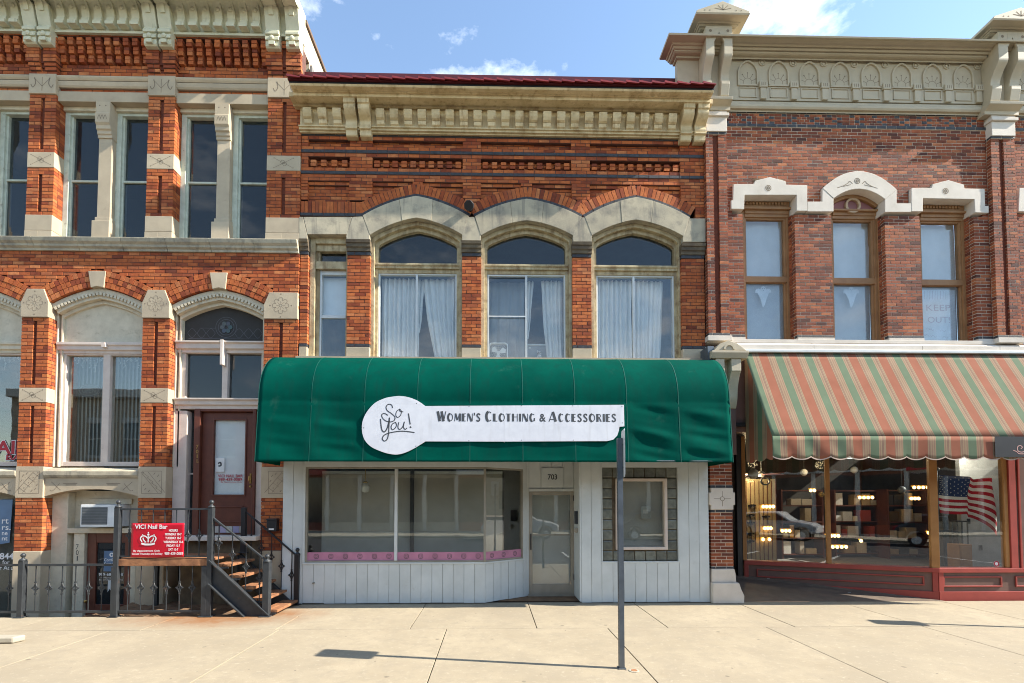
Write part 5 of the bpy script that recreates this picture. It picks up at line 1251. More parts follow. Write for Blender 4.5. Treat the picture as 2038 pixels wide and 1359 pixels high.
G().box(xx(368,1064,.1), b-.01, -.02, .42, -.2, zdb-.092).build('step_wall', MT['stone_dark'], LB)
# --- basement fronts
for i in (0, 1):
    a, b = bays[i]; zt = zl(976)
    G().box(a, b, .34, .40, -1.0, zt).build('basement_panel', MT['wood_pale'], LB)
a, b = bays[1]
YB_ = .22
g = G(); g.box(a+.001, xx(137,1100,YB_), YB_-.05, .34, -1, zl(980)); g.box(xx(137,1100,YB_)+.05, xx(149,1100,YB_), YB_+.04, .34, -1, zl(1052)); g.box(xx(149,1100,YB_), xx(170,1100,YB_), YB_-.03, .34, -1, zl(1052)); g.box(xx(137,1100,YB_), b-.002, YB_-.06, .34, zl(1062), zl(1052)); bf = g.build('basement_frame', MT['wood_pale'], LB, bev=.006)
for k, ch in enumerate('701'):
    tx, tz = P(154, 1088+k*11.5, YB_-.03); text(ch, tx, tz, YB_-.033, 'ink', bf, 'house_number', w=.02 if ch == '1' else .052, h=.095, bold=.0)
g = G(); dx0, dx1 = xx(172,1100,YB_), xx(262,1100,YB_); g0, g1 = xx(189,1120,YB_), xx(246,1120,YB_); zg0, zg1 = zl(1203,YB_), zl(1080,YB_)
g.box(dx0, g0, YB_+.02, YB_+.08, -1, zl(1062)); g.box(g1, dx1, YB_+.02, YB_+.08, -1, zl(1062)); g.box(g0, g1, YB_+.021, YB_+.08, zg1, zl(1062)); g.box(g0, g1, YB_+.021, YB_+.08, -1, zg0)
bd = g.build('basement_door', MT['doorbrown'], LB, bev=.006); G().box(g0, g1, YB_+.05, YB_+.056, zg0, zg1).build('pane', MT['glassdark'], bd); G().box(g0, g1, YB_+.06, YB_+.07, zg0, zg1).build('door_backing', MT['dark'], bd)
G().box(dx1, xx(272,1100,YB_), YB_-.02, .34, -1, zl(1062)).build('jamb', MT['wood_pale'], bf)
yq = YB_+.046; px0, pz0 = P(206, 1137, yq); px1, pz1 = P(234, 1096, yq); po = G().box(px0, px1, yq, yq+.002, pz0, pz1).build('poster', MT['blue'], bd)
text('Comfort', (px0+px1)/2, pz0+.23, yq-.002, 'whiteink', po, w=.25, h=.06, bold=.01); text('Keepers.', (px0+px1)/2, pz0+.15, yq-.002, 'whiteink', po, w=.25, h=.06, bold=.01)
g = G(); disc(g, (px0+px1)/2+.02, pz1-.08, .02, .045, yq-.002, 12); g.build('poster_mark', MT['whiteink'], po)
tx, tz = P(221, 1143, yq); text('989-684-8448', tx, tz, yq, 'whiteink', bd, w=.48, h=.055, bold=.01)
tx, tz = P(221, 1149.5, yq); text('In-Home Care for', tx, tz, yq, 'whiteink', bd, w=.40, h=.03); tx, tz = P(221, 1153.5, yq); text('Seniors & Other Adults', tx, tz, yq, 'whiteink', bd, w=.46, h=.03)
tp = [P(215,1155,yq), P(226,1155,yq), P(222,1177,yq), P(218,1172,yq), P(214,1178,yq)]; G().prism(tp, yq, yq+.002).build('paper_tag', MT['plastic'], bd)
kx, kz = P(173, 1196, YB_); G().lathe((kx, YB_+.02, kz), [(.015,0),(.015,.03),(.03,.04),(.03,.06),(.015,.07)], 12, 'y').build('knob', MT['brass'], bd, smooth=True)
# leftmost basement window with poster
a, b = bays[0]; y0 = .12
wq = G().box(a, b-.02, y0+.03, y0+.036, -1, zl(992)).build('basement_window', MT['glassdark'], LB)
px1, pz1 = P(24, 994, y0); px0, pz0 = P(-60, 1083, y0)
po = G().prism([(px0,pz0-.1),(px1-.03,pz0+.03),(px1,pz1-.04),(px1,pz1),(px0,pz1)], y0+.01, y0+.013).build('poster', MT['blue'], wq)
for s_, py, hh, ww in (('rt',1037,.10,.13),('rs.',1051,.075,.17),('ne',1062,.06,.11),('nt',1072,.07,.11)):
    tx, tz = P(1, py, y0); text(s_, tx+.02, tz, y0+.007, 'whiteink', po, w=ww, h=hh, align='L', bold=.01)
tx, tz = P(35, 1107, y0); text('989-684-8448', tx-.52, tz, y0+.025, 'whiteink', wq, w=1.02, h=.13, bold=.02)
tx, tz = P(2, 1119, y0); text('for', tx, tz, y0+.025, 'whiteink', wq, w=.14, h=.075, align='L', bold=.01)
tx, tz = P(-3, 1130, y0); text('r Adults', tx, tz, y0+.025, 'whiteink', wq, w=.37, h=.085, align='L', bold=.01)
# --- air conditioner
ax0, az0 = P(158, 1049, -.06); ax1, az1 = P(229, 1004, -.06)
t = thing('air_conditioner', 'white window air conditioner set in the wall beside the red sign', 'air conditioner', ((ax0+ax1)/2, .1, az0))
g = G(); g.box(ax0, ax1, -.05, .36, az0, az1); g.build('case', MT['plastic'], t, bev=.012)
g = G(); g.box(ax0+.03, ax0+.52, -.054, -.049, az0+.05, az1-.05); gr = g.build('grille', MT['grille'], t)
for k in range(11): 
    z = az0+.07+k*.03; G().box(ax0+.035, ax0+.515, -.062, -.053, z, z+.012).build('louvre', M('louvre_grey', (.17,.18,.185), rough=.5, bump=0) if k == 0 else bpy.data.materials['louvre_grey'], gr)
G().box(xx(178,990,.3), xx(262,990,.3), .30, .335, zl(1003,.3), zl(993,.3)).build('support_panel', MT['wood_pale'], t)
# --- letter box by the stair foot
mx, mz = P(543, 1043, -.1); t = thing('letter_box', 'small black letter box on the brick corner pier by the stairs', 'mailbox', (mx, -.1, mz-.15))
G().box(mx-.095, mx+.095, -.16, YP-.002, mz-.14, mz+.08).build('body', MT['ironblack'], t, bev=.01); G().prism([(mx-.10,mz+.08),(mx+.10,mz+.08),(mx+.10,mz+.11),(mx-.10,mz+.11)], -.175, YP-.002).build('lid', MT['ironblack'], t, bev=.01); G().box(mx-.05, mx+.05, -.163, -.1605, mz-.11, mz-.08).build('number_label', MT['plastic'], t)
# ================================================================== steel stair, landing and fences in front of the left building
YS0, YS1 = -1.07, -.13
def py_(px, py, Y=YS0): return P(px, py, Y)
def iron_baluster(x, z0, z1, y, zk_, name, par, mat='iron', kn=True):
    """square bar with a scrolled diamond knuckle"""
    g = G(); g.box(x-.006, x+.006, y-.006, y+.006, z0, z1)
    if kn:
        for s_ in (-1, 1):
            g.tube([(x+s_*.005,y,zk_+.085),(x+s_*.022,y,zk_+.03),(x+s_*.062,y,zk_),(x+s_*.022,y,zk_-.03),(x+s_*.005,y,zk_-.085)], .0075, 5)
            g.tube([(x,y,zk_+.035),(x+s_*.035,y,zk_),(x,y,zk_-.035)], .006, 5)
            g.box(x+s_*.05-.012, x+s_*.05+.012, y-.009, y+.009, zk_-.009, zk_+.009)
        for s_ in (-1, 1): g.box(x-.013, x+.013, y-.013, y+.013, zk_+s_*.10-.012, zk_+s_*.10+.012)
    return g.build(name, MT[mat], par)
def ball_post(x, z0, z1, y, par, wd=.09, ball=True, mat='iron'):
    g = G(); g.box(x-wd/2, x+wd/2, y-wd/2, y+wd/2, z0, z1); g.box(x-wd*.85, x+wd*.85, y-wd*.85, y+wd*.85, z0, z0+.02)
    p = g.build('post', MT[mat], par, bev=.006)
    if ball:
        g = G(); g.lathe((x,y,z1), [(wd*.62,0),(wd*.62,.02),(.025,.04),(.018,.06),(.03,.07),(.04,.095),(.03,.12),(.008,.135)], 14); g.build('finial', MT[mat], p, smooth=True)
    return p
# ---- low fence along the pavement
FE = thing('iron_fence', 'low dark iron fence with diamond knuckles along the pavement in front of the basement', 'fence', (py_(130,1222)[0], YS0, 0))
fx = [py_(q, 1170)[0] for q in (-110, 44, 229, 408)]
ztop, zbot = py_(200,1124)[1], py_(200,1217)[1]
for k, x in enumerate(fx):
    z1 = py_(44,1116)[1] if k < 2 else py_(229,1127)[1]
    ball_post(x, .0, z1+(.0 if k < 2 else .0), YS0, FE, .088, k < 2)
for a, b in zip(fx, fx[1:]):
    for z in (ztop, zbot): G().box(a+.05, b-.05, YS0-.012, YS0+.012, z-.02, z+.02).build('rail', MT['iron'], FE, bev=.003)
    n = max(2, round((b-a)/.212)); 
    for k in range(1, n): iron_baluster(a+(b-a)*k/n, zbot+.02, ztop-.02, YS0, py_(200,1170)[1], 'baluster', FE)
# ---- stair
ST = thing('steel_staircase', 'rusty plank landing and stairs with grey steel stringers and iron handrails', 'staircase', (py_(400,1222)[0], -.6, 0))
zL = py_(320,1112)[1]; xA, xB = py_(233,1110)[0], py_(419,1110)[0]
G().box(xA-.02, xB+.0, YS0-.02, YS0+.03, zL-.12, zL-.002).build('landing_beam', MT['rustwood'], ST, bev=.004)
G().box(xA-.02, xA+.03, YS0+.031, YS1, zL-.12, zL-.036).build('landing_beam', MT['iron'], ST)
n = 7; wd = (YS1-YS0)/n
for k in range(n): G().box(xA-.03, xB+.02, YS0-.01+k*wd+.006, YS0-.01+(k+1)*wd-.004, zL-.035, zL+random.uniform(-.003,.003)).build('landing_plank', MT['rustwood'], ST, bev=.005)
for x in (xA+.06, xB-.03):
    G().box(x-.03, x+.03, YS1-.06, YS1, .0, zL-.04).build('landing_leg', MT['iron'], ST)
G().box(xB-.045, xB+.015, YS0+.03, YS0+.09, .0, zL-.04).build('landing_leg', MT['iron'], ST)
# stringers: channel beams
s0 = (xB, zL-.02); s1 = py_(537, 1224); s1 = (s1[0], .03)
def stringer(y, yo):
    dx, dz = s1[0]-s0[0], s1[1]-s0[1]; L = hypot(dx, dz); nx_, nz_ = dz/L, -dx/L
    hgt = .30; q = lambda s_, o_: (s0[0]+dx*s_+nx_*o_, s0[1]+dz*s_+nz_*o_)
    a, b = q(0, -.0), q(1, -.0); c, d = q(1, hgt), q(0, hgt)
    pts = [a, b, (b[0], .0) if True else b, (c[0]+(.0-c[1])*dx/dz if False else c[0]-.0, max(c[1], .0)), d]
    lo = lambda p: (p[0], max(p[1], .0))
    # lower edge reaches the pavement
    tq = (0.0-d[1])/(dz) if dz else 1
    e = (d[0]+dx*min(1, tq), d[1]+dz*min(1, tq))
    g = G(); g.prism([a, b, (b[0], .0), e, (s0[0], d[1]+dz*((s0[0]-d[0])/dx)) if d[0] < s0[0] else d], y, y+yo*.012); w_ = g.build('stringer', MT['iron'], ST)
    for p, r_ in ((a, b), ((max(d[0], s0[0]), d[1]+dz*((max(d[0], s0[0])-d[0])/dx)), e)):
        f = G(); f.beam((p[0], y-yo*.03, p[1]), (r_[0], y-yo*.03, r_[1]), .09, .022); f.build('flange', MT['iron'], w_, bev=.003)
stringer(YS0, 1); stringer(YS1, -1)
nt_ = 5; rise = zL/(nt_+0); run = (s1[0]-s0[0])/(nt_+.0)
for k in range(nt_):
    zt = zL-rise*(k+1)+.10; xa_ = s0[0]+run*k+.04
    if zt < .04: zt = .06
    for j in range(2): G().box(xa_+j*.145, xa_+j*.145+.138, YS0+.035, YS1-.035, zt-.045, zt+random.uniform(-.004,.004)).build('tread', MT['rustwood'], ST, bev=.006)
    G().box(xa_, xa_+.26, YS0+.014, YS0+.034, zt-.075, zt-.046).build('tread_angle', MT['iron'], ST)
# landing rail
zr1, zr0 = py_(330,1013)[1], zL+.10
xp = [xA, xB]
for x, zb, zt in ((xA, 0.0, py_(233,1010)[1]), (xB, .0, py_(418,1010)[1])): ball_post(x, zb, zt, YS0, ST, .085)
bp = P(486, 1010, YS1); ball_post(bp[0], zL, bp[1], YS1, ST, .085, False, 'ironblack')
G().box(xA+.04, xB-.04, YS0-.016, YS0+.016, zr1-.016, zr1+.016).build('top_rail', MT['iron'], ST, bev=.003)
G().box(xA+.04, xB-.04, YS0-.012, YS0+.012, zL+.03, zL+.055).build('bottom_rail', MT['iron'], ST, bev=.003)
n = 8
for k in range(1, n): iron_baluster(xA+(xB-xA)*k/n, zL+.05, zr1-.012, YS0, zL+.40, 'baluster', ST)
# sloping handrails
def hand(y, p0, p1, mat, xa_, xb_, n, posts):
    g = G(); g.beam((p0[0], y, p0[1]), (p1[0], y, p1[1]), .045, .028); g.build('handrail', MT[mat], ST, bev=.004)
    for k in range(n):
        t = (k+.6)/(n+.1); x = p0[0]+(p1[0]-p0[0])*t; zt = p0[1]+(p1[1]-p0[1])*t; zb = s0[1]+(s1[1]-s0[1])*(x-s0[0])/(s1[0]-s0[0])+.02
        iron_baluster(x, max(zb, .03), zt-.012, y, (max(zb, .03)+zt)/2+.02, 'baluster', ST, mat)
h0, h1 = py_(420,1027), py_(531,1116); hand(YS0, h0, h1, 'iron', 0, 0, 4, 0)
k0, k1 = P(489,1018,YS1), P(591,1106,YS1); hand(YS1, k0, k1, 'ironblack', 0, 0, 5, 0)
e0 = py_(532,1118); ball_post(e0[0], .0, e0[1], YS0, ST, .11)
e1 = P(592,1104,YS1); ball_post(e1[0], .0, e1[1], YS1, ST, .09, True, 'ironblack')
# wall rail behind the landing on the left
# ---- red banner on the landing rail
YR = YS0-.03
r0 = P(260, 1109, YR); r1 = P(367, 1041, YR)
RS = thing('red_banner', 'red nail bar banner with white crown and opening hours tied to the landing rail', 'banner', ((r0[0]+r1[0])/2, YR, r0[1]))
g = G(); g.grid(24, 14, lambda u, v: (r0[0]+u*(r1[0]-r0[0]), YR+.004*sin(u*7+v*3)+.002*sin(v*9+u*11), r0[1]+v*(r1[1]-r0[1])-.006*sin(u*4))); g.build('sheet', MT['red'], RS, smooth=True, solid=.003)
def rt(px, py): return P(px, py, YR-.009)
yk = YR-.009
def rtext(s, px, py, wpx, hpx, bold=.0):
    a = rt(px, py); sc = (YR+D)/F; text(s, a[0], a[1], yk, 'whiteink', RS, w=wpx*sc, h=hpx*sc, bold=bold)
rtext('VICI Nail Bar', 301, 1048, 63, 8.5, .02)
for i, (s, wq) in enumerate((('HOURS', 17), ('MONDAY 10-7', 32), ('TUESDAY 10-7', 31), ('WEDNESDAY 10-6', 38), ('FRIDAY 10-7', 26), ('SAT 10-7', 19))): rtext(s, 345, 1055.5+i*7.6, wq, 4.8, .03)
rtext('989-439-0089', 346, 1101.5, 36, 5.6, .02); rtext('By Appointment Only', 292, 1096.5, 51, 4.6, .02); rtext('Closed Thursday and Sunday', 293, 1102.5, 59, 4.6, .02)
g = G(); c = rt(295, 1073); s_ = (YR+D)/F
cpt = lambda a, b: (c[0]+a*s_, c[1]+b*s_)
stroke([cpt(-13,-8), cpt(-6,-10), cpt(6,-10), cpt(13,-8)], 3.6*s_, yk, g); 
for sx_ in (-1, 1):
    stroke([cpt(sx_*12,-5), cpt(sx_*15,1), cpt(sx_*12,6), cpt(sx_*6,6), cpt(sx_*1,2)], 2.2*s_, yk, g); stroke([cpt(sx_*4,-6), cpt(sx_*9,-1), cpt(sx_*10,3)], 2.0*s_, yk, g)
stroke([cpt(0,-6), cpt(0,6)], 2.2*s_, yk, g)
for a_, b_, r_ in ((0,9,2.2),(0,13,1.3),(-11,8,1.5),(11,8,1.5),(-7,-5,1.2),(7,-5,1.2)): q = cpt(a_, b_); disc(g, q[0], q[1], 0, r_*s_, yk, 10)
g.build('crown', MT['whiteink'], RS)
# ---- things on the pavement
bx, by = PG(12, 1280); tag(G().prismz([(bx-1.2,by-.12),(bx+.12,by-.03),(bx+.16,by+.12),(bx-1.2,by+.14)], .004, .09).build('concrete_block', MT['kerb'], None, bev=.02), 'pale concrete wheel stop end at the left edge of the pavement', 'wheel stop')
px_, py0 = PG(1237, 1330); 
def sign_post(x, y, lab, ang, hgt, sz0):
    t = thing('sign_post', lab, 'sign post', (x, y, 0), None)
    g = G(); w_ = .030; tk = .005     # square perforated tube seen as a U of plates
    g.box(x-w_, x+w_, y-w_, y-w_+tk, .0, hgt); g.box(x-w_, x-w_+tk, y-w_+tk, y+w_, .0, hgt); g.box(x+w_-tk, x+w_, y-w_+tk, y+w_, .0, hgt); g.box(x-w_+tk, x+w_-tk, y+w_-tk, y+w_, 0, hgt)
    p = g.build('post', MT['steel'], t)
    z = .06; h_ = G()
    while z < hgt-.05:
        h_.lathe((x-w_-.0003, y, z), [(.008,-.0002),(.008,.0002)], 8, 'y') if False else h_.add([(x-w_-.0006, y-.008, z-.008),(x-w_-.0006, y+.008, z-.008),(x-w_-.0006, y+.008, z+.008),(x-w_-.0006, y-.008, z+.008)], [(0,1,2,3)])
        z += .0254*1.6
    h_.build('punched_holes', MT['ironblack'], p, kind='stuff')
    ca, sa = cos(ang), sin(ang); g = G(); off = .042
    # plate stands edge-on to the viewer: its plane holds the vertical and the direction (ca, sa)
    cx, cy_ = x+sa*off, y-ca*off
    hw = .155; q = []
    for z, ww in ((sz0,hw-.03),(sz0+.03,hw),(hgt+.07,hw),(hgt+.10,hw-.03)): q.append((z, ww))
    pts = [(-ww, z) for z, ww in q]+[(ww, z) for z, ww in q[::-1]]
    vs = [(cx+ca*u+sa*o_, cy_+sa*u-ca*o_, z) for o_ in (-.002,.002) for u, z in pts]; n = len(pts)
    g.add(vs, [tuple(range(n)), tuple(range(2*n-1,n-1,-1))]+[(i,(i+1)%n,(i+1)%n+n,i+n) for i in range(n)]); g.build('plate', MT['alu'], t)
    g = G()
    for z in (sz0+.12, hgt-.08): g.tube([(x-sa*.035, y+ca*.035, z), (cx+sa*.012, cy_-ca*.012, z)], .008, 6)
    g.build('bolt', MT['steel'], t)
    G().box(x-.045, x+.045, y-.045, y+.045, .0, .012).build('foot_sleeve', MT['steel'], t)
    return t
zt = P(1237, 872, py0)[1]; zb = P(1237, 950, py0)[1]
sign_post(px_, py0, 'grey square steel signpost with its plate seen edge-on, standing before the white shopfront', radians(82), zt, zb)
sx_, sy_ = PG(1745, 1238); k_ = 1/tan(SUN_EL)
sign_post(sx_+SUN_TO[0]*2.75*k_, sy_+SUN_TO[1]*2.75*k_, 'second grey signpost, beyond the right edge, seen only by its shadow', radians(82), zt, zb)
mx_, my_ = PG(1262, 1335); t = thing('pavement_cap', 'small round metal cap set in the pavement beside the signpost', 'cap', (mx_, my_, 0))
g = G(); g.lathe((mx_, my_, .001), [(.06,0),(.06,.004),(.05,.006)], 20); g.build('ring', MT['kerb'], t); g = G(); g.lathe((mx_, my_, .006), [(.04,0),(.035,.004),(.01,.003)], 16); g.build('lid', MT['rustwood'], t)
# ================================================================== RIGHT BUILDING
RB = thing('maroon_brick_building', 'maroon brick building with white stone window hoods and putty cornice, right of the green awning', 'building', (6.5, 0, 0))
zr_ = lambda py, Y=0., px=1700: zz(py, px, Y)
RK = Bricks(ch=.0675, bl=.21, mort=.0155)
RP = [(XR+.004, xx(1449,450,-.1)), (xx(1977,420,-.1), xx(2024,420,-.1))]
RXE = 13.5
op_px = [(1480.5,1584,560), (1657,1764,560), (1834,1942,560)]
ops = [(xx(a,y), xx(b,y)) for a, b, y in op_px]
ops.append((ops[2][0]+(RP[1][0]-RP[0][0]), ops[2][1]+(RP[1][0]-RP[0][0])))
ops[3] = (RP[1][1]+.30, RP[1][1]+1.35)
zh = [zr_(404), zr_(396), zr_(404), zr_(404)]
z_sill = zr_(673); z_band = zr_(257)
aw = qb(P(1655,398), (P(1706,366)[0], P(1706,360)[1]), P(1757,400), 14)
ahood = qb(P(1633,378), (P(1706,312)[0], P(1706,309)[1]), P(1780,381), 18)
def rholes(z):
    hs = []
    for i, (a, b) in enumerate(ops):
        if z < zr_(423): hs.append((a, b))
    for g_ in hoods_r:
        for (a, b, c, d) in g_:
            if c < z < d: hs.append((a, b))
    sp_ = span_at(ahood, z)
    if sp_ and z > zr_(404): hs.append(sp_)
    return hs
hoods_r = [[(xx(1457,395), xx(1603,395), zr_(423), zr_(371)), (xx(1498,365), xx(1561,365), zr_(372), zr_(360))],
           [(xx(1808,395), xx(1954,395), zr_(427), zr_(379)), (xx(1850,365), xx(1913,365), zr_(380), zr_(367))],
           [(xx(1457,420), xx(1955,420), zr_(425), zr_(404))],
           [(RP[1][1]+.06, RP[1][1]+1.5, zr_(423), zr_(378))]]
for x0, x1 in ((RP[0][1], RP[1][0]), (RP[1][1], RXE)):
    RK.wall(x0, x1, z_sill+.06, zr_(250), 0.0, rholes, th=.3)
    RK.wall(x0, x1, zr_(256), zr_(249.5), -.012, None, th=.3, rows=1, cls='black')
    # checker of dark headers under the cornice
    n = 4; z0, z1 = zr_(249.5), zr_(229); h = (z1-z0)/n
    for k in range(n):
        x = x0; j = 0; RK.mg.box(x0, x1, .007, .3, z0+k*h, z0+(k+1)*h)
        while x < x1-.03:
            ph = (j+2*k) % 4; dk = (ph == 0 and k in (0,2,3)) or (ph == 1 and k == 1)
            l = .105 if dk else (.105 if (j % 3) else .16); l = min(l, x1-x)
            RK.one((x+l/2, .045, z0+(k+.5)*h), l-.012, .09, h-.011, cls='black' if dk else 'brick'); x += l; j += 1
    RK.wall(x0, x1, zr_(229), zr_(223), -.008, None, th=.3, rows=1, cls='black')
    RK.wall(x0, x1, z_sill, z_sill+.06, -.012, (lambda z: [(a, b) for a, b in ops]), th=.3, rows=1, cls='black')
for a, b in ops: RK.wall(.095, .30, z_sill, zr_(423), b-.007, None, 'L', th=.03, d=.03, core=False)
for a, b in ops[:3]:
    pass
for (a, b), sl in zip(RP, ((xx(1421.5,450,-.1), xx(1432,450,-.1)), (xx(1993,420,-.1), xx(2002,420,-.1)))):
    RK.pier(a, b, zr_(668), zr_(279), -.10, .30, 'L', slot=(sl[0], sl[1], zr_(680), zr_(268)))
    RK.pier(a, b, zr_(279), zr_(273), -.11, .30, 'L', rows=1, cls='black'); RK.pier(a, b, zr_(674), zr_(668), -.11, .30, 'L', rows=1, cls='black')
# ground-floor pier
gp = (xx(1415,1060,-.12), xx(1459,1060,-.12)); zg = lambda py: zz(py, 1437, -.12)
RK.pier(gp[0], gp[1], zg(965), zg(905), -.12, .30, 'L'); RK.pier(gp[0], gp[1], zg(1127), zg(1020), -.12, .30, 'L')
for ya, yb in ((965,971),(1014,1020),(1127,1132)): RK.pier(gp[0]-.002, gp[1]+.002, zg(yb), zg(ya), -.128, .30, 'L', rows=1, cls='black')
RK.build(RB, {'brick':'brick_dark','black':'black'}, 'mortar_light', {'brick':'brick','black':'dark_brick'})
g = G(); c = .05; a, b = gp; z0, z1 = zg(1014), zg(971); e = .035
g.prism([(a,z0),(b,z0),(b,z0+.09),(b+e,z0+.09),(b+e,z1-.09),(b,z1-.09),(b,z1),(a,z1),(a,z1-.09),(a-e,z1-.09),(a-e,z0+.09),(a,z0+.09)], -.155, .2); ps = g.build('carved_block', MT['stone_white'], RB, bev=.008)
g = G(); xm, zm_ = (a+b)/2, (z0+z1)/2; disc(g, xm, zm_, .035, .046, -.157, 16)
for dx_, dz_ in ((1,0),(-1,0),(0,1),(0,-1)): stroke([(xm+dx_*.046,zm_+dz_*.046),(xm+dx_*.17,zm_+dz_*.15)], .009, -.157, g)
g.build('carving', MT['carve'], ps)
g = G(); g.prism([(a-.01,zg(1158)),(b+.03,zg(1158)),(b+.02,zg(1142)),(b-.0,zg(1132)),(a,zg(1132)),(a-.01,zg(1142))], -.16, .3); g.build('base_stone', MT['stone_white'], RB, bev=.01)
g = G(); zq = zz(1197,1440,-.2); g.prism([(a-.03,0),(b+.15,0),(b+.16,.15),(b+.10,.28),(b+.06,zg(1158)-.002),(a-.02,zg(1158)-.002)], -.22, .3); g.build('plinth_stone', MT['stone_white'], RB, bev=.02)
# stone caps on the piers
for a, b in RP:
    for y0, y1, yo, ex in ((275,247,-.13,.0),(247,241,-.17,.03),(241,219,-.13,.0)):
        G().box(a-ex, b+ex, yo, .25, zr_(y0)+.001, zr_(y1)).build('cap_stone', MT['stone_white'], RB, bev=.008)
    g = G(); xm = (a+b)/2; zc_ = zr_(230)
    for dx_, dz_ in ((0,.05),(-.05,-.02),(.05,-.02)): disc(g, xm+dx_, zc_+dz_, .0, .04, -.1315, 14)
    g.build('trefoil', MT['stone_old'], RB)
    G().box(a-.03, b+.03, -.14, .25, zr_(684), zr_(674)).build('pier_base', MT['stone_white'], RB, bev=.006)
# hoods
def hood(pts, n='window_hood'):
    o = G().prism([P(*q) for q in pts], -.06, .20).build(n, MT['stone_white'], RB, bev=.007); return o
h1 = hood([(1452.5,419),(1478,419.5),(1479,391.5),(1582,391.5),(1582,423),(1603,423),(1603,372),(1561.5,371),(1560,364),(1529,356),(1500,363),(1497,369.5),(1457,370),(1456,402),(1452.5,402)])
h3 = hood([(1831.5,424),(1832,398),(1934,400),(1935,426),(1962,427),(1962,413),(1955,413),(1954,379.5),(1914,378.5),(1913,371),(1882,362),(1851,370),(1849,377.5),(1809,378),(1809,424)])
g = G(); ia = offset(aw, .0); n = len(aw)
hh = [ahood[int(round(i*(len(ahood)-1)/(n-1)))] for i in range(n)]
g.ring(hh, aw, -.062, .20); h2 = g.build('window_hood', MT['stone_white'], RB, bev=.007)
for q in ([(1603.5,404.5),(1633,404.5),(1633,378),(1655,399),(1655,424),(1603.5,424)], [(1757,400),(1780,381),(1780,408),(1808.5,408),(1808.5,425),(1757,425)]):
    G().prism([P(*p) for p in q], -.058, .20).build('hood_stone', MT['stone_white'], RB, bev=.005)
for o, cx, cy_ in ((h1,1529,374), (h2,1706,360), (h3,1882,380)):
    x, z = P(cx, cy_, -.06); g = G(); disc(g, x, z, .048, .062, -.0635, 18)
    for k in range(7): an = 2*pi*k/7; disc(g, x+.024*cos(an), z+.024*sin(an), 0, .013, -.0635, 8)
    if cx == 1706:
        for sx_ in (-1, 1):
            p = [(26,3),(18,-3),(10,2),(14,5)]; stroke([(x+sx_*.10,z-.06),(x+sx_*.16,z-.01),(x+sx_*.20,z-.05),(x+sx_*.30,z-.11),(x+sx_*.42,z-.15)], .012, -.0635, g); stroke([(x+sx_*.14,z-.08),(x+sx_*.30,z-.12)], .012, -.0635, g)
    g.build('carving', MT['carve'], o)
xq = RP[1][1]+.08; G().prism([(xq,zr_(420)),(xq+.24,zr_(420)),(xq+.24,zr_(396)),(xq+1.3,zr_(396)),(xq+1.3,zr_(373)),(xq+.04,zr_(373))], -.06, .2).build('window_hood', MT['stone_white'], RB, bev=.007)
# sills
G().box(RP[0][0], RP[1][0]+.1, -.05, .25, zr_(685), z_sill-.001-.05).build('sill_block', MT['stone_white'], RB, bev=.005)
for a, b in zip([RP[0][0]]+[o[1] for o in ops[:3]], [o[0] for o in ops[:3]]+[RP[1][0]]): G().box(a, b, -.03, .28, zr_(684), z_sill-.002).build('jamb_base', MT['stone_white'], RB, bev=.005)
xs = [xx(q,690,-.12) for q in (1470,1620,1836,1990)]+[RXE]
for a, b in zip(xs, xs[1:]): G().profx([(.2,zr_(698,-.12)),(-.12,zr_(698,-.12)),(-.12,zr_(687,-.12)),(-.04,zr_(684,-.04)),(.2,zr_(684,-.04))], a+.003, b-.003).build('sill', MT['stone_white'], RB, bev=.005)
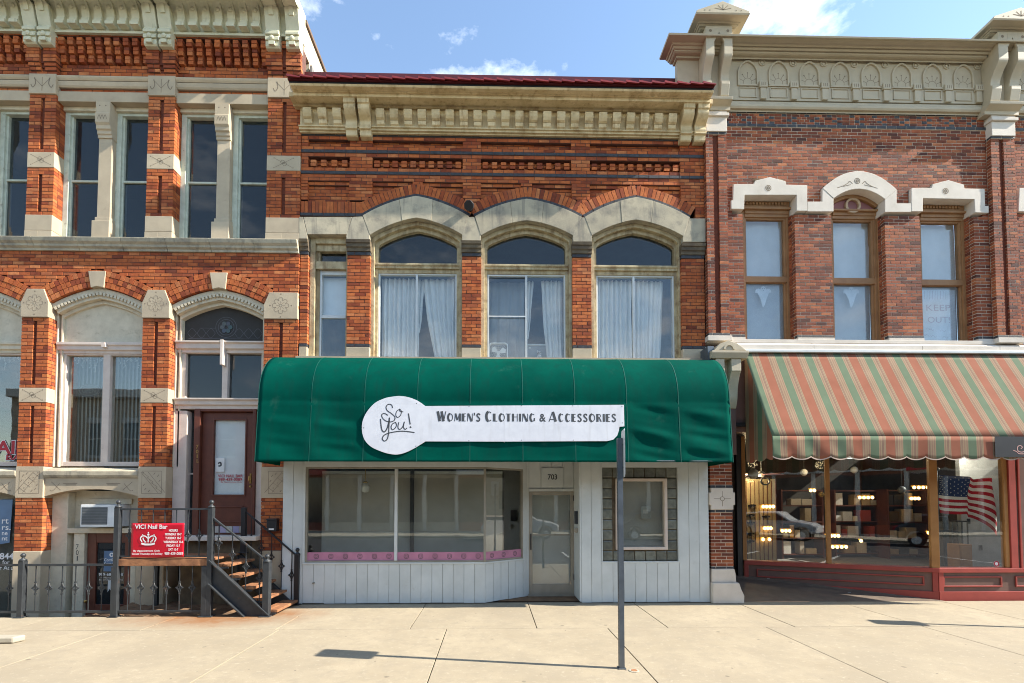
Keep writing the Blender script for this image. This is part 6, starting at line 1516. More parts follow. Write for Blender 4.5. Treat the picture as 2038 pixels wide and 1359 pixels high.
# windows
MT['shade_grey'] = Mcloth('grey_white_shade', (.56,.58,.59), .1)
YG = .24
gpx = [(1485.5,1561), (1659.5,1735.5), (1834.5,1910)]
def rwin(i):
    a, b = ops[i]; g0, g1 = [xx(q, 560, YG) for q in gpx[i]] if i < 3 else (a+.1, b-.3)
    z0, z1 = z_sill-.03, zr_((391.5, 396, 398, 398)[i])
    fr = G(); zt, zm1, zm0, zb = zr_(440+1.5*i,YG), zr_(553+1.5*i,YG), zr_(564.5+1.5*i,YG), zr_(678+1.2*i,YG)
    ztop = zr_(423); 
    fr.box(a-.10, g0-.035, .20, .30, z0, z1+.1); fr.box(g1+.035, g1+.09, .20, .36, z0, z1-.02); fr.box(g1+.09, b-.002, .17, .36, z0, z1-.02)
    fr.box(g0-.035, g1+.09, .17, .30, zt+.10, zt+.17); fr.box(g0-.035, g1+.09, .19, .30, zt+.035, zt+.10) ; fr.box(a-.05, g1+.10, .12, .30, zt+.17, zt+.21)
    fr = fr.build('window', MT['brownwood'], RB, bev=.006)
    s = G(); s.box(g0-.036, g0, .22, .30, zm1, zt+.036); s.box(g1, g1+.036, .22, .30, zm1, zt+.036); s.box(g0, g1, .221, .30, zt, zt+.036); s.box(g0-.036, g1+.036, .205, .30, zm0, zm1); s.box(g0-.036, g0, .24, .31, zb-.04, zm0); s.box(g1, g1+.036, .24, .31, zb-.04, zm0); s.box(g0, g1, .241, .31, zb-.05, zb); s.build('sash', MT['brownwood'], fr, bev=.005)
    G().box(g0, g1, YG+.02, YG+.026, zm1, zt).build('pane', MT['glass'], fr); G().box(g0, g1, YG+.04, YG+.046, zb, zm0).build('pane', MT['glassmilk'], fr)
    ph = G()
    if i != 1:
        G().box(a, b, .16, .30, zt+.21, z1+.02).build('frieze_board', MT['brownwood'], fr)
        for k in range(15): q = a+.02+k*.067; ph.box(q, q+.045, .135, .16, zt+.27, zt+.335) if q < b-.05 else 0
        ph.build('dentil_row', MT['brownwood'], fr, bev=.004)
    else:
        zt2 = zt+.21; top = [(x, z) for x, z in offset(aw, -.07)]
        g = G(); g.ring(offset(aw, -.0), top, .12, .34); g.build('arch_frame', MT['brownwood'], fr, bev=.005)
        G().prism([(top[0][0], zt2)]+[(x, max(z, zt2)) for x, z in top]+[(top[-1][0], zt2)], .18, .21).build('arch_panel', MT['mauve'], fr)
        cx, cz = P(1697, 409, .15); g = G(); q = 26
        g.ring([(cx+.165*cos(2*pi*k/q), cz+.165*sin(2*pi*k/q)) for k in range(q)], [(cx+.115*cos(2*pi*k/q), cz+.115*sin(2*pi*k/q)) for k in range(q)], .13, .18, closed=True); g.build('ring', M('tan_ring', (.48,.33,.2), rough=.5, bump=.05), fr, bev=.006)
    return g0, g1, zb, zm0, zm1, zt
wn = [rwin(i) for i in range(4)]
nm = ('window nearest the green awning', 'arched middle window', 'window with the paper notice', 'window at the right edge')
for i, (g0, g1, zb, zm0, zm1, zt) in enumerate(wn):
    G().grid(10, 6, lambda u, v: (g0-.05+u*(g1-g0+.1), .38+.005*sin(u*15+v*4), zb-.05+v*(zt-zb+.1))).build('window_shade', MT['shade_grey'], RB, smooth=True)
def ghost(i, lab):
    g0, g1, zb, zm0, zm1, zt = wn[i]; cx, cz = P((1519,1694)[i], (592,593)[i], YG+.06); t = thing('paper_ghost', lab, 'paper cutout', (cx, YG+.06, cz-.2), 'paper ghosts in the upper windows')
    q = [(0,.24),(.035,.225),(.055,.19),(.06,.165),(.10,.19),(.135,.185),(.165,.15),(.17,.10),(.14,.11),(.12,.095),(.095,.04),(.07,-.02),(.05,-.09),(.02,-.17),(-.015,-.215),(-.035,-.15),(-.055,-.05),(-.09,.03),(-.12,.09),(-.15,.10),(-.175,.09),(-.17,.14),(-.145,.175),(-.10,.19),(-.06,.165),(-.055,.19),(-.035,.225)]
    G().prism([(cx+a, cz+b) for a, b in q], YG+.052, YG+.054).build('paper', M('white_paper', (.85,.86,.86), rough=.8, bump=0), t)
    g = G()
    for a in (-.02,.02): disc(g, cx+a, cz+.185, 0, .010, YG+.0505, 10)
    disc(g, cx, cz+.15, 0, .009, YG+.0505, 10); g.build('face', MT['sheer'], t)
ghost(0, 'white paper ghost taped inside the upper window nearest the green awning'); ghost(1, 'white paper ghost taped inside the arched upper window')
g0, g1, zb, zm0, zm1, zt = wn[2]; t = thing('paper_notice', 'handwritten paper notice reading KEEP OUT in the upper window near the right pier', 'notice', (g0+.3, YG+.06, zb))
G().box(g0+.005, g1-.06, YG+.053, YG+.055, zb+.01, zm0-.06).build('paper', M('notice_white', (.80,.82,.84), rough=.8, bump=0), t)
fk = M('faded_red_marker', (.50,.40,.46), rough=.8, bump=0)
for s, py, w_, h_ in (('HAHAHA',585,.48,.13), ('KEEP',609,.52,.13), ('OUT!',633,.48,.13)):
    if s == 'HAHAHA':
        g = G()
        for k in range(9): q = g0+.09+k*.058; stroke([(q,zr_(592,YG)),(q+.01,zr_(575,YG))], .008, YG+.051, g)
        g.build('scribble', fk, t); continue
    text(s, (g0+g1)/2-.02, zr_(py,YG), YG+.051, fk, t, w=w_, h=h_)
g = G()
for k, (a, b) in enumerate(((.15,.30),(.20,.28),(.45,.26),(.12,.16),(.25,.14),(.5,.12),(.55,.05))): stroke([(g0+a-.04,zb+b),(g0+a,zb+b+.03),(g0+a+.05,zb+b-.01),(g0+a+.08,zb+b+.02)], .007, YG+.051, g)
g.build('scribble', fk, t)
# cornice
zk2 = lambda py, Y: zz(py, 1700, Y)
CX0, CX1 = RP[0][0]-.05, RXE
def prof(cfg): return [(y, zk2(p, y)) for y, p in cfg]
lowm = prof([(.2,226),(-.03,226),(-.03,222),(-.07,219),(-.09,214),(-.09,210),(-.05,208),(-.05,205),(.2,205)])
G().profx(lowm, RP[0][1], CX1).build('frieze_moulding', MT['cornice_putty'], RB, bev=.004)
G().box(RP[0][0], CX1, -.045, .25, zk2(206,0), zk2(112,0)).build('frieze', MT['cornice_putty'], RB)
upc = [(-.05,122),(-.10,121),(-.10,117),(-.16,112),(-.19,108),(-.19,104),(-.22,103),(-.24,99),(-.24,96),(-.27,95),(-.30,88),(-.37,80),(-.44,76),(-.45,72)]
up = [(.3,zk2(122,-.05))]+prof(upc)+[(.3,zk2(72,-.45))]
G().profx(up, RP[0][0]-.0, CX1).build('cornice_moulding', MT['cornice_putty'], RB, bev=.003)
# return of the cornice along the flank of the taller house
xw = RP[0][0]; g = G(); xs_ = xx(1348,130,-.05); pf = prof(upc)
for (ya, za), (yb, zb2) in zip(pf, pf[1:]):
    if zb2-za < .003: continue
    ea, eb = (-ya-.05)*.8, (-yb-.05)*.8
    g.add([(xs_-ea,ya,za),(xw-.001,ya,za),(xw-.001,.1,za),(xs_-ea,.1,za),(xs_-eb,yb,zb2),(xw-.001,yb,zb2),(xw-.001,.1,zb2),(xs_-eb,.1,zb2)], _cf)
g.build('cornice_return', MT['cornice_putty'], RB)
G().box(xs_, xw-.001, -.045, .08, zk2(180,0), zk2(122,-.05)+.02).build('frieze_return', MT['cornice_putty'], RB)
G().box(xw+.02, xw+.3, .1, 12, zr_(300), zk2(110,0)).build('flank_wall', MT['stone_old'], RB); G().box(xw, RXE, .3, 12, zk2(112,0)-.1, zk2(112,0)).build('roof', MT['dark'], RB)
# niches along the frieze
for seg, (cx0, cnt) in enumerate(((1488, 8), (2041, 1))):
    for k in range(cnt):
        px = cx0+61.25*k; xc = xx(px, 160, -.05); zt_, zs_, zb_ = zk2(126,-.05), zk2(149,-.05), zk2(173,-.05); hw = .215
        o1 = [(xc-hw, zb_)]+parch((xc-hw, zs_), (xc, zt_+.02), (xc+hw, zs_), .30, 8)+[(xc+hw, zb_)]
        i1 = [(xc-hw+.035, zb_)]+parch((xc-hw+.035, zs_), (xc, zt_-.02), (xc+hw-.035, zs_), .30, 8)+[(xc+hw-.035, zb_)]
        nc = G(); nc.ring(o1, i1, -.075, -.044); nc = nc.build('niche_arch', MT['cornice_putty'], RB, bev=.004)
        g = G(); zc_ = zk2(167,-.05); disc(g, xc, zc_, .085, .094, -.0465, 22)
        for q in range(5):
            an = pi*(.12+.19*q); stroke([(xc+.10*cos(an), zc_+.10*sin(an)), (xc+.19*cos(an), zc_+.20*sin(an))], .009, -.0465, g); disc(g, xc+.19*cos(an), zc_+.20*sin(an), 0, .014, -.0465, 8)
        g.build('sunburst', MT['carve'], nc)
        G().box(xc-hw, xc+hw, -.068, -.044, zk2(175,-.05), zk2(171.5,-.05)).build('niche_sill', MT['cornice_putty'], nc, bev=.003)
        g = G(); q0, q1, w0, w1 = xc-.18, xc+.18, zk2(197,-.05), zk2(177.5,-.05)
        g.box(q0, q1, -.060, -.044, w0, w0+.015); g.box(q0, q1, -.060, -.044, w1-.015, w1); g.box(q0, q0+.015, -.0595, -.044, w0, w1); g.box(q1-.015, q1, -.0595, -.044, w0, w1); g.build('panel_frame', MT['cornice_putty'], nc)
        xr = xc+.307
        if xr < RP[1][0]-.1:
            cpb = G(); cpb.box(xr-.085, xr+.085, -.10, -.044, zk2(177,-.08), zk2(165,-.08)); cpb = cpb.build('niche_capital', MT['cornice_putty'], RB, bev=.006)
            G().box(xr-.06, xr+.06, -.085, -.044, zk2(199,-.08), zk2(177.3,-.08)).build('niche_pilaster', MT['cornice_putty'], cpb, bev=.004)
            g = G(); 
            for q in (-.04, 0, .04): stroke([(xr+q, zk2(174,-.08)), (xr+q, zk2(168,-.08))], .012, -.1015, g)
            g.build('carving', MT['carve'], cpb)
            zc_ = zk2(128,-.05); q = 18; g = G(); g.ring([(xr+.07*cos(2*pi*j/q), zc_+.07*sin(2*pi*j/q)) for j in range(q)], [(xr+.05*cos(2*pi*j/q), zc_+.05*sin(2*pi*j/q)) for j in range(q)], -.065, -.044, closed=True); g.lathe((xr,-.045,zc_), [(.035,0),(.03,.012),(.01,.018)], 12, 'y'); g.build('roundel', MT['cornice_putty'], RB, bev=.003)
# pedimented blocks over the piers, with slotted brackets
for i, (a, b) in enumerate(RP):
    a2, b2 = a-.10, b+.0
    dz = 0
    zb00 = zk2(122,-.05); blk = [(-.21+(y+.05)*.9, zb00+.34+(z-zb00)*.70) for y, z in prof(upc)]
    bl = G(); z0 = blk[0][1]; z1 = blk[-1][1]
    # stacked square steps follow the moulding round three sides
    for (ya, za), (yb, zb2) in zip(blk, blk[1:]):
        if zb2-za < .004: continue
        ea, eb = (-ya-.21)*.75, (-yb-.21)*.75
        vs = [(a2-ea,ya,za),(b2+ea,ya,za),(b2+ea,.4,za),(a2-ea,.4,za),(a2-eb,yb,zb2),(b2+eb,yb,zb2),(b2+eb,.4,zb2),(a2-eb,.4,zb2)]
        bl.add(vs, _cf)
    bl = bl.build('pier_cornice', MT['cornice_putty'], RB)
    e = (-blk[-1][0]-.21)*.75; yf = blk[-1][0]; zt = z1
    g = G(); xm = (a2+b2)/2; g.prism([(a2-e,zt+.001),(b2+e,zt+.001),(b2+e-.02,zt+.05),(xm,zt+.24),(a2-e+.02,zt+.05)], yf, .4); g.build('pediment', MT['cornice_putty'], bl, bev=.006)
    g = G()
    for q in range(5): an = pi*(.1+.2*q); stroke([(xm,zt+.06),(xm+.17*cos(an),zt+.06+.11*sin(an))], .012, yf-.002, g, 2)
    for q in (-.36,-.26,.26,.36): disc(g, xm+q, zt+.05, 0, .012, yf-.002, 8)
    g.build('sunburst', MT['carve'], bl)
    yb_ = -.205
    G().box(a2, b2, yb_, .4, zk2(122,-.05), blk[0][1]-.001).build('pier_block', MT['cornice_putty'], bl)
    # bracket with pointed slot
    zt2, zb2 = blk[0][1], zk2(201,-.2); xm = (a2+b2)/2; hw = (b2-a2)/2
    for s_ in (-1, 1):
        xi = xm+s_*.10; xo = xm+s_*hw; g = G(); z_m = zt2-(zt2-zb2)*.42
        pr = [(-.05,zt2),(-.40,zt2),(-.40,z_m)]+crom([(-.40,z_m),(-.385,z_m-.06),(-.30,z_m-.18),(-.24,z_m-.30),(-.225,z_m-.42)],4)+[(-.26,z_m-.43),(-.26,z_m-.50),(-.22,zb2+.06),(-.17,zb2),(-.05,zb2)]
        g.profx(pr, min(xi,xo), max(xi,xo)); o = g.build('bracket', MT['cornice_putty'], bl, bev=.008)
    g = G(); pts = [(xm-.101,zt2-.001),(xm-.101,zt2-.28)]; 
    g.add([(xm-.1,-.385,zt2-.32),(xm,-.385,zt2-.12),(xm-.1,-.385,zt2),(xm+.1,-.385,zt2),(xm+.1,-.385,zt2-.32)], [(0,1,2),(2,1,3),(3,1,4)]); g.build('slot_head', MT['cornice_putty'], bl, solid=.03)
    G().box(xm-.101, xm+.101, -.12, .0, zb2, zt2).build('slot_back', MT['cornice_putty'], bl)
    g = G()
    for s_ in (-1, 1): disc(g, xm+s_*(hw-.09), zt2-.10, .0, .03, -.402, 14)
    g.build('boss', MT['carve'], bl)
    g = G(); g.profx([(.2,zk2(219,-.2)),(-.15,zk2(219,-.2)),(-.15,zk2(212,-.2)),(-.26,zk2(206,-.2)),(-.27,zk2(201,-.2)),(.2,zk2(201,-.2))], a2-.06, b2+.06); g.build('bracket_shelf', MT['cornice_putty'], bl, bev=.005)
# capital where the two awnings meet
t_ = MT['cornice_putty']
YC = -.42
g = G(); g.prism([P(*q, YC) for q in ((1421,697),(1432,684),(1451,677),(1469,684),(1486,697))], YC, .0); cpo = g.build('shop_capital', t_, RB, bev=.008)
x_, z_ = P(1451, 695, YC); g = G(); q = [(x_+.11*cos(pi*k/12), z_+.11*sin(pi*k/12)) for k in range(13)]; r_ = [(x_+.075*cos(pi*k/12), z_+.075*sin(pi*k/12)) for k in range(13)]; g.ring(q, r_, YC-.02, YC); g.build('lunette', t_, cpo)
g = G(); a, b = P(1418,0,YC)[0], P(1489,0,YC)[0]
za_, zb_ = zz(698,1450,YC), zz(712,1450,YC); a, b = xx(1416,705,YC), xx(1489,705,YC)
g.profx([(.0,za_-.001),(YC-.03,za_-.001),(YC-.03,za_-.04),(YC+.02,zb_),(.0,zb_)], a, b); g.build('abacus', t_, cpo, bev=.005)
a, b = xx(1424,725,-.36), xx(1474,725,-.36)
pr = [(0,zb_-.001),(-.38,zb_-.001),(-.38,zz(738,1450,-.36))]+crom([(-.36,zz(740,1450,-.36)),(-.30,zz(752,1450,-.3)),(-.24,zz(775,1450,-.24)),(-.22,zz(795,1450,-.2)),(-.16,zz(812,1450,-.2))],4)+[(0,zz(812,1450,-.2))]
g = G(); g.profx(pr, b-.19, b); g.build('shop_bracket', t_, cpo, bev=.006); g = G(); g.profx(pr, a, a+.17); g.build('shop_bracket', t_, cpo, bev=.006)
G().box(a+.17, b-.19, -.20, 0, zz(812,1450,-.2), zb_-.002).build('bracket_back', t_, cpo); G().box(a+.05, b, -.15, .1, zz(905,1450,-.1), zz(812,1450,-.15)-.001).build('shop_pilaster', MT['shopbrown'], RB)
a, b = xx(1407,715,-.3), xx(1419,715,-.3); G().box(a, b, -.34, .0, zz(724,1413,-.3), zz(690,1413,-.3)).build('flashing_box', MT['steel'], RB)
G().box(RP[0][0]+.05, RXE, .02, .25, 3.4, zr_(690)).build('shop_spandrel', MT['shopbrown'], RB)
# ================================================================== striped awning
def stripes(name, axis):
    m, t, b = _mat(name); g = nn(t, 'ShaderNodeNewGeometry'); sp_ = nn(t, 'ShaderNodeSeparateXYZ'); lk(t, g, 'Position', sp_, 0)
    a = nn(t, 'ShaderNodeMath', operation='ADD'); lk(t, sp_, axis, a, 0); a.inputs[1].default_value = -SAX+6.03 if axis == 0 else 6.1
    d = nn(t, 'ShaderNodeMath', operation='DIVIDE'); lk(t, a, 0, d, 0); d.inputs[1].default_value = .603
    f = nn(t, 'ShaderNodeMath', operation='FRACT'); lk(t, d, 0, f, 0)
    r = nn(t, 'ShaderNodeValToRGB'); r.color_ramp.interpolation = 'CONSTANT'; e = r.color_ramp.elements
    gr, tn, orr, br, pk = (.15,.205,.13), (.36,.26,.165), (.34,.13,.08), (.20,.13,.10), (.31,.195,.14)
    st = [(0,gr),(.235,tn),(.265,pk),(.295,tn),(.335,br),(.345,pk),(.375,br),(.385,tn),(.415,br),(.423,tn),(.45,orr),(.735,br),(.743,tn),(.77,br),(.778,pk),(.81,br),(.818,tn),(.86,pk),(.89,tn),(.93,pk),(.96,tn),(.985,gr)]
    while len(e) < len(st): e.new(.99)
    for q, (p, c) in zip(e, st): q.position = p; q.color = rgba(c)
    lk(t, f, 0, r, 0)
    nz = noise(t, g.outputs['Position'], 3, 4); c = mixc(t, rampf(t, nz.outputs[0], .3, .75), r.outputs[0], mixc(t, 1., r.outputs[0], (.84,.82,.80), 'MULTIPLY'))
    t.links.new(c, b.inputs['Base Color']); b.inputs['Roughness'].default_value = .9; b.inputs['Specular IOR Level'].default_value = .15
    bn = noise(t, g.outputs['Position'], 300, 2); bp = nn(t, 'ShaderNodeBump'); bp.inputs['Strength'].default_value = .1; bp.inputs['Distance'].default_value = .003
    t.links.new(bn.outputs[0], bp.inputs['Height']); t.links.new(bp.outputs[0], b.inputs['Normal'])
    tl = nn(t, 'ShaderNodeBsdfTranslucent'); t.links.new(c, tl.inputs[0]); mx = nn(t, 'ShaderNodeMixShader'); mx.inputs[0].default_value = .2
    out = [n for n in t.nodes if n.type == 'OUTPUT_MATERIAL'][0]; lk(t, b, 0, mx, 1); lk(t, tl, 0, mx, 2); lk(t, mx, 0, out, 0)
    return m
SAX = xx(1481,703,-.1); SAR = 12.5; zA0 = zz(703,1700,-.1); YV = -1.0; zA1 = zz(868,1700,YV)
SA = thing('striped_awning', 'sloping awning striped in orange, green and tan with scalloped valance over the electric shop', 'awning', (SAX, -.1, zA1))
ms = stripes('awning_stripes', 0); ms2 = stripes('awning_stripes_side', 1)
g = G().grid(120, 12, lambda u, v: (SAX+u*(SAR-SAX), -.10+v*(YV+.10), zA0+v*(zA1-zA0)-.012*sin(pi*v)*(1+.5*sin(u*40)))); g.build('canopy', ms, SA, smooth=True, solid=.004)
G().box(SAX-.03, SAR, -.17, -.05, zA0-.005, zA0+.055).build('head_bar', MT['alu'], SA, bev=.01)
zV0 = zz(909,1700,YV); per = .352
def scal(x): 
    p = ((x-SAX)/per) % 1.0; return zV0-.055*sin(pi*p)**.7
NX = 420
def val(u, v):
    x = SAX+u*(SAR-SAX); zb = scal(x); wob = .012*sin(x*5.1)*sin(x*1.7+1)*(1-v)+.012*sin(x*13+v*4)*max(0, sin(x*1.3+.4))*(1-v*.6)
    return (x, YV-.004+wob, zb+(zA1-zb)*v)
G().grid(NX, 5, val).build('valance', ms, SA, smooth=True, solid=.004)
bd = M('pale_binding', (.52,.40,.32), rough=.9, bump=0)
def bnd(u, v): x, y, z = val(u, 0); return (x, y-.004, z-.004+.022*v)
G().grid(NX, 1, bnd).build('binding', bd, SA)
G().add([(SAX+.004,-.10,zA0),(SAX+.004,YV,zA1),(SAX+.004,-.10,zA1)], [(0,1,2)]).build('side_panel', ms2, SA)
def sval(u, v):
    y = -.10+u*(YV+.10); p = ((y+.1)/per) % 1.0; zb = zV0-.055*sin(pi*p)**.7; return (SAX+.004, y, zb+(zA1-zb)*v)
G().grid(40, 2, sval).build('side_valance', ms2, SA)
bx0 = xx(1980,888,YV-.03); zb0, zb1 = zz(909,1980,YV), zz(869,1980,YV)
G().box(bx0, bx0+2.4, YV-.034, YV-.030, zb0-.01, zb1).build('name_panel', MT['ironblack'], SA)
g = G(); cx, cz = P(2030, 893, YV-.04); pk_ = M('pale_pink_lettering', (.55,.32,.28), rough=.7, bump=0)
stroke([(cx+.02,cz),(cx+.05,cz+.03),(cx+.01,cz+.06),(cx-.04,cz+.03),(cx-.03,cz-.04),(cx+.04,cz-.06),(cx+.12,cz-.03)], .014, YV-.036, g); stroke([(cx-.12,cz-.03),(cx-.06,cz-.05),(cx-.01,cz-.09),(cx+.12,cz-.09)], .014, YV-.036, g); g.build('scroll_mark', pk_, SA)
g = G(); 
for x in (SAX+.02, SAX+2.6, SAX+5.2): g.tube([(x,-.10,zA1+.02),(x,YV+.02,zA1-.005)], .014, 6)
g.tube([(SAX+.01,YV+.015,zA1-.01),(SAR,YV+.015,zA1-.01)], .016, 8); g.build('frame', MT['steel'], SA)
MT['opp_box'] = M('tan_carton', (.42,.30,.17), rough=.8, bump=.05)
# ================================================================== electric shop front (ground floor of the right building)
SH = thing('electric_shopfront', 'angled shop window over a brick-red panelled base, under the striped awning', 'shopfront', (7.4, .6, 0))
Bx, By = xx(1866,1150,.05), .05; Ax, Ay = P(1481,1130,1.4)[0], 1.4
L2 = hypot(Ax-Bx, Ay-By); u2 = ((Ax-Bx)/L2, (Ay-By)/L2); n2 = (-u2[1], u2[0])
if n2[1] > 0: n2 = (-n2[0], -n2[1])
def bp_(s_, o_, z): return (Bx+u2[0]*s_+n2[0]*o_, By+u2[1]*s_+n2[1]*o_, z)
def bbox(g, s0, s1, o0, o1, z0, z1): g.add([bp_(s0,o0,z0),bp_(s1,o0,z0),bp_(s1,o1,z0),bp_(s0,o1,z0),bp_(s0,o0,z1),bp_(s1,o0,z1),bp_(s1,o1,z1),bp_(s0,o1,z1)], _cf)
HB = .645; HT = 3.5
def part(nm, mat, *a, bev=.005):
    g = G(); bbox(g, *a); return g.build(nm, MT[mat], SH, bev=bev)
part('base_panel', 'shopbrown', 0, L2, -.20, .0, -.2, HB-.05); part('base_cap', 'shopred', -.02, L2, -.22, .05, HB-.09, HB); part('base_skirting', 'shopred', 0, L2, .001, .035, -.1, .17)
part('base_end', 'shopred', 0, .09, .001, .03, .17, HB-.09); part('base_end', 'shopred', L2-.09, L2, .001, .03, .17, HB-.09)
mo = G(); q0, q1, w0, w1 = .22, L2-.25, .28, .47
for s0, s1, a_, b_ in ((q0,q1,w0,w0+.03),(q0,q1,w1-.03,w1),(q0,q0+.03,w0+.03,w1-.03),(q1-.03,q1,w0+.03,w1-.03)): bbox(mo, s0, s1, .001, .025, a_, b_)
mo.build('panel_moulding', MT['shopred'], SH, bev=.006)
xe = xx(2012,1150,.05)
def fl(nm, mat, x0, x1, y0, y1, z0, z1, bev=.005): return G().box(x0, x1, y0, y1, z0, z1).build(nm, MT[mat], SH, bev=bev)
fl('base_panel', 'shopbrown', Bx+.004, 12, By, By+.2, -.2, HB-.05); fl('base_cap', 'shopred', Bx-.01, 12, By-.05, By+.22, HB-.091, HB-.001); fl('base_skirting', 'shopred', Bx, 12, By-.035, By-.001, -.1, .17); fl('base_end', 'shopred', Bx, Bx+.10, By-.03, By-.001, .171, HB-.092)
def pm(x0, x1, w0, w1):
    mo = G()
    for s0, s1, a_, b_ in ((x0,x1,w0,w0+.03),(x0,x1,w1-.03,w1),(x0,x0+.03,w0+.03,w1-.03),(x1-.03,x1,w0+.03,w1-.03)): mo.box(s0, s1, By-.025, By-.001, a_, b_)
    mo.build('panel_moulding', MT['shopred'], SH, bev=.006)
pm(xx(1880,1160), xx(1998,1160), .26, .48); pm(xx(2025,1160), 11, .26, .48)
fl('door_post', 'shopred', xe, xe+.14, By-.03, By+.15, HB, HT); fl('door_post', 'shopbrown', xe+.14, 12, By+.0, By+.15, HB, HT); fl('post_strip', 'shopred', xe+.20, xe+.24, By-.025, By-.001, HB, HT)
part('corner_mullion', 'amber', -.04, .09, -.10, .02, HB, HT); sm = L2*.50
mu_ = None
for s_ in range(1, 400):
    q = bp_(L2*s_/400, 0, 1.5); 
    r = ((q[0]*_rt[0]+(q[1]+D)*_rt[1])/((q[0]*_fw[0]+(q[1]+D)*_fw[1])))*F+PCX
    if r < 1648: mu_ = L2*s_/400; break
part('mullion', 'amber', mu_-.04, mu_+.04, -.09, .02, HB, HT); part('mullion', 'amber', L2-.06, L2+.02, -.09, .02, HB, HT)
for s0, s1 in ((.09, mu_-.04), (mu_+.04, L2-.06)):
    g = G(); bbox(g, s0, s1, -.04, -.033, HB, HT); g.build('pane', MT['glassshop'], SH)
G().box(Bx+.06, xe, By+.03, By+.036, HB, HT).build('pane', MT['glassshop'], SH); fl('pane_post', 'amber', xe-.08, xe-.002, By-.0, By+.1, HB, HT)
# entry floor ramp, flank, ceiling, room
fx0 = gp[1]+.02
g = G(); g.add([(fx0,-.05,.002),(Bx+.05,-.05,.002),(Bx,By,.004),(Ax,Ay,.30),(Ax,1.7,.31),(fx0,1.7,.31)], [(0,1,2,3,4,5)]); ramp = g.build('entry_floor', MT['earth'], SH)
ramp.data.materials.clear(); ramp.data.materials.append(M('worn_brown_tile', (.16,.12,.09), (.11,.085,.065), rough=.6, ns=4, bump=.2))
for px, py, lb in ((1501,1164,'tiny white paper scrap nearest the stone plinth on the entry floor'), (1528,1169,'tiny white paper scrap in the middle of the shop entry floor'), (1689,1182,'white paper scrap near the red base far along the entry floor')):
    x, y = PG(px, py, .06); zq = max(0, .21*y); tag(G().box(x, x+.05, y, y+.03, zq+.006, zq+.010).build('paper_scrap', MT['plastic'], None), lb, 'litter', 'paper scraps on the entry floor')
fl('flank', 'shopbrown', fx0-.06, fx0+.01, .0, 1.7, 0, HT); fl('entry_back', 'dark', fx0, Ax+.1, 1.7, 1.75, .3, HT); fl('entry_post', 'ironblack', Ax-.14, Ax-.02, Ay+.0, Ay+.1, .28, HT)
G().box(fx0-.2, 12.2, -.05, 7.1, HT, HT+.08).build('ceiling', MT['ironblack'], SH)
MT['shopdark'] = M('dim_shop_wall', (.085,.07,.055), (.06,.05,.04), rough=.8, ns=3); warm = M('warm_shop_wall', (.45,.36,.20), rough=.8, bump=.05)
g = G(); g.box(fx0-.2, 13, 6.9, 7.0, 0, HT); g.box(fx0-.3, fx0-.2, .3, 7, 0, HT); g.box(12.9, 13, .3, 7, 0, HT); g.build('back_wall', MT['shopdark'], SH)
G().box(Bx-.5, 12.9, .28, 6.9, .30, .36).build('display_floor', MT['room'], SH); G().prismz([(Ax,Ay+.2),(Bx,By+.22),(Bx,6.9),(Ax,6.9)], .25, .34).build('display_floor', MT['room'], SH)
# pegboard wall of light fittings
YPg = 3.1
pg0, pg1 = xx(1478,1050,YPg), xx(1545,1050,YPg)
DP = thing('display_panel', 'warm-lit slatted display panel hung with small light fittings inside the shop window', 'display panel', ((pg0+pg1)/2, YPg, .3))
g = G().box(pg0-.3, pg1, YPg, YPg+.04, .34, 2.6); g.build('panel', warm, DP)
for k in range(9): x = pg0+(pg1-pg0)*k/8; G().box(x-.006, x+.006, YPg-.012, YPg-.001, .4, 2.55).build('slot_strip', MT['doorbrown'], DP)
def vanity(px, py, Y, n, lab, sp_=.11, mat='brass'):
    x, z = P(px, py, Y); t = thing('light_fitting', lab, 'light fitting', (x, Y, z), 'lit fittings in the electric shop')
    G().box(x-sp_*n/2, x+sp_*n/2, Y-.02, Y+.01, z+.03, z+.07).build('bar', MT[mat], t)
    for k in range(n):
        q = x+(k-(n-1)/2)*sp_; G().lathe((q, Y-.05, z), [(.012,-.045),(.035,-.025),(.04,0),(.03,.03),(.012,.045)], 10).build('bulb', MT['bulb'], t, smooth=True)
vanity(1527, 1008, YPg-.05, 4, 'bar of four lit bulbs high on the display panel', .09)
vanity(1526, 1051, YPg-.05, 3, 'three lit bulbs halfway down the display panel', .08)
vanity(1523, 1073, YPg-.05, 2, 'pair of large lit bulbs low on the display panel', .17)
vanity(1562, 1056, 3.4, 3, 'cluster of lit bulbs just right of the display panel', .1)
vanity(1655, 1066, 3.2, 4, 'row of lit bulbs just right of the amber mullion', .10)
vanity(1668, 1088, 3.2, 4, 'lowest row of lit bulbs by the amber mullion', .12)
vanity(1615, 976, 3.8, 2, 'two small lit bulbs high in the left shop pane', .1)
vanity(1721, 990, 3.8, 4, 'lit chandelier bulbs at the middle of the wide shop pane', .12)
vanity(1830, 970, 3.8, 4, 'lit chandelier bulbs near the flag pole', .13)
vanity(1818, 992, 3.4, 3, 'smaller lit bulbs below the chandelier near the flag pole', .1)
vanity(1845, 1060, 3.0, 1, 'single amber bulb behind the flag pole', .1); vanity(1711, 1076, 3.4, 1, 'single lit bulb low in the middle of the shop', .1)
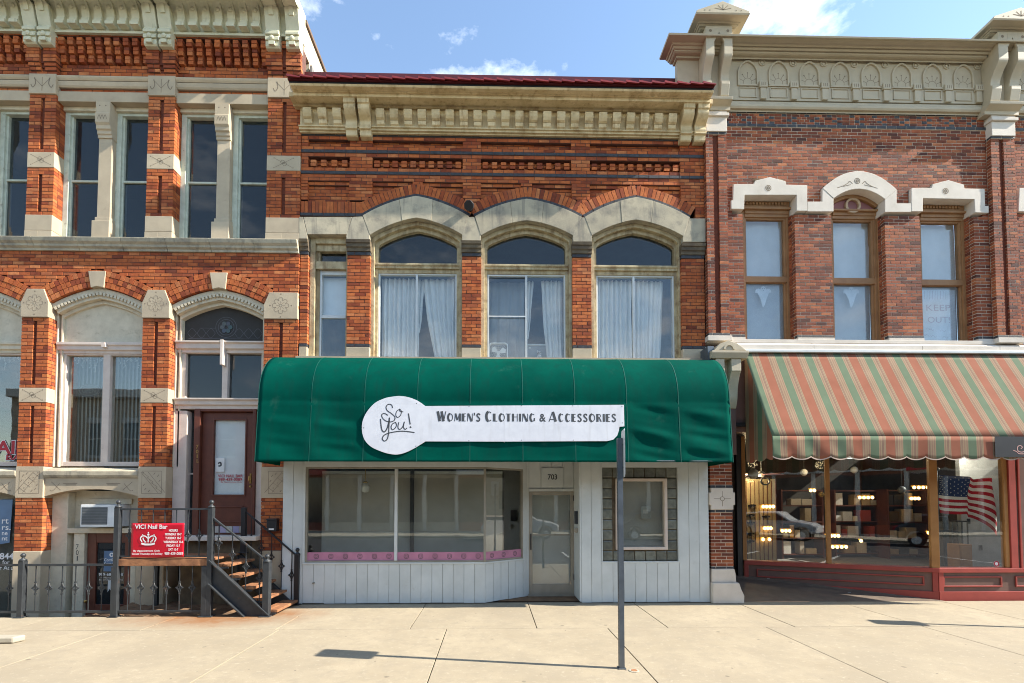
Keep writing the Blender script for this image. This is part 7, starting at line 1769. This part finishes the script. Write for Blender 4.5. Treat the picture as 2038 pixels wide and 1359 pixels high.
for k, (px, py) in enumerate(((1497,1006),(1494,1025),(1525,1028),(1495,1040),(1494,1062),(1494,1077))):
    x, z = P(px, py, YPg-.04); o = G(); o.box(x-.10, x+.10, YPg-.05, YPg-.01, z-.02, z+.02); o.lathe((x, YPg-.06, z), [(.05,-.05),(.03,.0),(.05,.03)], 8)
    tag(o.build('dark_fitting', MT['ironblack'], None), ('unlit black fitting at the top left of the display panel','wide black bar fitting, second from the top on the display panel','black leaf-shaped fitting in the middle of the display panel','small black fitting in the third row of the display panel','unlit black fitting in the fourth row of the display panel','lowest black fitting on the display panel')[k], 'light fitting', 'unlit fittings on the panel')
def pend(px, py, Y, r_, mat, lab):
    x, z = P(px, py, Y); t = thing('hanging_lamp', lab, 'lamp', (x, Y, z), 'lamps hanging in the electric shop')
    g = G().lathe((x, Y, z), [(r_*.3,-r_),(r_*.85,-r_*.5),(r_,0),(r_*.8,r_*.6),(r_*.3,r_)], 16); g.build('shade', MT[mat], t, smooth=True); G().tube([(x,Y,z+r_),(x,Y,HT)], .008, 6).build('stem', MT['ironblack'], t)
pend(1499, 943, 2.2, .13, 'plastic', 'pale globe lamp hanging at the top left of the shop window'); pend(1635, 984, 3.2, .07, 'brass', 'small brass pendant beside the left amber mullion'); pend(1600, 940, 4.0, .10, 'plastic', 'white lamp near the ceiling in the left shop pane'); pend(1795, 975, 3.4, .10, 'grille', 'grey lantern hanging in the wide shop pane'); pend(1700, 935, 4.2, .10, 'plastic', 'white box lamp near the ceiling in the wide shop pane')
x, z = P(1523, 957, 2.2); g = G(); q = 20; g.ring([(x+.12*cos(2*pi*k/q), z+.11*sin(2*pi*k/q)) for k in range(q)], [(x+.09*cos(2*pi*k/q), z+.08*sin(2*pi*k/q)) for k in range(q)], 2.18, 2.22, closed=True); t = thing('ring_lamp', 'grey ring lamp hanging beside the pale globe in the shop', 'lamp', (x, 2.2, z)); g.build('ring', MT['grille'], t); G().tube([(x,2.2,z+.11),(x,2.2,HT)], .008, 6).build('stem', MT['grille'], t)
x, z = P(1515, 944, 2.6); t = thing('ceiling_fan', 'ceiling fan with long blades at the top left of the shop window', 'fan', (x, 2.6, z)); G().lathe((x,2.6,z), [(.06,-.06),(.10,-.02),(.10,.03),(.04,.08)], 14).build('motor', MT['plastic'], t); G().tube([(x,2.6,z+.08),(x,2.6,HT)], .012, 6).build('rod', MT['plastic'], t)
for k in range(4): an = pi/2*k+.2; g = G(); g.obox((x+.38*cos(an),2.6+.38*sin(an),z), (.30*cos(an),.30*sin(an),0), (-.06*sin(an),.06*cos(an),.01), (0,0,.005)); g.build('blade', MT['shopred'], t)
# pale partition with flag in front
YPt = 1.6; w0, w1 = xx(1912,1000,YPt), xx(1990,1000,YPt)
pw = M('pale_grey_partition', (.40,.40,.37), rough=.8, bump=.05); o = tag(G().box(w0, w1+.6, YPt, YPt+.1, .34, HT).build('partition', pw, None), 'pale grey partition wall behind the flag in the shop window', 'partition')
for px, py in ((1927,1037),(1951,1090)): x, z = P(px, py, YPt); tag(G().box(x-.04, x+.04, YPt-.015, YPt-.001, z-.06, z+.06).build('wall_socket', MT['ironblack'], None, bev=.004), 'dark socket plate %s on the pale partition' % ('just under the flag' if py < 1050 else 'low'), 'socket')
x0, z1 = P(1905, 1083, 1.2); x1, z0 = P(1932, 1128, 1.2); t = thing('wooden_box', 'orange-brown wooden box on the shop floor under the flag', 'box', (x0, 1.3, .36)); G().box(x0, x1, 1.15, 1.45, .36, z1).build('carcass', MT['amber'], t, bev=.01); G().box(x0+.03, x1-.03, 1.14, 1.149, .40, z1-.05).build('door', MT['amber'], t, bev=.004)
x0, z1 = P(1876, 1028, 1.7); x1, _z = P(1890, 1100, 1.7); tag(G().box(x0, x1, 1.7, 1.9, .36, z1).build('dark_cabinet', MT['ironblack'], None, bev=.01), 'tall dark cabinet standing behind the flag pole', 'cabinet')
x0, z1 = P(1895, 1036, 1.5); t = thing('side_stand', 'small dark stand with open legs against the pale partition', 'stand', (x0, 1.45, .36)); G().box(x0, x0+.28, 1.38, 1.55, z1-.03, z1).build('top', MT['ironblack'], t)
for a_ in (.01, .25):
    for b_ in (1.39, 1.52): G().box(x0+a_, x0+a_+.02, b_, b_+.02, .36, z1-.031).build('leg', MT['ironblack'], t)
YFl = .55
t = thing('us_flag', 'United States flag on a silver pole inside the shop window at the right', 'flag', (xx(1866,1120,YFl), YFl, HB))
px0 = xx(1867,1030,YFl); G().tube([(px0,YFl,.36),(px0,YFl,zz(937,1867,YFl))], .017, 10).build('pole', MT['steel'], t, smooth=True); G().lathe((px0,YFl,zz(934,1867,YFl)), [(.01,-.05),(.045,-.03),(.052,0),(.04,.03),(.01,.045)], 14).build('finial', MT['steel'], t, smooth=True)
def fpt(u, v):                              # u along the fly, v from the foot up
    x = 1872+u*(1976-1872)-4*sin(u*6.3)
    top = 944+10*u*u+8*sin(u*5.0)*u+ (14*max(0, min(1, (u-.48)/.1)) if u > .48 else 0)*.4
    bot = 1019+32*u*u+10*sin(u*7.0+.5)*u+(6 if u > .5 else 0)
    py = top+(bot-top)*(1-v)
    Y = YFl+.06*sin(u*12)+.05*sin(u*5+v*2)+.02*sin(v*6+u*9)
    X, Z = P(x, py, YFl); return (X, Y, Z)
for k in range(13):
    v1 = 1-k/13; v0 = 1-(k+1)/13; u0 = .50 if k < 7 else 0.0
    G().grid(40, 2, lambda u, v: fpt(u0+u*(1-u0), v0+(v1-v0)*v)).build('stripe', MT['flagred' if k % 2 == 0 else 'flagwhite'], t, smooth=True)
G().grid(20, 14, lambda u, v: fpt(u*.5, 6/13+v*7/13)).build('canton', MT['flagblue'], t, smooth=True)
for r_ in range(9):
    for c_ in range(6 if r_ % 2 == 0 else 5):
        u = .5*((c_+.5)/6+(0 if r_ % 2 == 0 else 1/12)); v = 1-(7/13)*(r_+.7)/9.4; p = fpt(u, v); g = G(); R_ = .016
        vs = [(p[0]+(R_ if q % 2 == 0 else R_*.45)*sin(pi*q/5), p[1]-.012, p[2]+(R_ if q % 2 == 0 else R_*.45)*cos(pi*q/5)) for q in range(10)]; g.add(vs, [tuple(range(10))]); g.build('star', MT['flagwhite'], t)
x, z = P(1984, 1122, By+.02); t = thing('window_sticker', 'small round red and white sticker low on the shop pane at the right', 'sticker', (x, By+.02, z)); G().lathe((x,By+.028,z), [(.06,-.001),(.06,.001)], 18, 'y').build('disc', MT['whiteink'], t); g = G(); disc(g, x, z, .035, .058, By+.0262, 18); g.build('ring', MT['redink'], t)

for i, (x, y, z, e) in enumerate(((6.9, 3.0, 3.0, 8), (9.0, 3.4, 3.0, 9), (11.0, 1.2, 3.2, 34), (6.6, 2.6, 2.6, 20))):
    ld = bpy.data.lights.new('shop_lamp', 'POINT'); ld.energy = e; ld.color = (1.0, .74, .42) if i != 2 else (1.0, .92, .82); ld.shadow_soft_size = .12
    lo = bpy.data.objects.new('shop_lamp', ld); COL.objects.link(lo); lo.location = (x, y, z)

# added shelving and boxed stock, standing in for clutter and street reflections
for k, (pa, pb, Y, un) in enumerate(((1556, 1640, 4.2, 'shelf unit by the first mullion'), (1662, 1755, 4.4, 'middle shelf unit'), (1768, 1848, 4.0, 'shelf unit by the flag pole'))):
    x0, x1 = xx(pa,1050,Y), xx(pb,1050,Y); t = thing('filler_shelf_unit', 'added open dark brown '+un+' inside the electric shop', 'shelf', ((x0+x1)/2, Y, .34), 'added shelf units in the electric shop')
    for x in (x0, x1-.04): G().box(x, x+.04, Y, Y+.4, .34, 2.35).build('side', MT['doorbrown'], t)
    zsx = (.45, .92, 1.39, 1.86, 2.30)
    for z in zsx: G().box(x0+.041, x1-.041, Y+.001, Y+.4, z, z+.03).build('shelf', MT['doorbrown'], t)
    random.seed(40+k)
    for lv, z in zip(('lowest','second lowest','second highest','top'), zsx[:-1]):
        x = x0+.07; n_ = 0
        while x < x1-.25:
            w_ = random.uniform(.12,.34); h_ = random.uniform(.14,.40); c, cn_ = random.choice((('plastic','white'),('blind','taupe'),('opp_box','tan'),('shopred','red'),('iron','black'),('brass','brass-coloured'),('stucco','cream')))
            if random.random() < .8 and x+w_ < x1-.05:
                n_ += 1; o_ = ('first','second','third','fourth','fifth','sixth','seventh','eighth')[n_-1]
                tag(G().box(x, x+w_, Y+.05, Y+.3, z+.031, z+.031+h_).build('filler_stock_box', MT[c], None, bev=.006), 'added %s box, %s along the %s shelf of the %s' % (cn_, o_, lv, un), 'box', 'added boxed goods on the shop shelves')
            x += w_+random.uniform(.01,.08)
random.seed(77)
# ================================================================== the other side of the street (seen in the glass)
MT['opp_red'] = M('far_red_brick', (.26,.085,.055), (.20,.065,.045), rough=.9, ns=1.5, bump=.2)
MT['opp_tan'] = M('far_tan_brick', (.42,.36,.27), (.36,.30,.22), rough=.9, ns=1.5, bump=.2)
MT['opp_white'] = M('far_pale_paint', (.55,.53,.48), rough=.8, ns=1.5)
MT['opp_glass'] = M('far_window', (.03,.035,.04), rough=.1, bump=0, spec=.6)
def far_house(x0, x1, h, mat, lab, nb, base):
    y = -24.2; t = thing('far_building', lab, 'building', ((x0+x1)/2, y-4, 0), 'buildings across the street')
    G().box(x0+.02, x1-.02, y-9, y, 0, h).build('wall', MT[mat], t)
    G().box(x0, x1, y-.2, y+.45, h-.25, h+.35).build('cornice', MT['opp_white'], t, bev=.05); G().box(x0, x1, y+.001, y+.25, 3.9, 4.3).build('shop_fascia', MT[base], t)
    st = (x1-x0)/nb
    for k in range(nb):
        xc = x0+(k+.5)*st; w_ = G().box(xc-.5, xc+.5, y-.1, y+.03, 5.3, 7.6).build('window', MT['opp_glass'], t); G().box(xc-.6, xc+.6, y+.031, y+.16, 7.6, 7.95).build('hood', MT['opp_white'], w_); G().box(xc-.6, xc+.6, y+.031, y+.14, 5.1, 5.29).build('sill', MT['opp_white'], w_); G().box(xc-.5, xc+.5, y+.031, y+.07, 6.42, 6.5).build('rail', MT['opp_white'], w_)
        G().box(xc-st*.42, xc+st*.42, y-.1, y+.04, .6, 3.7).build('shop_pane', MT['opp_glass'], t); G().box(xc-st*.5-.12, xc-st*.5+.12, y+.001, y+.15, 0, 3.89).build('pilaster', MT['opp_white'], t)
far_house(-34, -22, 9.6, 'opp_tan', 'tan brick building across the street, farthest left', 5, 'opp_white'); far_house(-22, -11.5, 8.8, 'opp_red', 'red brick building across the street, second from the left', 5, 'shopred')
far_house(-11.5, -2.5, 9.4, 'opp_tan', 'tan brick building across the street behind the viewer', 4, 'iron'); far_house(-2.5, 7, 8.4, 'opp_red', 'red brick building across the street facing the green awning', 4, 'opp_white')
far_house(7, 17, 9.2, 'opp_white', 'pale building across the street facing the electric shop', 5, 'red'); far_house(17, 30, 8.8, 'opp_red', 'red brick building across the street, second from the right end', 6, 'iron'); far_house(30, 46, 9.4, 'opp_tan', 'tan brick building across the street, farthest right', 6, 'iron')
def car(x, y, lab, mat):
    t = thing('parked_car', lab, 'car', (x, y, 0), 'cars parked across the street'); z0 = -.14
    prof_ = [(-2.2,.45),(-2.25,.75),(-2.1,1.0),(-1.75,1.08),(-1.35,1.52),(-.6,1.62),(.35,1.58),(1.0,1.12),(1.9,.98),(2.2,.8),(2.2,.45),(1.85,.42),(1.75,.68),(1.45,.78),(1.15,.68),(1.05,.38),(-1.0,.38),(-1.1,.68),(-1.4,.78),(-1.7,.68),(-1.8,.42)]
    G().prism([(x+a, z0+b) for a, b in prof_], y-.86, y+.86).build('body', mat, t, bev=.07)
    for ys in (y+.865, y-.872):
        for q in ([(-1.5,1.12),(-1.22,1.47),(-.6,1.53),(-.5,1.12)], [(-.42,1.12),(-.5,1.54),(.30,1.50),(.80,1.12)]): G().prism([(x+a, z0+b) for a, b in q], ys, ys+.007).build('side_window', MT['opp_glass'], t)
    for a in (-1.4, 1.45):
        for ys in (y+.80, y-.80):
            w_ = G().lathe((x+a, ys+(.1), z0+.33), [(.30,0),(.33,.03),(.33,.17),(.30,.2)], 20, 'y').build('wheel', MT['ironblack'], t); G().lathe((x+a, ys+(.115 if ys > y else -.095), z0+.33), [(.2,-.008),(.2,.008)], 16, 'y').build('rim', MT['alu'], w_)
    for ys in (-.6,.6): G().box(x+2.16, x+2.23, y+ys-.16, y+ys+.16, z0+.70, z0+.84).build('headlight', MT['plastic'], t, bev=.02); G().box(x-2.27, x-2.2, y+ys-.14, y+ys+.14, z0+.78, z0+.95).build('tail_light', MT['redink'], t, bev=.02)
car(1.6, -17.6, 'white hatchback parked at the far kerb', M('white_car_paint', (.6,.6,.6), rough=.25, bump=0, spec=.6)); car(9.2, -17.6, 'dark grey hatchback parked at the far kerb', M('grey_car_paint', (.06,.065,.07), rough=.25, bump=0, spec=.6))

t = thing('far_building', 'added tan brick building hiding the bright sky at the far end of the street', 'building', (66, -9, 0), 'buildings across the street')  # unseen block added to keep bright horizon sky out of the angled pane
G().box(62, 72, -30, 14, 0, 11).build('wall', MT['opp_tan'], t); G().box(61.6, 72.2, -30.3, 14.3, 10.8, 11.6).build('cornice', MT['opp_white'], t)
for k in range(9):
    for z in (1.0, 6.0): w_ = G().box(61.95, 62.1, -28+k*4.6, -26+k*4.6, z, z+2.8).build('window', MT['opp_glass'], t)
